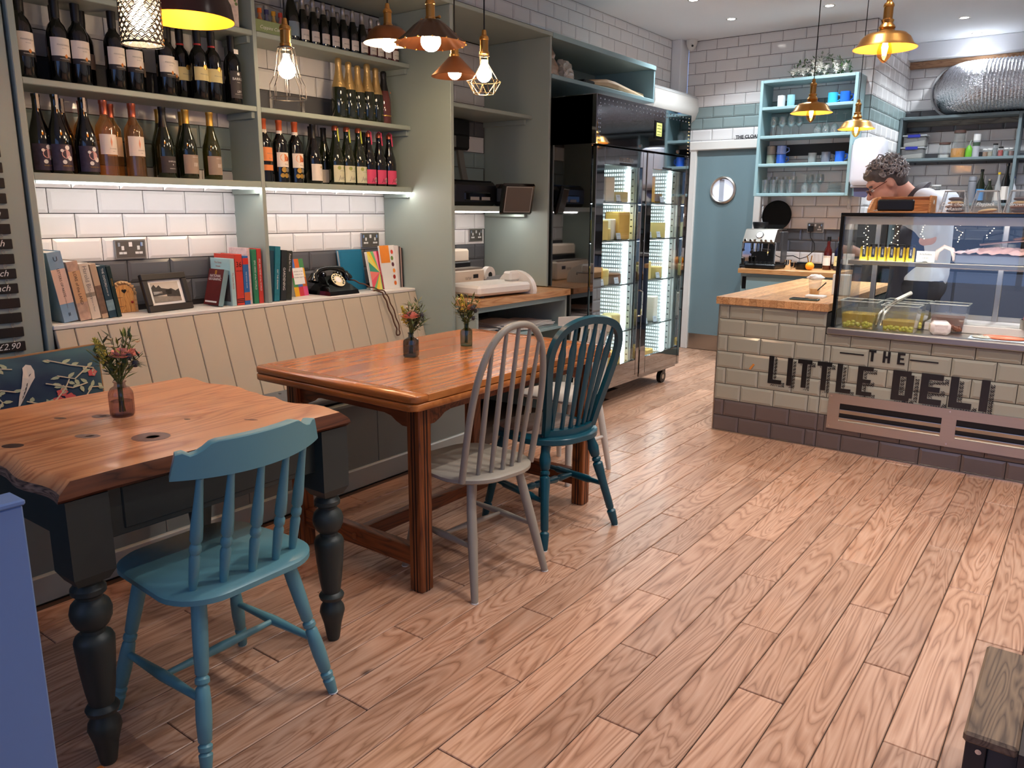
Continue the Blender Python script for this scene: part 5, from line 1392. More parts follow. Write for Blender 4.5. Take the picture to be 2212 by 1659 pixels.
for i, y in enumerate((2.935, 3.015, 3.10)):
    bottle('champagne', (.16, y, S3), GGR, CAPCU, 'green bottle with lime neck ribbon, %s of three on the lower right shelf' % ('leftmost', 'middle', 'rightmost')[i], 'lime-ribbon bottles on the lower right shelf', labels=[(.014, .105, 1.05, LGN)], capz=.29, scale=.97, words=[('Juicy', .030, .038, INKGY, dict(ang0=.2, shear=.3)), ('NATURALLY', .007, .075, INKGY, dict(ang0=.2))], extra=many(ribbon(ribG), medal(.088, -.3, .010, mat('leaf_print', rgb(150, 160, 90), .6)), medal(.088, .6, .010, mat('leaf_print', rgb(150, 160, 90), .6))))
for i, y in enumerate((3.175, 3.255, 3.335)):
    bottle('champagne', (.16, y, S3), GDK, CAPCU, 'dark bottle with pink neck ribbon, %s of three on the lower right shelf' % ('leftmost', 'middle', 'rightmost')[i], 'pink-ribbon bottles on the lower right shelf', labels=[(.014, .098, 1.05, LPK)], capz=.29, scale=.92, words=[('Juicy', .028, .036, INK, dict(ang0=.2, shear=.3))], extra=many(ribbon(ribP), medal(.035, .45, .014, LW)))
for i, (y, m) in enumerate(((2.845, LW), (2.93, LW), (3.215, LCR))):
    bottle('burgundy', (.07, y, S3), GGR, CAPK, 'dark bottle in the back row, %s from left on the lower right shelf' % ORD[i], 'back-row bottles on the lower right shelf', labels=[(.012, .08, 1.0, m)], capz=.23)
# right bay, shelf 2: champagne
for i, y in enumerate((2.985, 3.055, 3.12, 3.19, 3.255)):
    bottle('champagne', (.15, y, S2), GGR, CAPGF, 'gold-foil champagne bottle, %s from left on the upper right shelf' % ORD[i], 'champagne bottles on the upper right shelf', capz=.165, scale=(.98, .95, .92, .98, .94)[i], words=[('Brut', .010, .05, INKG, dict(ang0=.3))])
bottle('champagne', (.14, 3.325, S2), GPK, CAPK, 'black-foil sparkling bottle at the right end of the upper right shelf', 'champagne bottles on the upper right shelf', capz=.20, scale=.92, extra=medal(.175, .4, .006, LOR), labels=[(.05, .056, .8, INKG)])
# right bay, shelf 1: minis and gift box
bottle('burgundy', (.16, 2.685, S1), GDK, CAPK, 'dark bottle with pale blue label beside the green gift box, top right shelf', 'bottles on the top right shelf', labels=[(.03, .105, 1.0, LBL)], capz=.23, scale=.9)
for i in range(7):
    bottle('champagne', (.165, 2.75 + .0665 * i, S1), GDK, CAPS, 'small dark silver-foil bottle, %s from left on the top right shelf' % ORD[i], 'mini prosecco bottles on the top right shelf', labels=[(.03, .10, .95, LW)], capz=.235, scale=.70, words=[('PROSECCO', .014, .06, INKGY, dict(ang0=.2))])
for i in range(4):
    bottle('champagne', (.165, 3.215 + .0575 * i, S1), GPK, CAPS, 'small pink prosecco bottle, %s from left on the top right shelf' % ORD[i], 'mini rosé bottles on the top right shelf', labels=[(.03, .10, .95, LW)], capz=.235, scale=.66, words=[('PROSECCO', .014, .06, INKGY, dict(ang0=.2))])
for i in range(6):
    bottle('champagne', (.075, 2.79 + .0665 * i, S1), GDK, CAPS, 'small back-row bottle, %s from left on the top right shelf' % ORD[i], 'back-row mini bottles on the top right shelf', capz=.235, scale=.70)
gb = thing('gift_box', 'green card gift box of small colourful bottles on the top right shelf', 'box', (.165, 2.535, S1))
BXG = mat('sage_card', rgb(140, 156, 110), .7, var=.06, vscale=30)
MB().cbox(-.045, .045, -.105, .105, 0, .012, .002).cbox(.042, .046, -.105, .105, 0, .062, .001).cbox(-.046, -.042, -.105, .105, 0, .062, .001).cbox(-.045, .045, -.107, -.104, 0, .062, .001).cbox(-.045, .045, .104, .107, 0, .062, .001).build('tray', BXG, gb)
letter(gb, 'Coppins Cordials', .022, INKW, (.0465, 0, .03), (0, 1, 0), (0, 0, 1), shear=.35)
hd = MB().tube([(0, -.10, .05), (0, -.09, .13), (0, 0, .145), (0, .09, .13), (0, .10, .05)], .003, 6).build('handle', INKGY, gb)
for i, (c, lab) in enumerate((((214, 196, 176), 'cream-capped'), ((222, 110, 40), 'orange-capped'), ((60, 60, 110), 'navy-capped'), ((220, 160, 40), 'yellow-capped'), ((200, 70, 50), 'red-capped'))):
    y = 2.535 - .08 + i * .04
    t = thing('miniature_bottle', '%s miniature bottle standing in the green gift box' % lab, 'bottle', (.165, y, S1 + .0125), 0, 'miniatures in the gift box')
    MB().lathe([(.003, 0), (.016, 0), (.017, .003), (.017, .055), (.007, .075), (.007, .092), (.003, .092)], 14).build('glass', mat('mini_' + lab.split('-')[0], rgb(*[int(q * .6 + 70) for q in c]), .2, coat=.3), t, smooth=40)
    MB().lathe([(.003, .09), (.0105, .09), (.0105, .110), (.003, .111)], 14).build('cap', mat('minicap_' + lab.split('-')[0], rgb(*c), .45), t, smooth=40)
FLB = mat('floral_card', rgb(214, 196, 188), .6, var=.5, vscale=50)
tn = thing('floral_carton', 'pale floral printed carton on the top left shelf', 'carton', (.15, 2.30, S1))
MB().cbox(-.05, .05, -.055, .055, 0, .26, .002).build('carton', FLB, tn); letter(tn, 'GIN', .04, INKR, (.0505, 0, .19), (0, 1, 0), (0, 0, 1)); letter(tn, 'No 50', .02, INKGY, (.0505, 0, .13), (0, 1, 0), (0, 0, 1))
fr_ = MB(); rn = random.Random(2)
for k in range(26):
    y, z, r_ = rn.uniform(-.048, .048), rn.uniform(.01, .25), rn.uniform(.004, .009)
    fr_.cur = rn.randrange(3); fr_.add([V(.0504, y + r_ * math.cos(a), z + r_ * math.sin(a)) for a in [k2 * PI / 4 for k2 in range(8)]], [tuple(range(8))])
fr_.build('printed_flowers', [mat('pf_red', rgb(190, 60, 60), .6), mat('pf_ink', rgb(60, 50, 60), .6), mat('pf_green', rgb(110, 130, 80), .6)], tn)['kind'] = 'stuff'
for i, y in enumerate((1.60, 1.72, 1.85, 1.98, 2.10, 2.20)):
    bottle('bordeaux', (.15, y, S1), GDK, CAPK, 'dark bottle on the top left shelf, %s from left' % ORD[i], 'bottles on the top left shelf', labels=[(.08, .15, 1.0, LW)], capz=.245, scale=.88)

# ================================================================ BOOKS ON THE LEDGE  (spines face the room)
LZ = .9085
_bk = 0
def book(label, y, thick, h, depth, cov, spine=None, words=(), lean=0.0, x=None, pages=True, band=None, name='book', cat='book', cover=None):
    """y = left side of the base; stands on the ledge, spine to +X; lean>0 tips the top towards -Y"""
    xf = x if x is not None else .21
    t = thing(name, label, cat, (xf, y + thick / 2, LZ + abs(math.sin(lean)) * thick / 2), 0, 'books on the ledge')
    t.rotation_euler = (lean, 0, 0)
    cm = cov; sm = spine or cov
    MB().cbox(-.003, 0, -thick / 2, thick / 2, 0, h, .001).build('spine', sm, t)
    MB().cbox(-depth, -.0005, -thick / 2, -thick / 2 + .0025, 0, h, .0008).build('front_cover', cm, t)
    MB().cbox(-depth, -.0005, thick / 2 - .0025, thick / 2, 0, h, .0008).build('back_cover', cm, t)
    MB().box(-depth + .004, -.003, -thick / 2 + .0025, thick / 2 - .0025, .003, h - .004).build('page_block', PAPER, t)
    if band:
        for z0, z1, m in band: MB().box(0, .0006, -thick / 2 + .0003, thick / 2 - .0003, z0, z1).build('spine_band', m, t)
    for s, sz, z, m in words:
        letter(t, s, sz, m, (.0010, 0, z), (0, 0, -1), (0, 1, 0))
    if cover: cover(t, thick, h, depth)
    return t
C = lambda n_, *c: mat('cover_' + n_, rgb(*c), .45, var=.06, vscale=30)
PIC = mat('swirl_jacket', rgb(190, 160, 140), .5, var=.55, vscale=40)
L8 = R(8)
BLU = C('blue', 130, 160, 186)
book('thick pale blue and pink book leaning at the left end of the ledge', 1.437, .056, .285, .17, BLU, BLU, [('LETTERS OF NOTE', .014, .16, INK), ('a collection of correspondence', .007, .10, INKGY)], L8, band=[(.075, .215, C('pinkish', 222, 190, 172))], x=.20)
letter(D.objects['book'], 'U', .026, INK, (.0012, 0, .255), (0, 1, 0), (0, 0, 1)); letter(D.objects['book'], 'II', .02, INK, (.0012, 0, .03), (0, 1, 0), (0, 0, 1))
book('tan book with swirled jacket, second from left on the ledge', 1.501, .046, .245, .17, PIC, PIC, [('LORE of the LAND', .017, .135, INK)], L8, band=[(.075, .205, C('tan', 206, 164, 124))], x=.20)
book('pale cream book with grey spine lettering, third from left on the ledge', 1.553, .038, .235, .16, C('cream', 214, 202, 184), None, [('Harold Bloom', .024, .155, INKGY), ('How to Read', .010, .06, INKGY)], L8, x=.19, band=[(.095, .112, C('stamp', 150, 138, 120))])
book('slim brown photo-jacket book on the ledge, left group', 1.596, .026, .232, .16, C('tan2', 190, 164, 136), None, [], L8, x=.19, band=[(.02, .14, mat('photo_jacket', rgb(120, 96, 80), .5, var=.6, vscale=50))])
book('dark teal book with white lettering and a wave print spine', 1.626, .032, .222, .15, C('dteal', 34, 64, 78), None, [('THE OXFORD', .013, .17, INKW), ('BOOK OF', .008, .11, INKW)], L8, x=.19, band=[(.03, .075, mat('wave_print', rgb(120, 150, 160), .5, var=.5, vscale=60))])
book('thin dark green book at the right end of the left group', 1.662, .018, .22, .15, C('dgreen', 22, 46, 44), None, [('STORIES', .009, .15, INKG)], L8, x=.19)
# fairy door
fd = thing('fairy_door', 'little arched wooden fairy door with a heart, on the ledge', 'ornament', (.055, 1.765, LZ), 0)
arch = lambda w, h: [(-w, 0), (w, 0)] + [(w * math.cos(R(15 * i)), h - w + w * math.sin(R(15 * i))) for i in range(13)]
Mfd = lambda a, c, d: V(d - c * .12, a, c)
MB().prism(arch(.056, .14), Mfd, 0, .008).build('arch_surround', PALEW, fd)
for k in range(11):
    a = R(180 * k / 10); MB().cbox(-.009, .009, -.007, .007, -.004, .004, .002, Matrix.Translation(Mfd(.050 * math.cos(a), .084 + .050 * math.sin(a), .010)) @ Matrix.Rotation(-(a - PI / 2), 4, 'X')).build('arch_stone', PALEW, fd)
ar2 = arch(.042, .122)
GOLDW = wood('golden_pine', rgb(170, 112, 56), rgb(206, 148, 84), rgb(220, 168, 104), axis=2, scale=4, rough=.5)
for k in range(4):
    x0, x1 = -.042 + .021 * k + .0004, -.021 + .021 * k - .0004
    top = lambda x: .080 + math.sqrt(max(0, .042 ** 2 - x * x))
    MB().prism([(x0, .002), (x1, .002), (x1, top(x1)), ((x0 + x1) / 2, top((x0 + x1) / 2)), (x0, top(x0))], Mfd, .008, .013).build('plank', GOLDW, fd)
hrt = [(.011 * (16 * math.sin(t_) ** 3) / 16, .095 + .011 * (13 * math.cos(t_) - 5 * math.cos(2 * t_) - 2 * math.cos(3 * t_) - math.cos(4 * t_)) / 16) for t_ in [2 * PI * k / 24 for k in range(24)]]
MB().prism(hrt, Mfd, .0130, .0138).build('heart_cutout', BLACK, fd)
for z in (.028, .068): MB().prism([(-.042, z - .002), (-.012, z - .001), (-.010, z + .001), (-.042, z + .002)], Mfd, .013, .0142).build('hinge', RIND, fd)
MB().ell(Mfd(.030, .045, .015), .004, .006, .006, 8, 6).build('knob', INKR, fd)
# framed photograph
pf = thing('photo_frame', 'black frame with a black-and-white street photograph, on the ledge', 'picture frame', (.150, 1.93, LZ), R(6))
Mpf = Matrix.Rotation(R(-17), 4, 'Y')
for a in ((-.115, .115, 0, .03), (-.115, .115, .145, .175), (-.115, -.087, .03, .145), (.087, .115, .03, .145)):
    MB().cbox(-.012, .010, a[0], a[1], a[2], a[3], .003, Mpf).build('frame_bar', mat('frame_black', rgb(40, 36, 34), .4), pf)
MB().box(-.008, -.004, -.088, .088, .029, .146, Mpf).build('mount', INKW, pf)
MB().box(-.004, -.0034, -.070, .070, .042, .134, Mpf).build('photograph', mat('sepia_sky', rgb(190, 182, 170), .4, var=.1, vscale=20), pf)
def php(P, m, nm='photo_detail'):
    MB().add([Mpf @ V(-.0030, y, z) for y, z in P], [tuple(range(len(P)))]).build(nm, m, pf)
PD = mat('photo_dark', rgb(52, 48, 46), .4, var=.5, vscale=90); PG = mat('photo_grey', rgb(128, 122, 114), .4, var=.3, vscale=60)
php([(-.07, .042), (.07, .042), (.07, .062), (-.07, .075)], PG); php([(-.07, .072), (-.01, .076), (.03, .078), (.03, .098), (-.02, .108), (-.03, .122), (-.045, .112), (-.055, .126), (-.07, .112)], PD); php([(.0, .068), (.07, .062), (.07, .10), (.05, .092), (.03, .104), (.0, .098)], PD); php([(-.065, .08), (-.02, .082), (-.02, .092), (-.065, .094)], INKW)
MB().cbox(-.095, -.012, -.02, .02, .0, .004, .001).build('easel_foot', BLACK, pf)
# magazine-style book leaning: plain dark red cover with yellow border mark and title
def ngcover(t, th, h, d):
    y = -th / 2 - .0004
    MB().box(-d + .004, -.006, y - .0006, y, .004, h - .004).build('cover_print', mat('dusky_red_print', rgb(98, 34, 34), .4, var=.35, vscale=14), t)
    letter(t, 'NATIONAL', .018, INKW, (-d / 2, y - .0012, h - .034), (1, 0, 0), (0, 0, 1)); letter(t, 'GEOGRAPHIC', .0165, INKW, (-d / 2, y - .0012, h - .050), (1, 0, 0), (0, 0, 1))
    for a in ((-d / 2 - .005, -d / 2 - .0035, h - .024, h - .008), (-d / 2 + .0035, -d / 2 + .005, h - .024, h - .008), (-d / 2 - .005, -d / 2 + .005, h - .0095, h - .008), (-d / 2 - .005, -d / 2 + .005, h - .024, h - .0225)):
        MB().box(a[0], a[1], y - .0012, y - .0008, a[2], a[3]).build('yellow_border', mat('bright_yellow', rgb(240, 196, 40), .5), t)
    MB().box(-d + .01, -.02, y - .0011, y - .0007, .012, .020).build('caption_line', PAPER, t)
ng = book('small dark red paperback leaning on the books beside the photo frame', 2.135, .026, .175, .125, C('ngred', 96, 34, 34), C('ngblue', 120, 150, 158), [], R(-15), x=.205, cover=ngcover, name='paperback')
def hotels(t, th, h, d):
    y = -th / 2 - .0004
    MB().box(-d + .03, -.01, y - .0006, y, .02, .15).build('cover_photo', mat('mono_photo', rgb(90, 92, 96), .5, var=.7, vscale=30), t)
    letter(t, 'The Great', .014, INKR, (-d * .6, y - .001, h - .02), (1, 0, 0), (0, 0, 1)); letter(t, 'Hotels', .014, INKR, (-d * .6, y - .001, h - .038), (1, 0, 0), (0, 0, 1))
book('pale aqua travel book with a monochrome cover, behind the small red paperback', 2.205, .024, .225, .16, C('aqua', 168, 204, 208), None, [('The Great Hotels', .011, .12, INKR)], 0, x=.215, cover=hotels)
book('bright red book numbered 36 on its spine', 2.233, .040, .245, .17, C('red', 206, 66, 52), None, [], 0, x=.215, band=[(.012, .016, INK), (.02, .024, INK), (.028, .032, INK)])
t36 = [o for o in D.objects if o.name.startswith('book') and 'numbered 36' in o.get('label', '')][0]
letter(t36, '36', .038, INK, (.0012, 0, .195), (0, 1, 0), (0, 0, 1), sx=.85); letter(t36, 'HOURS', .010, INK, (.0012, 0, .165), (0, 1, 0), (0, 0, 1))
book('blue travel guide with red label, right of the red 36 book', 2.275, .032, .235, .16, C('gblue', 44, 104, 170), None, [('THE ROUGH GUIDE', .009, .12, INKW)], 0, x=.215, band=[(.195, .225, C('tagred', 206, 50, 40)), (.02, .06, C('oran', 206, 96, 60))])
book('pale patterned paperback between the blue and green books', 2.310, .016, .272, .15, mat('floral_jacket', rgb(214, 190, 190), .5, var=.4, vscale=60), None, [], 0, x=.205)
book('tall green-spined book near the divider', 2.329, .027, .265, .17, C('green', 46, 128, 92), None, [('EPIC HIKES of the WORLD', .0125, .14, INKW)], 0, x=.215)
book('tall red-spined book against the divider', 2.358, .026, .268, .17, C('red2', 196, 62, 54), None, [('EPIC BIKE RIDES of the WORLD', .0115, .14, INKW)], 0, x=.215)
# right bay books
book('dark blue book at the divider, right bay', 2.419, .024, .255, .16, C('navyt', 30, 66, 84), None, [], L8 * -.6, x=.21, name='book')
book('tall teal fish-print book in the right bay', 2.446, .032, .275, .17, mat('teal_print', rgb(34, 120, 138), .5, var=.3, vscale=40), None, [('EAT THE SEASONS', .012, .11, INKW)], R(-5), x=.215)
book('dark book with gardening title in white, right bay', 2.485, .034, .255, .17, C('blackg', 36, 44, 48), None, [('GARDENING', .020, .11, INKW)], R(-5), x=.215)
book('black and green leafy-jacket book in the right bay', 2.523, .034, .25, .16, mat('leafy_jacket', rgb(48, 52, 46), .5, var=.6, vscale=40), None, [('Food for Free', .016, .19, INKW)], R(-5), x=.21)
def facing(label, y0, w, h, x, m, tilt=R(-12), rz=0, thick=.02, deco=None, name='book'):
    """a book whose front cover faces the room, leaning back against the tiles"""
    t = thing(name, label, 'book', (x, y0 + w / 2, LZ), rz, 'books on the ledge')
    Mx = Matrix.Rotation(tilt, 4, 'Y')
    MB().cbox(-.003, 0, -w / 2, w / 2, 0, h, .0008, Mx).build('front_cover', m, t); MB().cbox(-thick, -thick + .003, -w / 2, w / 2, 0.003, h, .0008, Mx).build('back_cover', m, t); MB().box(-thick + .003, -.003, -w / 2 + .003, w / 2 - .004, .005, h - .004, Mx).build('page_block', PAPER, t)
    if deco: deco(t, Mx, w, h)
    return t
def patch(t, Mx, y0, y1, z0, z1, m, d=.0006, nm='cover_print'):
    MB().box(.0002, d, y0, y1, z0, z1, Mx).build(nm, m, t)
def tletter(t, Mx, s, size, m, y, z, **k):
    o = letter(t, s, size, m, (0, 0, 0), (0, 1, 0), (0, 0, 1), **k); o.matrix_local = Mx @ basis((.0012, y, z), (0, 1, 0), (0, 0, 1))
def hist(t, Mx, w, h):
    cols = [(230, 170, 40), (70, 130, 80), (196, 60, 70), (70, 110, 180), (220, 90, 140), (200, 100, 40)]
    for i in range(3):
        for j in range(4):
            patch(t, Mx, -w / 2 + i * w / 3, -w / 2 + (i + 1) * w / 3, j * h / 4, (j + 1) * h / 4, C('patch%d' % ((i * 2 + j) % 6), *cols[(i * 2 + j) % 6]))
    patch(t, Mx, -w / 2 + .012, w / 2 - .012, h * .32, h * .76, INKW, .0010)
    for k, s in enumerate(('HISTORY OF THE', 'WORLD IN 100', 'MODERN OBJECTS')): tletter(t, Mx, s, .009, INK, 0, h * (.66 - .08 * k))
facing('multicoloured patchwork-cover history book facing out, right bay', 2.66, .105, .20, .10, C('patchbase', 210, 200, 180), R(-10), R(10), .03, hist)
facing('plain teal hardback facing out behind the black telephone', 3.03, .175, .235, .075, C('tealhb', 30, 108, 140), R(-9), 0, .022, lambda t, Mx, w, h: [patch(t, Mx, a, b_, c_, d_, C('tealdk', 22, 88, 118), .0005, 'embossed_rule') for a, b_, c_, d_ in ((-w / 2 + .01, w / 2 - .01, h - .014, h - .0125), (-w / 2 + .01, -w / 2 + .0115, .01, h - .014), (w / 2 - .0115, w / 2 - .01, .01, h - .014))])
def fan(t, Mx, w, h):
    cols = [(236, 90, 110), (240, 130, 120), (70, 160, 130), (230, 220, 110), (244, 196, 60), (120, 190, 120), (250, 150, 170), (200, 60, 110), (90, 140, 110), (240, 230, 150)]
    c0 = V(.0004, w / 2 - .03, h * .45)
    b = MB(); n_ = 20
    per = [(-w / 2, 0), (-w / 2, h * .25), (-w / 2, h * .5), (-w / 2, h * .75), (-w / 2, h), (-w / 4, h), (0, h), (w / 4, h), (w / 2, h), (w / 2, h * .75), (w / 2, h * .5), (w / 2, h * .25), (w / 2, 0), (w / 4, 0), (0, 0), (-w / 4, 0)]
    for i in range(len(per)):
        a, c_ = per[i], per[(i + 1) % len(per)]; b.cur = i % len(cols)
        b.add([Mx @ c0, Mx @ V(.0004, a[0], a[1]), Mx @ V(.0004, c_[0], c_[1])], [(0, 1, 2)])
    b.build('colour_fan', [C('fan%d' % i, *c_) for i, c_ in enumerate(cols)], t)
    patch(t, Mx, w / 2 - .024, w / 2, 0, h, C('fanred', 170, 24, 50), .001)
facing('book with a rainbow fan cover and red spine strip, right bay', 3.15, .125, .225, .175, PAPER, R(-10), R(12), .018, fan)
def veg(t, Mx, w, h):
    patch(t, Mx, -w / 2, w / 2 - .055, h * .6, h, C('vorange', 236, 140, 50))
    r_ = random.Random(4)
    for k, c_ in enumerate(((220, 110, 40), (170, 50, 40), (240, 150, 60), (90, 40, 60), (110, 140, 70), (206, 70, 50))):
        o = MB(); y, z, q = w / 2 - .03 + r_.uniform(-.008, .008), h * (.12 + .145 * k), .012
        o.add([Mx @ V(.0012, y + q * math.cos(a), z + q * 1.1 * math.sin(a)) for a in [2 * PI * j / 10 for j in range(10)]], [tuple(range(10))]).build('printed_vegetable', C('veg%d' % k, *c_), t)
facing('white magazine with a column of printed vegetables, right bay', 3.258, .138, .255, .165, INKW, R(-8), R(6), .012, veg, 'magazine')
for i, (m, lab) in enumerate(((C('mag1', 210, 204, 200), 'white'), (C('mag2', 70, 64, 62), 'charcoal'), (C('mag3', 190, 160, 150), 'pinkish'), (C('mag4', 44, 40, 40), 'black'))):
    book('slim %s magazine at the right end of the ledge' % lab, 3.392 + .0105 * i, .009, .25 - .005 * i, .12, m, None, [], R(2), x=.16, name='magazine')

# ================================================================ TELEPHONE
ph = thing('rotary_telephone', 'black bakelite rotary telephone on the ledge', 'telephone', (.125, 2.905, LZ), R(0))
# local x toward the room, y along the wall (dial faces the room / right)
def trap(b, x0, x1, y0, y1, z0, X0, X1, Y0, Y1, z1): b.add([(x0, y0, z0), (x1, y0, z0), (x1, y1, z0), (x0, y1, z0), (X0, Y0, z1), (X1, Y0, z1), (X1, Y1, z1), (X0, Y1, z1)], [(0, 1, 2, 3), (4, 5, 6, 7), (0, 1, 5, 4), (1, 2, 6, 5), (2, 3, 7, 6), (3, 0, 4, 7)])
b = MB(); trap(b, -.085, .10, -.105, .105, 0, -.08, .095, -.10, .10, .022); trap(b, -.08, .095, -.10, .10, .022, -.065, .055, -.075, .075, .055); trap(b, -.065, .045, -.075, .075, .055, -.045, -.005, -.055, .055, .10)
b.build('body', GLBLACK, ph)
Md = Matrix.Translation((.040, .0, .072)) @ Matrix.Rotation(R(50), 4, 'Y')
MB().lathe([(.001, 0), (.045, 0), (.047, .004), (.045, .009), (.001, .009)], 28, Md).build('dial_base', GLBLACK, ph, smooth=40)
dl = MB().lathe([(.020, .0092), (.043, .0092), (.043, .0104), (.020, .0104)], 28, Md).build('number_ring', CREAM, ph)
b = MB()
for k in range(10):
    a = R(40 + 28 * k); b.lathe([(.0005, .0106), (.0062, .0106), (.0062, .0112), (.0005, .0112)], 10, Md, (.0325 * math.cos(a), .0325 * math.sin(a), 0))
b.build('finger_holes', BLACK, dl)
MB().lathe([(.0005, .0106), (.019, .0106), (.019, .0120), (.0005, .0120)], 24, Md).build('dial_centre', INKW, ph)
for s in (-1, 1): MB().cbox(-.045, .0, s * .05 - .012, s * .05 + .012, .095, .118, .005).build('cradle', GLBLACK, ph)
hs_ = MB(); hs_.tube([(-.022, -.105, .108), (-.022, -.085, .128), (-.022, -.05, .138), (-.022, 0, .141), (-.022, .05, .138), (-.022, .085, .128), (-.022, .105, .108)], [.014, .016, .014, .0125, .014, .016, .014], 10)
for s in (-1, 1): hs_.turned((-.022, s * .108, .115), (-.015, s * .122, .072), [(0, .016), (.3, .020), (.7, .029), (1, .031)], 14)
hs_.build('handset', GLBLACK, ph, smooth=40)
CORDB = mat('brown_braided_cord', rgb(84, 50, 34), .8, var=.5, vscale=160)
cd = MB(); pts = [(.075, 3.02, .985), (.12, 3.06, .97), (.17, 3.10, .945), (.215, 3.13, .925), (.262, 3.16, .912), (.272, 3.175, .88), (.298, 3.195, .80), (.322, 3.21, .71), (.338, 3.20, .665), (.335, 3.175, .655), (.328, 3.185, .70), (.300, 3.165, .79), (.274, 3.150, .875), (.262, 3.135, .914), (.20, 3.115, .914)]
dense = []
for i in range(len(pts) - 1):
    for q in range(5): dense.append(V(*pts[i]).lerp(V(*pts[i + 1]), q / 5))
for _ in range(3): dense = [dense[0]] + [(dense[i - 1] + dense[i] * 2 + dense[i + 1]) / 4 for i in range(1, len(dense) - 1)] + [dense[-1]]
cd.tube([p + V(0.008, .003 * math.sin(i * 1.3), .003 * math.cos(i * 1.3)) for i, p in enumerate(dense)], .0042, 6)
tag(cd.build('telephone_cord', CORDB, smooth=True), 'brown braided telephone cord hanging down the bench back', 'cord')
# ================================================================ DELI COUNTER
dc = thing('deli_counter', 'putty-tiled deli counter lettered in black with a dark tiled foot', 'counter', (1.68, 4.66, 0))
CL = 3.0      # length along X
b = MB(); b.box(.004, .645, .006, 1.70, 0, .800); b.box(.645, CL, .006, .62, 0, .685); b.build('carcass', GROUT, dc)
HOLE = [(.645, 9, .68, 1.0)]
RW = lambda n_: [(k, BTILE if k < 2 else CTILE) for k in range(n_)]
tiles(dc, (0.0, .006, 0), (1, 0, 0), (0, 0, 1), .645, RW(8), 0, phase=.168, top=.805)
tiles(dc, (.645, .006, 0), (1, 0, 0), (0, 0, 1), 2.35, RW(7), 0, phase=(.168 - .645) % .206, top=.683)
MB().box(-.003, .648, -.004, .004, .803, .808).build('tile_trim', STEEL, dc)
MB().box(-.003, .003, -.003, .006, 0, .806).build('corner_trim', STEEL, dc)
MB().box(-.004, 3.0, -.006, .0, 0, .006).build('floor_trim', STEEL, dc)
tiles(dc, (0, 1.70, 0), (0, -1, 0), (0, 0, 1), 1.69, [(k, BTILE if k < 2 else WTILE) for k in range(8)], 0, phase=.1, top=.805)
# vent grille
vg = MB(); vx0, vx1, vz0, vz1 = .700, 2.05, .135, .345
VG = lambda a, c, d: V(a, -.006 + d, c)
def frame_with_slots(x0, x1, z0, z1, slots):
    b = MB(); xs = sorted(set([x0, x1] + [s[0] for s in slots] + [s[1] for s in slots])); zs = sorted(set([z0, z1] + [s[2] for s in slots] + [s[3] for s in slots]))
    for xa, xb in zip(xs[:-1], xs[1:]):
        for za, zb in zip(zs[:-1], zs[1:]):
            if any(xa >= s[0] - 1e-6 and xb <= s[1] + 1e-6 and za >= s[2] - 1e-6 and zb <= s[3] + 1e-6 for s in slots): continue
            b.box(xa, xb, -.012, -.004, za, zb)
    return b
sl = [(.765, 1.29, .185, .290), (1.36, 1.92, .185, .290)]
vo = frame_with_slots(vx0, vx1, vz0, vz1, sl).build('vent_grille', STEEL, dc)
for s in sl:
    MB().box(s[0], s[1], -.0035, -.003, s[2], s[3]).build('vent_dark', BLACK, vo)
    for z in (s[2] + .008, s[2] + .056):
        MB().add([(s[0], -.004, z - .010), (s[1], -.004, z - .010), (s[1], -.013, z + .012), (s[0], -.013, z + .012), (s[0], -.0035, z - .007), (s[1], -.0035, z - .007), (s[1], -.0125, z + .015), (s[0], -.0125, z + .015)], [(0, 1, 2, 3), (4, 5, 6, 7), (0, 1, 5, 4), (2, 3, 7, 6), (1, 2, 6, 5), (0, 3, 7, 4)]).build('slat', STEEL, vo)
for x in (.715, 1.325, 1.94):
    for z in (.15, .33): MB().cyl((x, -.012, z), (x, -.0135, z), .004).build('screw', CHROME, vo)
# painted lettering, flat on the tile faces
def block_letter(ch, w, h, s=None):
    s = s or w * .36
    R_ = {'L': [(0, s, 0, h), (0, w, 0, s * .85)], 'I': [((w - s) / 2, (w + s) / 2, 0, h)], 'T': [((w - s) / 2, (w + s) / 2, 0, h), (0, w, h - s * .85, h)],
          'E': [(0, s, 0, h), (0, w, 0, s * .8), (0, w * .88, h / 2 - s * .36, h / 2 + s * .36), (0, w, h - s * .8, h)], 'H': [(0, s, 0, h), (w - s, w, 0, h), (0, w, h / 2 - s * .4, h / 2 + s * .4)],
          'D': [(0, s, 0, h), (w - s, w, s * .5, h - s * .5), (0, w - s * .4, 0, s * .8), (0, w - s * .4, h - s * .8, h)]}
    return R_[ch]
SIGN = mat('sign_black', rgb(24, 24, 26), .22, coat=.3)
FY = -.0042
def paint(name, rects, ox, oz, lean=.0):
    b = MB()
    for i, (x0, x1, z0, z1) in enumerate(rects):
        y = FY - .0001 * i
        b.box(ox + x0, ox + x1, y - .0008, y, oz + z0, oz + z1)
    return b.build(name, SIGN, dc)
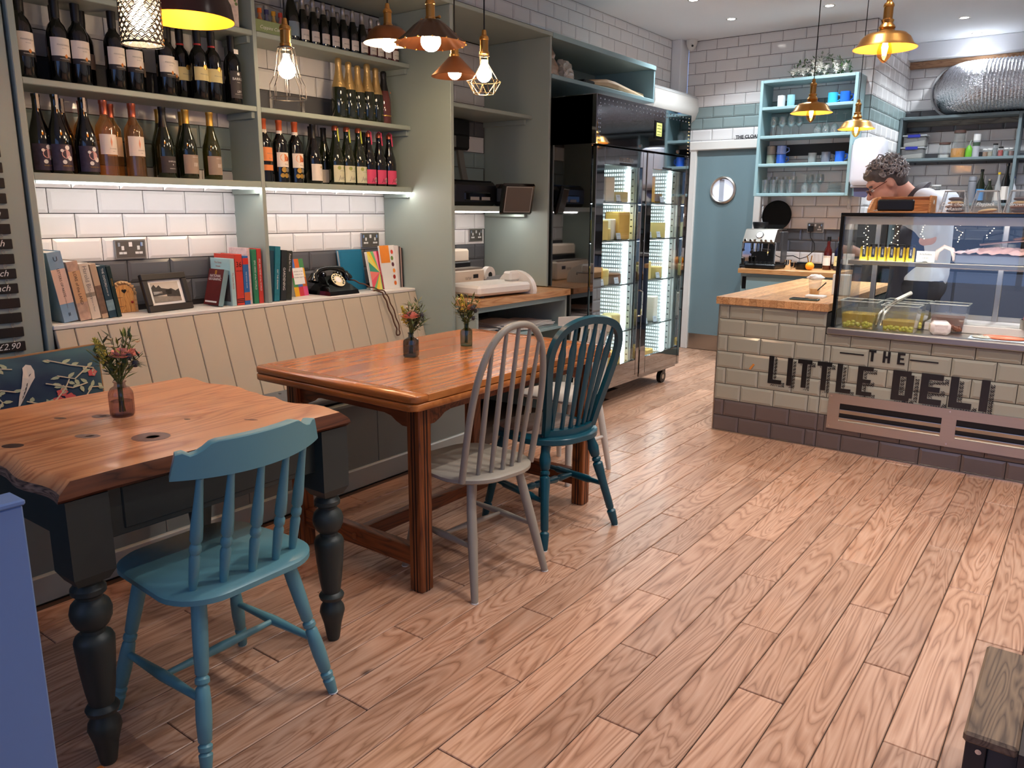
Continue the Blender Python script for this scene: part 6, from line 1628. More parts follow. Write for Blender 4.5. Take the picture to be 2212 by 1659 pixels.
def sign_word(word, x, z, w, h, adv, shadow=True):
    for ch in word:
        ww = w * (.36 if ch == 'I' else 1); rc = block_letter(ch, ww, h, w * .36)
        lo = paint('sign_letter', rc, x, z)
        if shadow:
            b = MB(); off = w * .22; full = rc
            def inside(px, pz, e=.004): return any(a - e <= px <= c + e and q - e <= pz <= d + e for a, c, q, d in full)
            # hatched drop shadow, down and to the right of each stroke
            st = .0042
            X0, X1 = 0, ww + off + .004; k = -h
            nx = int((X1 - X0) / st); nz = int((h + off) / st)
            for i in range(nx):
                for j in range(nz):
                    px = X0 + (i + .5) * st; pz = -off + (j + .5) * st
                    if inside(px, pz): continue
                    if any(a - .001 <= px - off <= c + .001 and q - .001 <= pz + off * .8 <= d + .001 for a, c, q, d in full) and ((px * .8 + pz) / .0105) % 1 < .5:
                        b.add([V(x + px - st / 2, FY - .0004, z + pz - st / 2), V(x + px + st / 2, FY - .0004, z + pz - st / 2), V(x + px + st / 2, FY - .0004, z + pz + st / 2), V(x + px - st / 2, FY - .0004, z + pz + st / 2)], [(0, 1, 2, 3)])
            if b.f: b.build('hatched_shadow', SIGN, lo)['kind'] = 'stuff'
        x += ww + adv
    return x
sign_word('THE', .890, .553, .038, .064, .036, False)
MB().box(.735, .865, FY - .0006, FY, .5805, .5875).build('sign_rule', SIGN, dc); MB().box(1.10, 1.24, FY - .0006, FY, .5805, .5875).build('sign_rule', SIGN, dc)
SGN = 0
sign_word('LITTLE', .335, .352, .082, .168, .030)
sign_word('DELI', 1.025, .352, .108, .168, .034)
MB().cbox(.225, .238, -.006, -.0035, .42, .462, .001, Matrix.Translation((.23, 0, .44)) @ Matrix.Rotation(R(35), 4, 'Y') @ Matrix.Translation((-.23, 0, -.44))).build('tape_scrap', mat('orange_tape', rgb(200, 130, 60), .4), dc)

# worktop on the counter
wt = thing('counter_worktop', 'oak butcher-block worktop on the deli counter', 'worktop', (1.665, 4.635, .812))
for i in range(16):
    MB().cbox(.0 + .0418 * i, .0412 + .0418 * i, 0, 1.74, 0, .045, .0012).build('stave', BLOCK, wt)
# ================================================================ DISPLAY CASE
ca = thing('display_case', 'black-framed glass chilled display case on the deli counter', 'display case', (2.335, 4.645, .687))
CW = 1.55; CH = .68
MB().cbox(0, CW, -.012, .05, 0, .038, .006).build('front_rail', STEEL, ca)
MB().cbox(.0, CW, .05, .62, .0, .030, .003).build('deck', STEEL, ca)
MB().box(.02, CW, .60, .615, .03, .10).build('rear_upstand', STEEL, ca)
MB().cbox(.012, .034, .022, .048, .038, CH, .002).build('corner_post', GLBLACK, ca)
MB().cbox(.012, CW, .020, .050, CH - .020, CH, .003).build('top_front_bar', GLBLACK, ca)
MB().box(.034, CW, .030, .036, .038, CH - .02).build('front_pane', GLASS, ca)
MB().box(.014, .020, .048, .60, .038, CH - .02).build('side_pane', GLASS, ca)
MB().box(.02, CW, .05, .60, CH - .012, CH - .004).build('top_pane', mat('dark_oak_top', rgb(96, 62, 44), .35), ca)
MB().box(.034, CW, .052, .056, CH - .062, CH - .021).build('light_housing', mat('pale_housing', rgb(206, 204, 204), .45), ca)
MB().box(.06, CW - .02, .06, .08, CH - .034, CH - .028).build('lamp_tube', emis('case_lamp', (1.0, .93, .88, 1), 13), ca)
for x in (.085, .75, 1.42): MB().cbox(x, x + .028, .57, .60, .03, CH - .02, .002).build('rear_post', STEEL, ca)
MB().box(.05, CW, .12, .56, .408, .416).build('shelf_pane', thin_glass('greenish_glass', (.90, .96, .93, 1)), ca)
MB().cbox(.05, CW, .112, .122, .394, .418, .002).build('shelf_edge', mat('shelf_edge_steel', rgb(176, 166, 150), .3, .8), ca)
MB().box(.05, CW, .126, .146, .398, .404).build('lamp_tube', emis('case_lamp', (1.0, .93, .88, 1), 13), ca)
MB().cbox(.45, CW, .30, .58, .031, .075, .003).build('rear_step', mat('pale_pink_steel', rgb(206, 192, 188), .35), ca)
CZ = .687 + .0305
OIL = mat('golden_oil', rgb(206, 166, 36), .15, trans=.3, var=.15, vscale=20); OLIV = mat('green_olive', rgb(176, 166, 70), .35, var=.15, vscale=30); BROWNM = mat('brown_marinade', rgb(110, 54, 30), .4, var=.4, vscale=40)
def tub(label, x, y, w, l, h, fill, fh, item, n, seed):
    t = thing('deli_tub', label, 'tub', (x, y, CZ), 0, 'clear tubs in the display case')
    b = MB(); k = .86
    def rect(s, z): return [V(-w / 2 * s, -l / 2 * s, z), V(w / 2 * s, -l / 2 * s, z), V(w / 2 * s, l / 2 * s, z), V(-w / 2 * s, l / 2 * s, z)]
    b.ring_path([rect(k, .002), rect(1, h), rect(1.05, h), rect(1.05, h + .004)], cap1=False).build('tub_wall', CGLASS, t)
    MB().ring_path([rect(k - .02, .004), rect(k + (.98 - k) * fh / h - .02, fh)]).build('contents', fill, t)
    rp_ = rect(1.05, h + .004); rm = MB()
    for q in range(4): rm.cyl(rp_[q], rp_[(q + 1) % 4], .0028, n=6)
    rm.build('rim', mat('clear_rim', rgb(222, 224, 220), .15, trans=.4), t, smooth=True)
    r_ = random.Random(seed); m = MB()
    for i in range(n):
        m.ell((r_.uniform(-w * .38, w * .38), r_.choice((-l * .43, -l * .43, r_.uniform(-l * .4, l * .4))), r_.uniform(.014, fh * .5)), .013, .012, .011, 8, 6)
    o = m.build('olives' if item is OLIV else 'pieces', item, t, smooth=True); o['kind'] = 'stuff'
    return t
tub('clear tub of green olives in oil, left front of the case', 2.475, 4.80, .19, .16, .155, OIL, .085, OLIV, 34, 1)
tub('clear tub of green olives in oil, second from left in the case', 2.69, 4.79, .18, .15, .145, OIL, .062, OLIV, 34, 2)
tub('clear tub of antipasti behind the second olive tub', 2.68, 5.0, .22, .16, .15, OIL, .08, OLIV, 30, 3)
tub('clear tub of brown marinated pieces behind the wrapped cheese', 2.90, 5.0, .18, .15, .15, BROWNM, .08, BROWNM, 30, 4)
sp_ = thing('serving_tongs', 'steel serving tongs resting across the olive tubs', 'tongs', (2.585, 4.80, CZ + .12))
MB().tube([(-.012, -.05, -.09), (-.008, -.03, -.03), (.02, .03, .015), (.10, .16, .075)], .006, 6).build('arm', STEEL, sp_, smooth=True); MB().tube([(.012, -.05, -.09), (.016, -.03, -.03), (.035, .03, .012), (.108, .16, .075)], .006, 6).build('arm', STEEL, sp_, smooth=True)
MB().cyl((.05, .09, .042), (.11, .17, .082), .011).build('handle', INKW, sp_, smooth=40)
b = MB().cbox(-.05, .05, -.045, .045, 0, .075, .018); o = b.build('wrapped_cheese', mat('cling_wrap', rgb(232, 208, 206), .2, coat=.6, bump=.6, bscale=40), None, 40, (2.885, 4.80, CZ), (0, 0, .3)); tag(o, 'pink-white cheese in cling film, middle of the case floor', 'cheese')
sm = thing('smoked_salmon', 'orange smoked salmon pack lying at the right of the case', 'salmon', (3.16, 4.80, CZ))
MB().cbox(-.13, .16, -.06, .08, 0, .003, .001).build('board', CARD, sm)
b = MB().ell((.02, .01, .010), .11, .055, .012, 20, 8); o = b.build('fillet', mat('salmon_flesh', rgb(232, 120, 84), .3, var=.15, vscale=30, stretch=(8, 1, 1), coat=.3), sm, 'all')
MB().ell((-.06, .0, .008), .06, .05, .010, 14, 6).build('film_edge', CELLOW, sm, smooth=True)
st_ = thing('steel_tin', 'small steel tin with pink-wrapped meat at the right edge of the case', 'tin', (3.30, 4.98, CZ + .045))
MB().lathe([(.03, 0), (.06, 0), (.062, .05), (.058, .05), (.055, .004), (.03, .004)], 20).build('tin', STEEL, st_, smooth=40); MB().ell((0, 0, .055), .05, .05, .03, 12, 8).build('wrapped_meat', mat('pink_meat', rgb(226, 120, 140), .4), st_, smooth=True)
# jars and meat on the shelf
SZ = .687 + .4165
JARY = mat('jar_yellow', rgb(186, 156, 40), .25, var=.25, vscale=60); LABK = mat('jar_label_navy', rgb(30, 34, 52), .5)
for i in range(6):
    t = thing('preserve_jar', 'small jar of yellow preserve, %s from left on the case shelf' % ORD[i], 'jar', (2.455 + .048 * i, 4.815, SZ), .2, 'preserve jars on the case shelf')
    MB().lathe([(.003, 0), (.021, 0), (.0225, .003), (.0225, .070), (.018, .078), (.003, .078)], 16).build('glass', JARY, t, smooth=40); MB().lathe([(.003, .078), (.0195, .078), (.0195, .092), (.003, .093)], 16).build('lid', BLACK, t, smooth=40)
    MB().box(-.009, .009, -.0240, -.0228, .02, .085).build('jar_label', LABK, t); letter(t, 'HONEY', .010, INKW, (0, -.0244, .05), (0, 0, -1), (1, 0, 0))
t = thing('price_sign', 'white price card with a small print, beside the jars on the case shelf', 'price card', (2.775, 4.79, SZ)); MB().cbox(-.045, .045, -.001, .001, 0.004, .062, .0005).build('card', INKW, t); MB().box(-.012, .012, -.008, .008, 0, .005).build('card_foot', BLACK, t); letter(t, 'Artichokes', .014, INKGY, (0, -.0014, .045), (1, 0, 0), (0, 0, 1)); letter(t, '£4.50', .013, INKGY, (0, -.0014, .025), (1, 0, 0), (0, 0, 1))
pm = thing('meat_tray', 'tray of pink cured meat under film on the case shelf', 'meat tray', (3.10, 4.93, SZ))
MB().cbox(-.19, .25, -.10, .12, 0, .05, .006).build('tray', mat('slate_tray', rgb(84, 86, 104), .4), pm)
b = MB(); NX, NY = 26, 12; r_ = random.Random(9)
vs = [V(-.20 + .47 * i / NX, -.11 + .24 * j / NY, .05 + .03 * math.sin(PI * j / NY) * math.sin(PI * i / NX) + r_.uniform(0, .014)) for j in range(NY + 1) for i in range(NX + 1)]
b.add(vs, [(j * (NX + 1) + i, j * (NX + 1) + i + 1, (j + 1) * (NX + 1) + i + 1, (j + 1) * (NX + 1) + i) for j in range(NY) for i in range(NX)]).build('film', mat('meat_film', rgb(226, 186, 184), .15, var=.25, vscale=18, coat=.6), pm, smooth=60)
MB().tube([(-.09, -.02, .10), (.02, .0, .115), (.16, .04, .13)], .006, 6).build('knife', STEEL, pm); MB().tube([(.06, .02, .125), (.12, .05, .135), (.2, .08, .14)], .012, 6).build('knife_handle', RIND, pm)
ss = thing('sausage_loop', 'pale cured sausage curled beside the meat tray in the case', 'sausage', (2.875, 4.90, SZ)); MB().tube([(-.07, .02, .012), (-.06, .01, .06), (-.03, 0, .085), (.01, 0, .07), (.025, 0, .03), (.03, -.01, .012)], .012, 8).build('casing', mat('pale_sausage', rgb(226, 206, 200), .4), ss, smooth=True)

# things on the case top
TZ = .687 + .6805
bx = thing('wooden_till_tray', 'open wooden tray with a black card reader on top of the case', 'tray', (2.60, 4.83, TZ))
WDB = wood('warm_ply', rgb(150, 96, 52), rgb(184, 126, 76), rgb(206, 152, 100), axis=0, scale=2, rough=.45)
MB().cbox(-.12, .17, .06, .072, 0, .088, .003).build('back_board', WDB, bx); MB().cbox(-.12, .17, -.11, .06, 0, .008, .002).build('base_board', WDB, bx)
MB().prism([(-.11, 0), (.06, 0), (.06, .085), (-.02, .075), (-.11, .02)], lambda a, c, d: V(d, a, c), -.13, -.118).build('side_board', WDB, bx); MB().cbox(.168, .180, -.085, .072, 0, .092, .003).build('side_board', WDB, bx)
MB().ell((.1805, -.01, .058), .001, .018, .013, 12, 6).build('hand_hole', INKW, bx)
MB().tube([(-.10, .058, .086), (.15, .058, .086)], 0, flat=(.02, .006), upv=(0, 0, 1)).build('front_lip', WDB, bx)
MB().cbox(-.085, .10, -.100, -.080, .010, .072, .008).build('card_reader', BLACK, bx, smooth=30)
for i in range(3):
    pp = MB().cbox(-.10, -.05, -.05 + .01 * i, .03, .085, .088, .001, Matrix.Translation((-.02, 0, -.055)) @ Matrix.Rotation(R(-25 + 6 * i), 4, 'Y')); pp.build('paper_slip', PAPER, bx)
CAKES = [mat('dark_cookie', rgb(74, 42, 30), .7, var=.3, vscale=40), mat('milk_cookie', rgb(140, 92, 62), .7, var=.3, vscale=40), mat('pale_cookie', rgb(206, 168, 116), .7, var=.2, vscale=40)]
def dome(label, x, cakes, word, seed):
    t = thing('cookie_box', label, 'cookie box', (x, 4.83, TZ), 0, 'clear cookie boxes on the case')
    def rect(w, d, z): return [V(-w, -d, z), V(w, -d, z), V(w, d, z), V(-w, d, z)]
    o = MB().ring_path([rect(.068, .062, 0), rect(.066, .060, .004), rect(.045, .042, .112), rect(.040, .038, .118)], cap0=False).build('clear_cover', CGLASS, t)
    e = MB()
    for sx in (-1, 1):
        for sy in (-1, 1): e.cyl((sx * .066, sy * .060, .003), (sx * .045, sy * .042, .114), .0025, n=6)
    lp = [(-.045, -.042, .114), (.045, -.042, .114), (.045, .042, .114), (-.045, .042, .114)]
    for i in range(4): e.cyl(lp[i], lp[(i + 1) % 4], .004, n=6)
    e.build('cover_edges', mat('frosted_edge', rgb(214, 218, 220), .2, trans=.5), o, smooth=True)
    MB().cbox(-.07, .07, -.065, .065, -.0001, .003, .001).build('base', BLACK, t)
    r_ = random.Random(seed)
    for i in range(cakes):
        MB().ell((r_.uniform(-.008, .008), r_.uniform(-.008, .008), .014 + .020 * i), .045 - .003 * i, .042 - .003 * i, .011, 16, 6, Matrix.Rotation(r_.uniform(-.15, .15), 4, 'Y')).build('cookie', CAKES[(i + seed) % 3], t, smooth=True)
    for k, s in enumerate(word): letter(t, s, .026, INKW, (0.0, -.0575, .046 - .024 * k), (1, 0, 0), (0, .17, 1), shear=.25)
dome('clear box of dark chocolate cookies, left of the cookie boxes', 2.878, 4, ('Dark choc', '& Raisin'), 0)
dome('nearly empty clear box with one pale cookie, middle of the cookie boxes', 3.025, 1, ('Flapjack',), 2)
dome('clear box stacked with brown cookies, right of the cookie boxes', 3.175, 4, ('Brownie',), 0)
tag(MB().cbox(-.28, .25, -.08, .08, -.003, 0, .001).build('wooden_board', WDB, None, False, (3.07, 4.83, TZ + .0031)), 'thin wooden board under the cookie boxes', 'board')
# fairy lights draped inside the front glass
FLY = emis('fairy_light_glow', (1.0, .86, .6, 1), 7)
def fairy(label, x, n, seed):
    t = thing('fairy_light_string', label, 'fairy lights', (x, 4.705, 1.33), 0, 'fairy lights inside the case'); r_ = random.Random(seed)
    pts = [V(r_.uniform(-.018, .018), r_.uniform(-.004, .008), -.012 * i) for i in range(n)]
    MB().tube(pts, .0006, 4).build('wire', WIREG, t)
    b = MB()
    for p in pts: b.ell(p, .0023, .0023, .0023, 6, 4)
    b.build('bulbs', FLY, t, smooth=True)
for i, (x, n, lab) in enumerate(((2.475, 14, 'densest string of fairy lights at the left of the case glass'), (2.63, 12, 'second string of fairy lights from left behind the case glass'), (2.755, 9, 'third string of fairy lights from left behind the case glass'), (2.93, 10, 'fourth string of fairy lights from left behind the case glass'), (3.07, 8, 'rightmost string of fairy lights behind the case glass'))): fairy(lab, x, n, i)

# ================================================================ ON THE WORKTOP
WZ = .8575
ct = thing('drink_cup', 'plastic cup of orange juice with a black straw on the worktop', 'cup', (2.12, 5.10, WZ))
MB().lathe([(.003, 0), (.026, 0), (.028, .002), (.040, .10), (.041, .10), (.041, .103)], 20).build('cup_wall', thin_glass('plastic_cup', (.92, .92, .92, 1), .7, milky=.15), ct, smooth=40)
MB().lathe([(.003, .003), (.0255, .003), (.030, .040), (.003, .040)], 20).build('juice', mat('orange_juice', rgb(236, 178, 90), .4), ct, smooth=40)
MB().cyl((.0, -.01, .01), (.075, -.03, .085), .0035, n=6).build('straw', BLACK, ct)
b = MB().ell((0, 0, .113), .05, .045, .018, 12, 6); o = b.build('napkin', PAPER, ct); crumple(o, .008, 5)
t = thing('card_slip_pad', 'small white pad lying beside the drink cup', 'pad', (2.16, 4.98, WZ)); MB().cbox(-.05, .06, -.04, .04, 0, .012, .002).build('pad', PAPER, t)
t = thing('mobile_phone', 'dark green smartphone lying on the worktop edge', 'phone', (2.155, 4.775, WZ), R(3)); MB().cbox(-.08, .085, -.035, .035, 0, .010, .004).build('case', mat('phone_green', rgb(70, 84, 78), .4), t, smooth=30); MB().box(-.07, .075, -.031, .031, .0101, .0105).build('screen', GLBLACK, t); MB().cbox(.083, .087, -.012, .012, .002, .008, .001).build('port', BLACK, t)
t = thing('white_box', 'white box standing behind the case corner on the worktop', 'box', (2.25, 5.22, WZ)); MB().cbox(-.05, .05, -.03, .03, 0, .13, .003).build('carton', GLOSSW, t); MB().box(.0, .001, -.0306, -.0301, .05, .11).build('print_line', INKGY, t)

# ================================================================ BACK COUNTER, MUG CABINET
bc = thing('back_worktop', 'oak worktop under the mug cabinet against the back wall', 'worktop', (.925, 6.93, .832))
for i in range(12): MB().cbox(0, .86, .0 + .0432 * i, .0428 + .0432 * i, 0, .040, .0012).build('stave', wood('butcher_block_x', rgb(176, 118, 66), rgb(200, 146, 92), rgb(216, 168, 116), axis=0, scale=2.2, rough=.3, rv=.1), bc)
bcab = thing('back_drawer_unit', 'pale blue-grey drawer unit under the back worktop', 'cabinet', (.94, 6.96, 0))
MB().box(0, .83, .02, .48, 0, .83).build('carcass', LBLUE, bcab)
for z0, z1 in ((.66, .80), (.46, .64), (.06, .44)):
    d_ = MB().cbox(.055, .81, -.002, .018, z0, z1, .004).build('drawer', LBLUE, bcab)
    MB().cyl((.43, -.002, (z0 + z1) / 2), (.43, -.02, (z0 + z1) / 2), .012).build('knob', STEEL, d_)
MB().box(.012, .05, .018, .0195, .69, .80).build('open_gap', BLACK, bcab)
# coffee machine
BZ = .8725
cm = thing('espresso_machine', 'black and steel espresso machine on the back worktop', 'coffee machine', (1.08, 7.10, BZ), R(-3))
# local: front -y
MB().cbox(-.165, .165, -.12, .16, 0, .045, .01).build('drip_base', BLACK, cm)
MB().cbox(-.165, .165, .03, .16, .045, .33, .008).build('rear_body', mat('dark_grey_enamel', rgb(62, 62, 64), .3), cm)
MB().prism([(-.12, .24), (-.10, .225), (.05, .225), (.05, .345), (-.06, .345)], lambda a, c, d: V(d, a, c), -.145, .145).build('control_head', STEEL, cm)
MB().cbox(-.15, .15, .0, .03, .05, .225, .004).build('splash_back', CHROME, cm)
for x in (-.158, .146): MB().cbox(x, x + .012, -.10, .03, .05, .235, .003).build('side_pillar', CHROME, cm)
Mg = Matrix.Translation((0, -.085, .295)) @ Matrix.Rotation(R(62), 4, 'X')
MB().lathe([(.001, 0), (.033, 0), (.035, .006), (.031, .012), (.001, .012)], 24, Mg).build('gauge', CHROME, cm, smooth=40); MB().lathe([(.001, .0122), (.028, .0122), (.028, .013), (.001, .013)], 24, Mg).build('gauge_face', INKW, cm)
for x in (-.12, -.07, -.03, .03, .07, .12): MB().cyl((x, -.108, .255), (x, -.125, .250), .011, n=12).build('button', CHROME, cm, smooth=40)
MB().cyl((-.06, -.05, .175), (-.06, -.05, .225), .034, n=20).build('group_head', CHROME, cm, smooth=40); ptf = MB().cyl((-.06, -.05, .150), (-.06, -.05, .178), .031, n=20).build('portafilter', CHROME, cm, smooth=40); MB().turned((-.06, -.075, .165), (-.02, -.20, .150), [(0, .008), (.3, .012), (1, .015)], 10).build('portafilter_handle', BLACK, ptf, smooth=40)
MB().tube([(.075, -.06, .22), (.08, -.08, .17), (.085, -.09, .12)], .006, 8).build('steam_wand', CHROME, cm, smooth=True)
for k in range(14): MB().box(-.135 + .02 * k, -.125 + .02 * k, -.115, .0, .046, .050).build('drip_bar', BLACK if k % 2 else STEEL, cm)
MB().lathe([(.05, .345), (.055, .35), (.07, .40), (.066, .41), (.05, .352)], 16, Matrix.Translation((-.06, .05, 0))).build('bean_hopper', BLACK, cm, smooth=40); MB().cbox(-.15, .15, -.04, .15, .345, .35, .002).build('cup_rail', STEEL, cm)
tm = thing('coffee_tamper', 'black tamper with a steel top left of the espresso machine', 'tamper', (.945, 6.985, BZ)); MB().lathe([(.003, 0), (.028, 0), (.028, .02), (.010, .03), (.014, .06), (.018, .085), (.003, .09)], 16).build('handle', BLACK, tm, smooth=40); MB().lathe([(.003, .0905), (.019, .09), (.014, .10), (.003, .102)], 16).build('cap', CHROME, tm, smooth=40); MB().lathe([(.003, -.0001), (.0285, -.0001), (.0285, .008), (.003, .008)], 16).build('base', STEEL, tm)
jg = thing('steel_milk_jug', 'steel milk jug right of the espresso machine', 'jug', (1.32, 7.08, BZ)); MB().lathe([(.003, 0), (.032, 0), (.034, .004), (.029, .07), (.032, .085), (.030, .085), (.027, .07), (.030, .006)], 20).build('jug_body', CHROME, jg, smooth=40); MB().tube([(.030, 0, .07), (.052, 0, .065), (.052, 0, .03), (.031, 0, .02)], .004, 6).build('handle', CHROME, jg, smooth=True)
pk = thing('knock_box', 'round black knock box beside the orange', 'knock box', (1.42, 7.18, BZ)); MB().lathe([(.003, 0), (.055, 0), (.058, .004), (.058, .055), (.050, .055), (.048, .01), (.003, .01)], 20).build('bin', BLACK, pk, smooth=40); MB().cyl((-.05, 0, .06), (.05, 0, .06), .008).build('knock_bar', BLACK, pk, smooth=True)
og = MB().ell((0, 0, .036), .037, .037, .036, 18, 12).build('orange', mat('orange_peel', rgb(240, 150, 30), .45, bump=.2, bscale=200), None, 'all', (1.50, 7.12, BZ - .0005)); tag(og, 'single orange on the back worktop', 'orange')
t = thing('brass_spoon_pot', 'small brass measuring spoons leaning behind the orange', 'spoons', (1.455, 7.28, BZ)); MB().lathe([(.003, 0), (.022, 0), (.022, .05), (.020, .05), (.02, .004), (.003, .004)], 14).build('pot', BRASS, t, smooth=40)
for a in (-.25, .1): MB().cyl((0, 0, .01), (math.sin(a) * .12, 0, .12), .005, n=6).build('spoon', BRASS, t)
def spirit(name, label, x, y, glass, cap, lab, words, h=.29):
    t = thing(name, label, 'bottle', (x, y, BZ), -PI / 2, 'bottles on the back worktop')
    k = h / .29
    MB().lathe([(.003, 0), (.036, 0), (.038, .004), (.036, .15 * k), (.030, .18 * k), (.015, .21 * k), (.0135, .27 * k), (.003, .27 * k)], 18).build('glass', glass, t, smooth=40); MB().lathe([(.003, .255 * k), (.016, .255 * k), (.016, .29 * k), (.003, .291 * k)], 16).build('cap', cap, t, smooth=40)
    b = MB(); n_ = 10; hf = .95
    vs = [V(.0386 * math.cos(hf * (-1 + 2 * i / n_)), .0386 * math.sin(hf * (-1 + 2 * i / n_)), z * k) for z in (.04, .125) for i in range(n_ + 1)]
    b.add(vs, [(i, i + 1, n_ + 2 + i, n_ + 1 + i) for i in range(n_)]).build('paper_label', lab, t)
    for s, sz, z, m in words: wrap_letter(t, s, sz, m, .0392, z * k)
spirit('aperitif_bottle', 'dark red aperitif bottle with black cap on the back worktop', 1.605, 7.27, mat('dark_red_glass', rgb(70, 16, 14), .08, coat=.5), BLACK, LW, [('APEROL', .018, .115, INKG)])
spirit('gin_bottle', 'navy bottle with copper cap and pale label on the back worktop', 1.70, 7.26, mat('navy_glass', rgb(22, 24, 48), .08, coat=.5), CAPCU, LCR, [('GIN', .018, .08, INK)])
socket('wall_socket', 'white-rimmed double socket with a black plug above the back worktop', (1.43, 7.442, 1.235), (1, 0, 0), (0, 0, 1))
t = thing('power_plug', 'black plug and curling lead in the socket above the back worktop', 'plug', (1.395, 7.428, 1.225)); MB().cbox(-.022, .022, -.025, .0, -.028, .025, .006).build('plug', BLACK, t, smooth=30)
MB().tube([(0, -.015, -.025), (.01, -.02, -.08), (.05, -.03, -.13), (.06, -.05, -.19), (.0, -.06, -.25), (-.06, -.06, -.27), (-.12, -.06, -.245), (-.20, -.07, -.25)], .004, 6).build('lead', BLACK, t, smooth=True)
ds = thing('round_black_tray', 'round black tray leaning on the tiles behind the espresso machine', 'tray', (1.085, 7.395, 1.34)); MB().lathe([(.001, 0), (.135, 0), (.137, .006), (.130, .010), (.126, .004), (.001, .004)], 40, Matrix.Rotation(R(86), 4, 'X')).build('disc', mat('matt_black', rgb(8, 8, 8), .85), ds, smooth=40)
MB().cyl((0, .006, .0), (0, .05, .0), .006).build('wall_hook', BLACK, ds)

mc = thing('mug_cabinet', 'pale blue-grey open wall cabinet with four shelves of mugs and glasses', 'cabinet', (.925, 7.18, 0))
CB0, CB1 = 0.0, .82
MB().cbox(0, .026, 0, .262, 1.51, 2.505, .003).build('side_panel', LBLUE, mc); MB().cbox(.794, .82, 0, .262, 1.51, 2.505, .003).build('side_panel', LBLUE, mc)
for z in (1.51, 1.768, 2.008, 2.252, 2.478): MB().cbox(.026, .794, 0, .262, z, z + .026, .003).build('shelf', LBLUE, mc)
MB().box(.03, .79, .258, .2615, 1.87, 1.97).build('back_rail', mat('dark_back', rgb(48, 50, 54), .5), mc)
for x in (.05, .76): MB().cbox(x, x + .03, .255, .262, 1.40, 1.51, .002).build('bracket', STEEL, mc)
def mug(name, label, x, y, z, col, r_=.038, h=.085, handle=True, rz=0, grp='mugs in the cabinet', flip=False):
    m = mat('glaze_%d_%d_%d' % col, rgb(*col), .2, coat=.3)
    t = thing(name, label, 'mug', (.925 + x, 7.18 + y, z), rz, grp)
    MB().lathe([(.003, 0), (r_ * .86, 0), (r_ * .95, .004), (r_, h), (r_ * .93, h), (r_ * .9, .006), (.003, .006)], 20).build('cup_body', m, t, smooth=40)
    if handle: MB().tube([(r_ * .95, 0, h * .8), (r_ * 1.5, 0, h * .75), (r_ * 1.55, 0, h * .4), (r_ * .95, 0, h * .2)], .005, 8).build('handle', m, t, smooth=True)
Z1, Z2, Z3, Z4 = 2.2785, 2.0345, 1.7945, 1.5365
mug('tumbler_cup', 'white tumbler at the left of the top mug shelf', .16, .10, Z1, (220, 216, 216), .034, .10, False); mug('tumbler_cup', 'pale aqua tumbler, second on the top mug shelf', .245, .10, Z1, (150, 200, 210), .034, .10, False)
mug('mug', 'turquoise mug on the right of the top mug shelf', .60, .10, Z1, (60, 170, 206), .042, .09, True, 0); mug('mug', 'royal blue mug at the right end of the top mug shelf', .70, .10, Z1, (40, 100, 214), .042, .092, True, .3); mug('mug', 'indigo mug at the back of the top mug shelf', .40, .19, Z1, (70, 70, 130), .035, .08, True)
mug('mug', 'brown-grey mug on top of the green one, left of the third shelf', .105, .10, Z3 + .0805, (110, 100, 92), .040, .075, True, .2); mug('mug', 'green-grey mug at the bottom of the left stack, third shelf', .105, .10, Z3, (110, 118, 104), .040, .08, True, .4)
mug('mug', 'pale blue mug on top of the blue one, third shelf', .195, .10, Z3 + .0805, (110, 124, 170), .042, .075, True, .2); mug('mug', 'cobalt mug at the bottom of the second stack, third shelf', .195, .10, Z3, (40, 80, 160), .042, .08, True, .5)
mug('tumbler_cup', 'grey handleless beaker on the third shelf', .47, .10, Z3, (140, 138, 136), .036, .085, False); mug('mug', 'slate mug with white handle on the third shelf', .585, .10, Z3, (100, 102, 112), .040, .088, True); mug('mug', 'bright blue mug at the right end of the third shelf', .70, .10, Z3, (44, 104, 220), .040, .09, True)
def wineglass(label, x, y, z, inv=False, k=1.0):
    t = thing('wine_glass', label, 'glass', (.925 + x, 7.18 + y, z), 0, 'glasses in the cabinet')
    P = [(.030, 0), (.030, .002), (.005, .006), (.0035, .07), (.012, .078), (.032, .105), (.034, .13), (.028, .165), (.027, .165), (.033, .13), (.031, .107), (.010, .082)]
    P = [(r_ * k, z_ * k) for r_, z_ in P]
    if inv: P = [(r_, .165 * k - z_) for r_, z_ in reversed(P)]
    MB().lathe(P, 16, open_ends=True).build('glass_body', CGLASS, t, smooth=True)
for i, x in enumerate((.11, .19, .27)): wineglass('stemmed wine glass, %s from left on the second shelf' % ORD[i], x, .09, Z2)
for i, x in enumerate((.15, .23, .31)): wineglass('stemmed wine glass in the back row, %s from left on the second shelf' % ORD[i], x, .18, Z2)
for i, x in enumerate((.49, .56, .63, .71)): wineglass('upturned wine glass, %s of four at the right of the second shelf' % ORD[i], x, .12, Z2, True)
for i, x in enumerate((.43, .52)): wineglass('upturned wine glass, %s of two on the bottom shelf' % ORD[i], x, .09, Z4, True)
for i, x in enumerate((.44, .53)): wineglass('wine glass in the back row of the bottom shelf, %s of two' % ORD[i], x, .19, Z4)
for i in range(8):
    x, y = .075 + .075 * (i % 4), (.08, .17)[i // 4]; h = (.12, .15)[i // 4]
    t = thing('highball_glass', 'tall tumbler, %s from left in the %s row, bottom cabinet shelf' % (ORD[i % 4], ('front', 'back')[i // 4]), 'glass', (.925 + x, 7.18 + y, Z4), 0, 'tumblers in the cabinet')
    MB().lathe([(.003, .002), (.026, .002), (.027, .004), (.031, h), (.029, h), (.025, .01), (.003, .01)], 14).build('glass_body', CGLASS, t, smooth=40)
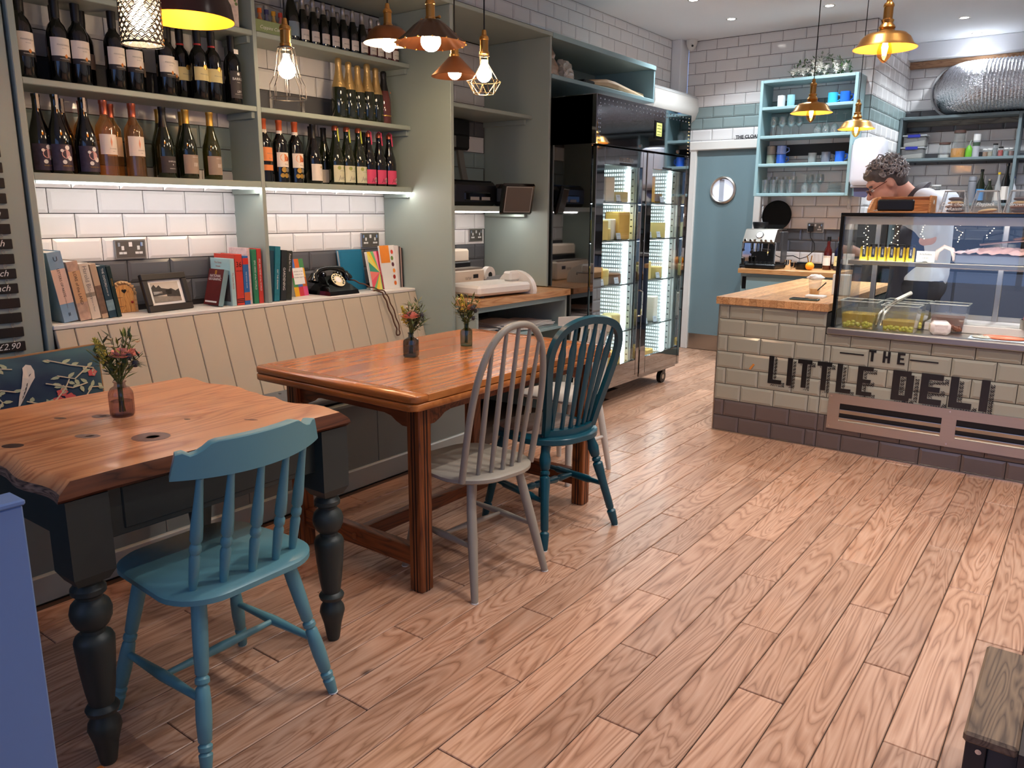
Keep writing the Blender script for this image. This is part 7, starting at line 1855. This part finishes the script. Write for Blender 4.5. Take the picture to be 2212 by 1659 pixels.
for i in range(6):
    t = thing('glass_saucer', 'clear glass saucer, %s from the bottom of the stack on the bottom shelf' % ORD[i], 'saucer', (.925 + .68, 7.18 + .10, Z4 + .0142 * i), 0, 'saucers in the cabinet')
    MB().lathe([(.003, .002), (.045, .002), (.062, .013), (.060, .0135), (.044, .0035), (.003, .0035)], 20).build('plate', CGLASS, t, smooth=40)
# flower garland on the cabinet
gl_ = thing('flower_garland', 'white flowers and greenery on top of the mug cabinet', 'flowers', (1.40, 7.30, 2.5055)); r_ = random.Random(6)
lv_ = MB(); wf_ = MB(); gf = MB()
for i in range(260):
    u = r_.uniform(-1, 1); p = V(u * .25, r_.uniform(-.06, .06), r_.uniform(.0, .17) * (1 - u * u * .7) + .012)
    leaf(lv_ if r_.random() < .6 else gf, p, V(r_.uniform(-1, 1), r_.uniform(-1, .6), r_.uniform(-.5, 1)), r_.uniform(.025, .06), r_.uniform(.006, .012))
for i in range(24):
    u = r_.uniform(-1, 1); c = V(u * .22, -.07 + r_.uniform(-.03, .03), r_.uniform(.02, .14) * (1 - u * u * .6) + .01); s = r_.uniform(1.0, 1.9)
    for ring, (n_, l, el) in enumerate(((8, .022, .2), (7, .018, .7), (5, .012, 1.2))):
        for j in range(n_):
            a = 2 * PI * j / n_ + ring * .4; q = Matrix.Rotation(R(70), 4, 'X'); d = q @ V(math.cos(a) * math.cos(el), math.sin(a) * math.cos(el), math.sin(el)); leaf(wf_, c, d, l * s, .008 * s, V(.3, .2, .9))
lv_.build('leaves', mat('fresh_leaf', rgb(84, 112, 70), .6, var=.2), gl_); gf.build('grey_leaves', mat('eucalyptus', rgb(150, 164, 150), .6, var=.1), gl_); wf_.build('white_blooms', mat('white_petal', rgb(236, 234, 226), .6), gl_)
dp = thing('towel_dispenser', 'white plastic towel dispenser right of the mug cabinet', 'dispenser', (1.7455, 7.13, 1.595))
b = MB(); rings = []
for z, k in ((0, .90), (.02, .97), (.05, 1), (.28, 1), (.34, .98), (.37, .90), (.385, .70)):
    rings.append([V(.128 + .128 * k * math.copysign(abs(math.cos(a)) ** .45, math.cos(a)), .12 + .12 * k * math.copysign(abs(math.sin(a)) ** .45, math.sin(a)), z) for a in [2 * PI * j / 28 for j in range(28)]])
b.ring_path(rings).build('cover', mat('white_abs', rgb(206, 206, 214), .3, coat=.2), dp, smooth=40); MB().box(-.0005, .03, .04, .2, .03, .33).build('mount_plate', mat('dispenser_grey', rgb(150, 150, 156), .4), dp); MB().cbox(.02, .23, .02, .2, -.02, .003, .004).build('base', mat('dispenser_grey', rgb(150, 150, 156), .4), dp)
b = MB().prism([(.05, -.09), (.14, -.10), (.19, -.06), (.20, -.018), (.04, -.018)], lambda a, c, d: V(a, d, c), .05, .054); b.build('paper_towel', mat('blue_tissue', rgb(96, 102, 140), .8), dp)
# white letters over the door, security camera
cl = thing('door_sign', 'small black cut-out letters standing over the cloakroom door', 'sign', (.745, 7.425, 2.058)); letter(cl, 'THE CLOAK', .042, INK, (.0, -.004, .0), (1, 0, 0), (0, 0, 1), bold=.0015); MB().box(-.13, .13, -.002, .012, -.023, -.018).build('sign_foot', INK, cl)
sc2 = thing('security_camera', 'white dome security camera in the ceiling corner', 'camera', (.165, 7.36, 2.925)); MB().lathe([(.003, .034), (.05, .034), (.052, .01), (.045, -.02), (.030, -.05), (.003, -.062)], 24).build('housing', GLOSSW, sc2, smooth=40); MB().ell((.018, -.032, -.022), .022, .022, .022, 16, 10).build('eyeball', GLOSSW, sc2, smooth=True); MB().ell((.028, -.047, -.028), .011, .011, .011, 12, 8).build('lens', GLBLACK, sc2, smooth=True)
# ================================================================ KITCHEN SHELVES
KSP = mat('steel_blue_paint', rgb(112, 126, 130), .4, var=.03)
ks = thing('kitchen_shelving', 'grey-blue open kitchen shelving behind the counter', 'shelving', (1.80, 8.64, 0))
MB().cbox(0, .026, 0, .252, 1.0, 2.275, .003).build('upright', KSP, ks); MB().cbox(.985, 1.011, 0, .252, 1.0, 2.275, .003).build('upright', KSP, ks)
for z in (2.250, 1.862): MB().cbox(.026, .985, 0, .252, z, z + .026, .003).build('shelf', KSP, ks); MB().cbox(1.011, 1.9, 0, .252, z, z + .026, .003).build('shelf', KSP, ks)
MB().cbox(.026, .985, 0, .252, 1.44, 1.466, .003).build('shelf', KSP, ks); MB().cbox(1.011, 1.9, 0, .252, 1.44, 1.466, .003).build('shelf', KSP, ks)
MB().cbox(.026, .985, .225, .252, 2.20, 2.25, .003).build('rail', wood('weathered_rail', rgb(84, 80, 74), rgb(110, 106, 98), rgb(130, 124, 114), axis=0, scale=2, rough=.7), ks)
KZ1, KZ2 = 1.8885, 1.4665
# plastic tubs
TUBC = thin_glass('storage_tub', (.85, .87, .87, 1), .5, milky=.35, milk=(.5, .5, .5, 1))
for i, (z, lab) in enumerate(((KZ1, 'lower'), (KZ1 + .112, 'upper'))):
    t = thing('storage_tub', '%s of two clip-lid plastic tubs with blue clips, kitchen shelf' % lab, 'tub', (1.93 + .012 * i, 8.74, z), 0, 'clip-lid tubs on the kitchen shelf')
    MB().cbox(-.10, .10, -.07, .07, 0, .095, .01).build('tub_wall', TUBC, t); MB().cbox(-.108, .108, -.078, .078, .095, .111, .004).build('lid', mat('cloudy_lid', rgb(180, 182, 184), .3), t); MB().prism([(-.09, .004), (.09, .004), (.09, .05 + .01 * i), (-.09, .035)], lambda a, c, d: V(a, d, c), -.066, .06).build('flour', mat('flour', rgb(210, 206, 196), .9), t); MB().cbox(-.06, .05, -.083, -.077, .085, .113, .003).build('clip', mat('blue_clip', rgb(44, 54, 160), .35), t)
def kjar(name, label, x, z, r_, h, fill, fh, lid, lidh=.02, neck=.75, body=None, y=8.74):
    t = thing(name, label, 'jar', (x, y, z), 0, 'jars on the kitchen shelves')
    MB().lathe([(.003, 0), (r_ * .95, 0), (r_, .004), (r_, h * .68), (r_ * neck, h * .88), (r_ * neck, h), ], 18, open_ends=False).build('jar_glass', body or CGLASS, t, smooth=40)
    if fill: MB().lathe([(.003, .003), (r_ * .94, .003), (r_ * .94, fh), (.003, fh)], 18).build('contents', fill, t, smooth=40)
    if lid: MB().lathe([(.003, h), (r_ * neck * 1.1, h), (r_ * neck * 1.1, h + lidh), (.003, h + lidh)], 18).build('lid', lid, t, smooth=40)
    return t
SALT = mat('white_salt', rgb(206, 204, 200), .9); PASTA = mat('orange_lentils', rgb(206, 140, 40), .8, var=.2, vscale=80); LIDR = mat('dull_rust_lid', rgb(96, 70, 62), .5)
kjar('preserving_jar', 'small glass jar with a little salt on the kitchen shelf', 2.20, KZ1, .052, .125, SALT, .03, LIDR, .02, .85)
kjar('preserving_jar', 'large glass jar half full of orange lentils on the kitchen shelf', 2.318, KZ1, .064, .225, PASTA, .085, LIDR, .025, .72)
t = thing('spray_bottle', 'lime green washing-up bottle on the kitchen shelf', 'bottle', (2.41, 8.73, KZ1)); MB().lathe([(.003, 0), (.028, 0), (.030, .01), (.028, .08), (.010, .11), (.003, .11)], 16).build('bottle_body', mat('lime_plastic', rgb(110, 180, 50), .3), t, smooth=40); MB().cyl((0, 0, .11), (.012, 0, .16), .006).build('nozzle', mat('clear_nozzle', rgb(150, 160, 150), .3), t)
t = thing('foil_roll', 'white and green cling-film tube standing on the kitchen shelf', 'roll', (2.467, 8.73, KZ1)); MB().lathe([(.003, 0), (.030, 0), (.030, .21), (.003, .21)], 16).build('tube', mat('silver_tube', rgb(176, 176, 182), .35), t, smooth=40); MB().lathe([(.0305, .10), (.0305, .135)], 16, open_ends=True).build('label_band', mat('green_band', rgb(70, 86, 70), .5), t); MB().lathe([(.0305, .15), (.0305, .205)], 16, open_ends=True).build('label_white', INKW, t)
SPL = [(2.545, .022, .06, (150, 110, 80), 'brown spice jar with white label'), (2.585, .022, .062, (160, 150, 130), 'second spice jar with white label'), (2.622, .022, .105, (120, 124, 124), 'tall empty clear spice jar'), (2.668, .022, .075, (170, 50, 40), 'red chilli jar with black spout'), (2.712, .022, .062, (120, 140, 140), 'grey-green spice jar'), (2.757, .023, .062, (150, 110, 100), 'pinkish salt jar at the right end')]
for i, (x, r_, h, c, lab) in enumerate(SPL):
    kjar('spice_jar', lab + ' on the kitchen shelf', x, KZ1, r_, h, mat('spice_%d' % i, rgb(*c), .7, var=.2, vscale=60), h * .75, INKW if i != 2 and i != 3 else BLACK, .012, .85)
# lower shelf
kjar('pantry_jar', 'dark jar with white lid and cream label on the lower kitchen shelf', 2.17, KZ2, .042, .16, mat('dark_jam', rgb(50, 48, 46), .4), .13, INKW, .014, .9); kjar('pantry_jar', 'squat dark jar on the lower kitchen shelf', 2.255, KZ2, .046, .095, mat('dark_pickle', rgb(58, 60, 40), .4), .08, STEEL, .014, .9)
for i, x in enumerate((2.345, 2.40)): kjar('sauce_pot', 'small black-capped pot, %s of two on the lower kitchen shelf' % ORD[i], x, KZ2, .022, .09, None, 0, BLACK, .03, .8, body=GDK)
t = thing('thermos_flask', 'tall grey cylinder on the lower kitchen shelf', 'flask', (2.475, 8.73, KZ2)); MB().lathe([(.003, 0), (.034, 0), (.034, .24), (.03, .245), (.003, .245)], 18).build('body', mat('pewter', rgb(120, 120, 126), .4), t, smooth=40); MB().lathe([(.0345, .20), (.0345, .205)], 18, open_ends=True).build('seam', BLACK, t)
def kb(label, x, glass, cap, lab, h, r_=.034):
    t = thing('oil_bottle', label, 'bottle', (x, 8.73, KZ2), 0, 'bottles on the lower kitchen shelf')
    MB().lathe([(.003, 0), (r_, 0), (r_, h * .55), (r_ * .4, h * .75), (r_ * .36, h * .96), (.003, h * .96)], 16).build('glass', glass, t, smooth=40); MB().lathe([(.003, h * .93), (r_ * .45, h * .93), (r_ * .45, h), (.003, h)], 14).build('cap', cap, t, smooth=40)
    if lab: MB().lathe([(r_ + .0006, h * .08), (r_ + .0006, h * .42)], 16, open_ends=True).build('paper_label', lab, t, smooth=True)
kb('dark green bottle with bright blue label on the lower kitchen shelf', 2.545, GGR, BLACK, mat('bright_blue_label', rgb(60, 140, 200), .5), .31); kb('round dark oil bottle on the lower kitchen shelf', 2.615, GGR, STEEL, None, .22, .038); kb('clear bottle with yellow cap on the lower kitchen shelf', 2.685, mat('pale_bottle', rgb(150, 150, 150), .15, coat=.4), mat('yellow_cap', rgb(220, 180, 40), .4), LW, .28, .026); kb('tall black wine bottle with white label on the lower kitchen shelf', 2.745, GDK, GDK, LW, .36); kb('white plastic bottle with blue cap on the lower kitchen shelf', 2.80, mat('white_plastic', rgb(220, 222, 228), .35), mat('blue_cap', rgb(40, 60, 150), .4), None, .24, .034)
# flexible foil duct with a wall collar
du = thing('foil_duct', 'fat ribbed silver foil duct running above the kitchen shelves', 'duct', (2.25, 8.875, 2.515))
FOIL = mat('crinkled_foil', rgb(206, 206, 210), .16, 1.0, bump=.9, bscale=70, var=.05)
path = []
for i in range(19):
    a = R(90 * i / 18); path.append(V(.25 - .25 * math.cos(a) , -.235 * math.sin(a), 0))
for i in range(1, 34): path.append(V(.25 + .028 * i, -.235, 0))
dens = []
for i in range(len(path) - 1):
    for q in range(3): dens.append(path[i].lerp(path[i + 1], q / 3))
rad = [.226 + .007 * math.cos(i * 2 * PI / 3 * 1.0) * (1 if i % 3 else -1) for i in range(len(dens))]
db = MB(); rings = []
for i, p in enumerate(dens):
    t_ = (dens[min(i + 1, len(dens) - 1)] - dens[max(i - 1, 0)]).normalized(); s = t_.cross(V(0, 0, 1)).normalized(); kk = .232 if i % 3 == 0 else .224
    rings.append([p + (s * math.cos(a) * .92 + V(0, 0, 1) * math.sin(a)) * kk for a in [2 * PI * j / 40 for j in range(40)]])
db.ring_path(rings, cap0=False, cap1=False).build('foil_hose', FOIL, du, smooth=60)
MB().tube([(.24 * math.cos(a), .0, .245 * math.sin(a)) for a in [2 * PI * j / 40 for j in range(40)]], .012, 8, loop=True).build('wall_collar', mat('collar_white', rgb(190, 190, 190), .4), du, smooth=True)
# kettle-like cooker and crates seen through the case
rc = thing('rice_cooker', 'steel cooker with a black lid behind the display case', 'cooker', (3.22, 8.55, 1.0))
D.objects.remove(rc)
kc = thing('kitchen_worktop', 'steel prep worktop along the kitchen wall', 'worktop', (1.82, 8.30, 0)); MB().cbox(0, 2.6, 0, .58, .86, .90, .004).build('top', STEEL, kc); MB().box(0.02, 2.6, .03, .57, 0, .86).build('base_cabinets', mat('slate_cabinet', rgb(60, 64, 76), .5), kc)
for k in range(4): MB().cbox(.03 + .64 * k, .65 + .64 * k, .01, .03, .08, .84, .004).build('cabinet_door', mat('slate_door', rgb(70, 76, 94), .45), kc)
rc = thing('slow_cooker', 'steel cooker with a black handle on the kitchen worktop', 'cooker', (2.80, 8.55, .9005)); MB().lathe([(.003, 0), (.14, 0), (.15, .02), (.15, .20), (.14, .21), (.003, .21)], 28).build('pot', STEEL, rc, smooth=40); MB().lathe([(.003, .22), (.08, .215), (.145, .21), (.15, .2)], 28).build('lid', BLACK, rc, smooth=40); MB().tube([(-.16, 0, .16), (-.15, 0, .26), (0, 0, .30), (.15, 0, .26), (.16, 0, .16)], .01, 8).build('carry_handle', BLACK, rc, smooth=True); MB().cyl((0, -.15, .05), (0, -.165, .05), .03).build('dial', BLACK, rc, smooth=40)
bxs = thing('small_carton', 'small blue and white carton on the ledge behind the case', 'carton', (3.02, 5.22, .687)); D.objects.remove(bxs)

# ================================================================ PERSON BEHIND THE COUNTER
def blob(parts, voxel, name, m, parent, smooth_it=6):
    """one continuous surface: union of soft primitives -> voxel remesh -> smooth"""
    b = MB()
    for p in parts:
        if p[0] == 'e': b.ell(p[1], p[2], p[3], p[4], 16, 12, p[5] if len(p) > 5 else None)
        elif p[0] == 'c': b.turned(p[1], p[2], [(0, p[3]), (.5, (p[3] + p[4]) / 2), (1, p[4])], 14); b.ell(p[1], p[3], p[3], p[3], 14, 10); b.ell(p[2], p[4], p[4], p[4], 14, 10)
    o = b.build(name + '_tmp', m)
    md = o.modifiers.new('r', 'REMESH'); md.mode = 'VOXEL'; md.voxel_size = voxel; md.use_smooth_shade = True
    ms = o.modifiers.new('s', 'SMOOTH'); ms.factor = .5; ms.iterations = smooth_it
    bpy.context.view_layer.update()
    me = D.meshes.new_from_object(o.evaluated_get(bpy.context.evaluated_depsgraph_get()))
    D.objects.remove(o); me.name = name
    me.polygons.foreach_set('use_smooth', [True] * len(me.polygons))
    return obj(name, me, parent)
pe = thing('person', 'person with curly grey hair, glasses, white shirt and dark apron bent over behind the case', 'person', (2.64, 5.48, 0))
SKIN = mat('skin', rgb(226, 172, 152), .5, var=.05, vscale=20); SHIRT = mat('white_shirt', rgb(222, 226, 236), .75, var=.03, bump=.1, bscale=20); APRON = mat('navy_apron', rgb(34, 38, 58), .7, var=.08); TROU = mat('dark_trousers', rgb(40, 42, 52), .8); HAIR = mat('grey_hair', rgb(140, 136, 136), .6, var=.45, vscale=70); HAIRD = mat('dark_grey_hair', rgb(92, 88, 88), .6, var=.4, vscale=70)
# local coordinates (world minus 2.64, 5.48): head centre about (-.185,-.26,1.545); facing -x, a little towards the camera, chin down
HC = V(-.190, -.255, 1.548)
fwd = V(-.80, -.30, -.52).normalized(); side = fwd.cross(V(0, 0, 1)).normalized(); upv = side.cross(fwd).normalized()
def H(f_, s_, u_): return HC + fwd * f_ + side * s_ + upv * u_
MH = Matrix((( fwd.x, side.x, upv.x), (fwd.y, side.y, upv.y), (fwd.z, side.z, upv.z))).to_4x4()
nk = V(-.070, -.185, 1.465)
sL, sR = V(.03, -.265, 1.445), V(.10, .05, 1.44)
eL, hL = V(.065, -.185, 1.22), V(-.14, -.15, 1.14)
eR, hR = V(-.0, .12, 1.18), V(-.19, .0, 1.12)
body = [('e', H(0, 0, .02), .100, .076, .098, MH), ('e', H(.035, 0, -.035), .072, .062, .085, MH), ('e', H(.06, 0, -.075), .045, .042, .045, MH), ('c', H(.095, 0, .005), H(.125, 0, -.035), .011, .017), ('e', H(.085, 0, -.063), .020, .028, .010, MH), ('e', H(.09, 0, -.095), .022, .024, .020, MH),
        ('e', H(.075, 0, .035), .035, .055, .02, MH),
        ('c', H(-.050, 0, -.05), nk, .050, .056), ('c', nk, V(0.02, -.12, 1.38), .056, .085),
        ('c', V(.03, -.09, 1.32), V(.03, -.02, 1.0), .125, .125), ('c', sL, V(.03, -.12, 1.40), .055, .07), ('c', sR, V(.03, -.12, 1.40), .055, .07),
        ('c', sL, eL, .052, .040), ('c', eL, hL, .040, .027), ('c', sR, eR, .052, .040), ('c', eR, hR, .040, .027),
        ('c', V(.03, -.1, .95), V(.03, .06, .95), .12, .12), ('c', V(.03, -.1, .92), V(.04, -.10, .50), .085, .058), ('c', V(.03, .08, .92), V(.05, .09, .50), .085, .058), ('c', V(.04, -.10, .50), V(.06, -.10, .08), .058, .04), ('c', V(.05, .09, .50), V(.07, .09, .08), .058, .04),
        ('c', V(.05, -.10, .045), V(-.10, -.12, .04), .042, .038), ('c', V(.06, .09, .045), V(-.09, .08, .04), .042, .038)]
for s_ in (-1, 1):
    body += [('e', H(-.005, s_ * .078, -.005), .022, .010, .034, MH)]
for hnd, dr_ in ((hL, V(-.9, .25, -.2)), (hR, V(-.9, -.25, -.2))):
    dr_ = dr_.normalized(); ac_ = dr_.cross(V(0, 0, 1)).normalized()
    body.append(('c', hnd, hnd + dr_ * .075, .026, .033))
    for k, l in ((-1.5, .055), (-.5, .068), (.5, .064), (1.5, .050)):
        p0 = hnd + dr_ * .085 + ac_ * k * .017; p1 = p0 + dr_ * l * .55 - V(0, 0, .012); p2 = p1 + dr_ * l * .3 - V(0, 0, .028)
        body += [('c', p0, p1, .0095, .009), ('c', p1, p2, .009, .008)]
    p0 = hnd + dr_ * .03 + ac_ * .030; body += [('c', p0, p0 + dr_ * .035 + ac_ * .022, .012, .010), ('c', p0 + dr_ * .035 + ac_ * .022, p0 + dr_ * .065 + ac_ * .018 - V(0, 0, .012), .010, .009)]
bo = blob(body, .0065, 'body', SKIN, pe, 4)
shirt = [('c', V(.03, -.09, 1.34), V(.03, -.02, 1.0), .142, .142), ('c', sL, V(.04, -.12, 1.42), .070, .082), ('c', sR, V(.04, -.12, 1.42), .070, .082), ('c', nk + V(.05, .02, -.03), V(.04, -.11, 1.40), .070, .095),
         ('c', sL, sL.lerp(eL, .78), .068, .058), ('c', sR, sR.lerp(eR, .78), .068, .058), ('c', V(.03, -.1, .98), V(.03, .06, .98), .125, .125)]
blob(shirt, .009, 'shirt', SHIRT, pe, 6)
cl_ = MB(); cl_.tube([nk + (side * math.cos(a) + V(.5, .2, .1).normalized() * math.sin(a)) * .072 + V(.012, .005, -.028 + .012 * math.sin(a)) for a in [2 * PI * j / 20 for j in range(20)]], .013, 8, loop=True); cl_.build('collar', SHIRT, pe, smooth=True)
trs = [('c', V(.03, -.1, .93), V(.03, .06, .93), .13, .13), ('c', V(.03, -.1, .90), V(.04, -.10, .50), .098, .072), ('c', V(.03, .08, .90), V(.05, .09, .50), .098, .072), ('c', V(.04, -.10, .50), V(.06, -.10, .10), .072, .062), ('c', V(.05, .09, .50), V(.07, .09, .10), .072, .062)]
blob(trs, .012, 'trousers', TROU, pe, 4)
apr = [('c', V(-.03, -.10, 1.20), V(-.02, -.05, .9), .125, .142), ('c', V(-.03, -.06, .85), V(-.01, -.04, .55), .14, .15), ('c', V(-.03, .03, .85), V(0, .05, .55), .13, .13)]
blob(apr, .012, 'apron', APRON, pe, 6)
st2 = [V(-.11, -.20, 1.22), V(-.10, -.24, 1.33), V(-.065, -.272, 1.43), V(-.02, -.262, 1.50), V(.012, -.20, 1.545), V(.012, -.13, 1.54), V(-.03, -.06, 1.49), V(-.10, -.03, 1.36)]
ds2 = []
for i in range(len(st2) - 1):
    for q in range(4): ds2.append(st2[i].lerp(st2[i + 1], q / 4))
for _ in range(3): ds2 = [ds2[0]] + [(ds2[i - 1] + ds2[i] * 2 + ds2[i + 1]) / 4 for i in range(1, len(ds2) - 1)] + [ds2[-1]]
b = MB(); rings = []
for i, p in enumerate(ds2):
    t_ = (ds2[min(i + 1, len(ds2) - 1)] - ds2[max(i - 1, 0)]).normalized(); o_ = (p - V(.02, -.13, 1.38)).normalized(); w = t_.cross(o_).normalized(); rings.append([p + w * .022 + o_ * .002, p + w * .022 + o_ * .006, p - w * .022 + o_ * .006, p - w * .022 + o_ * .002])
b.ring_path(rings).build('apron_strap', mat('grey_strap', rgb(66, 60, 66), .6), pe, smooth=40)
# hair: cap of curls
hr = random.Random(12); curls = MB(); curls2 = MB()
cap = [('e', H(-.018, 0, .045), .108, .088, .088, MH), ('e', H(-.06, 0, .0), .062, .078, .075, MH), ('e', H(.05, 0, .085), .055, .07, .035, MH)]
blob(cap, .009, 'hair', HAIRD, pe, 3)
for i in range(420):
    a = hr.uniform(0, 2 * PI); e_ = math.asin(hr.uniform(-.5, 1)); d = V(math.cos(a) * math.cos(e_), math.sin(a) * math.cos(e_), math.sin(e_))
    if d.x > .35 and d.z < .55: continue
    if abs(d.y) > .7 and d.z < .0 and d.x > -.35: continue
    p0 = V(-.018 + d.x * .106, d.y * .088, .040 + d.z * .090); rr = hr.uniform(.010, .018); tw = hr.uniform(0, 6.28); q = d.orthogonal().normalized(); w = d.cross(q); pts = []
    lift = hr.uniform(.010, .028) * (1 + .5 * max(0, d.z))
    for k in range(7):
        an = tw + k * .95; pts.append(MH @ (p0 + d * (lift * k / 6) + (q * math.cos(an) + w * math.sin(an)) * rr * (.35 + .65 * k / 6)) + HC)
    (curls if i % 3 else curls2).tube(pts, [.0052, .0058, .0056, .005, .0044, .0034, .002], 5)
curls.build('hair_curls', HAIR, pe, smooth=True); curls2.build('hair_curls', mat('light_grey_hair', rgb(168, 164, 164), .6, var=.3, vscale=70), pe, smooth=True)
# eyes, brows, mouth, glasses
for s_ in (-1, 1):
    MB().ell(H(.093, s_ * .030, -.002), .011, .012, .010, 10, 8, MH).build('eye', INKW, bo, smooth=True); MB().ell(H(.101, s_ * .030, -.004), .005, .005, .005, 8, 6, MH).build('iris', BLACK, bo, smooth=True)
    MB().tube([H(.098, s_ * .012, .020), H(.100, s_ * .030, .025), H(.088, s_ * .048, .020)], .004, 6).build('eyebrow', HAIRD, bo)
MB().tube([H(.100, -.022, -.066), H(.108, 0, -.064), H(.100, .022, -.066)], .0035, 6).build('lips', mat('lip', rgb(176, 92, 84), .5), bo)
gs = MB()
for s_ in (-1, 1):
    gs.tube([H(.114, s_ * .031 + .021 * math.cos(a), -.006 + .017 * math.sin(a)) for a in [2 * PI * j / 18 for j in range(18)]], .0022, 6, loop=True)
    gs.tube([H(.113, s_ * .052, .0), H(.06, s_ * .074, .006), H(0, s_ * .082, .010)], .002, 6)
gs.tube([H(.115, -.010, -.004), H(.117, 0, 0), H(.115, .010, -.004)], .002, 6)
gs.build('glasses', mat('tortoise_frame', rgb(84, 34, 24), .3), pe, smooth=True)
ln = MB()
for s_ in (-1, 1): ln.add([H(.114, s_ * .031 + .020 * math.cos(a), -.006 + .016 * math.sin(a)) for a in [2 * PI * j / 18 for j in range(18)]], [tuple(range(18))])
ln.build('lenses', thin_glass('lens_glass', (.55, .5, .5, 1)), pe)

# ================================================================ FOREGROUND BITS
BENW = wood('worn_dark_plank', rgb(70, 54, 42), rgb(104, 84, 66), rgb(128, 106, 84), axis=1, scale=2, rough=.6, rnd=False)
fb = thing('rustic_bench', 'worn dark plank on a dark boxy base at bottom right', 'bench', (3.49, 1.715, 0), 0)
MB().cbox(-.05, .048, 0, .42, .285, .31, .006).build('plank', BENW, fb)
DKB = mat('dark_stained_box', rgb(58, 50, 48), .6, var=.1, vscale=20)
MB().cbox(-.045, -.006, .02, .42, 0, .284, .002).build('base_board', DKB, fb); MB().cbox(-.005, .05, .03, .42, 0, .284, .002).build('base_board', mat('dark_slate_box', rgb(62, 62, 64), .6), fb)
MB().box(.049, .12, .0, .42, .0, .30).build('side_board', DKB, fb)
MB().cyl((-.02, .0195, .262), (-.02, .018, .262), .006).build('screw', CHROME, fb)
wm = MB()
fs = thing('wooden_footstool', 'corner of a small varnished wooden footstool behind the white panel', 'footstool', (1.96, .66, 0), R(0))
MB().cbox(-.10, .10, -.10, .03, .10, .125, .006).build('top', HONX, fs)
for sx in (-.075, .07):
    for sy in (-.075, .005): MB().turned((sx, sy, 0), (sx, sy, .10), [(0, .014), (.3, .02), (.5, .012), (.8, .02), (1, .018)], 12).build('leg', HOND, fs, smooth=40)
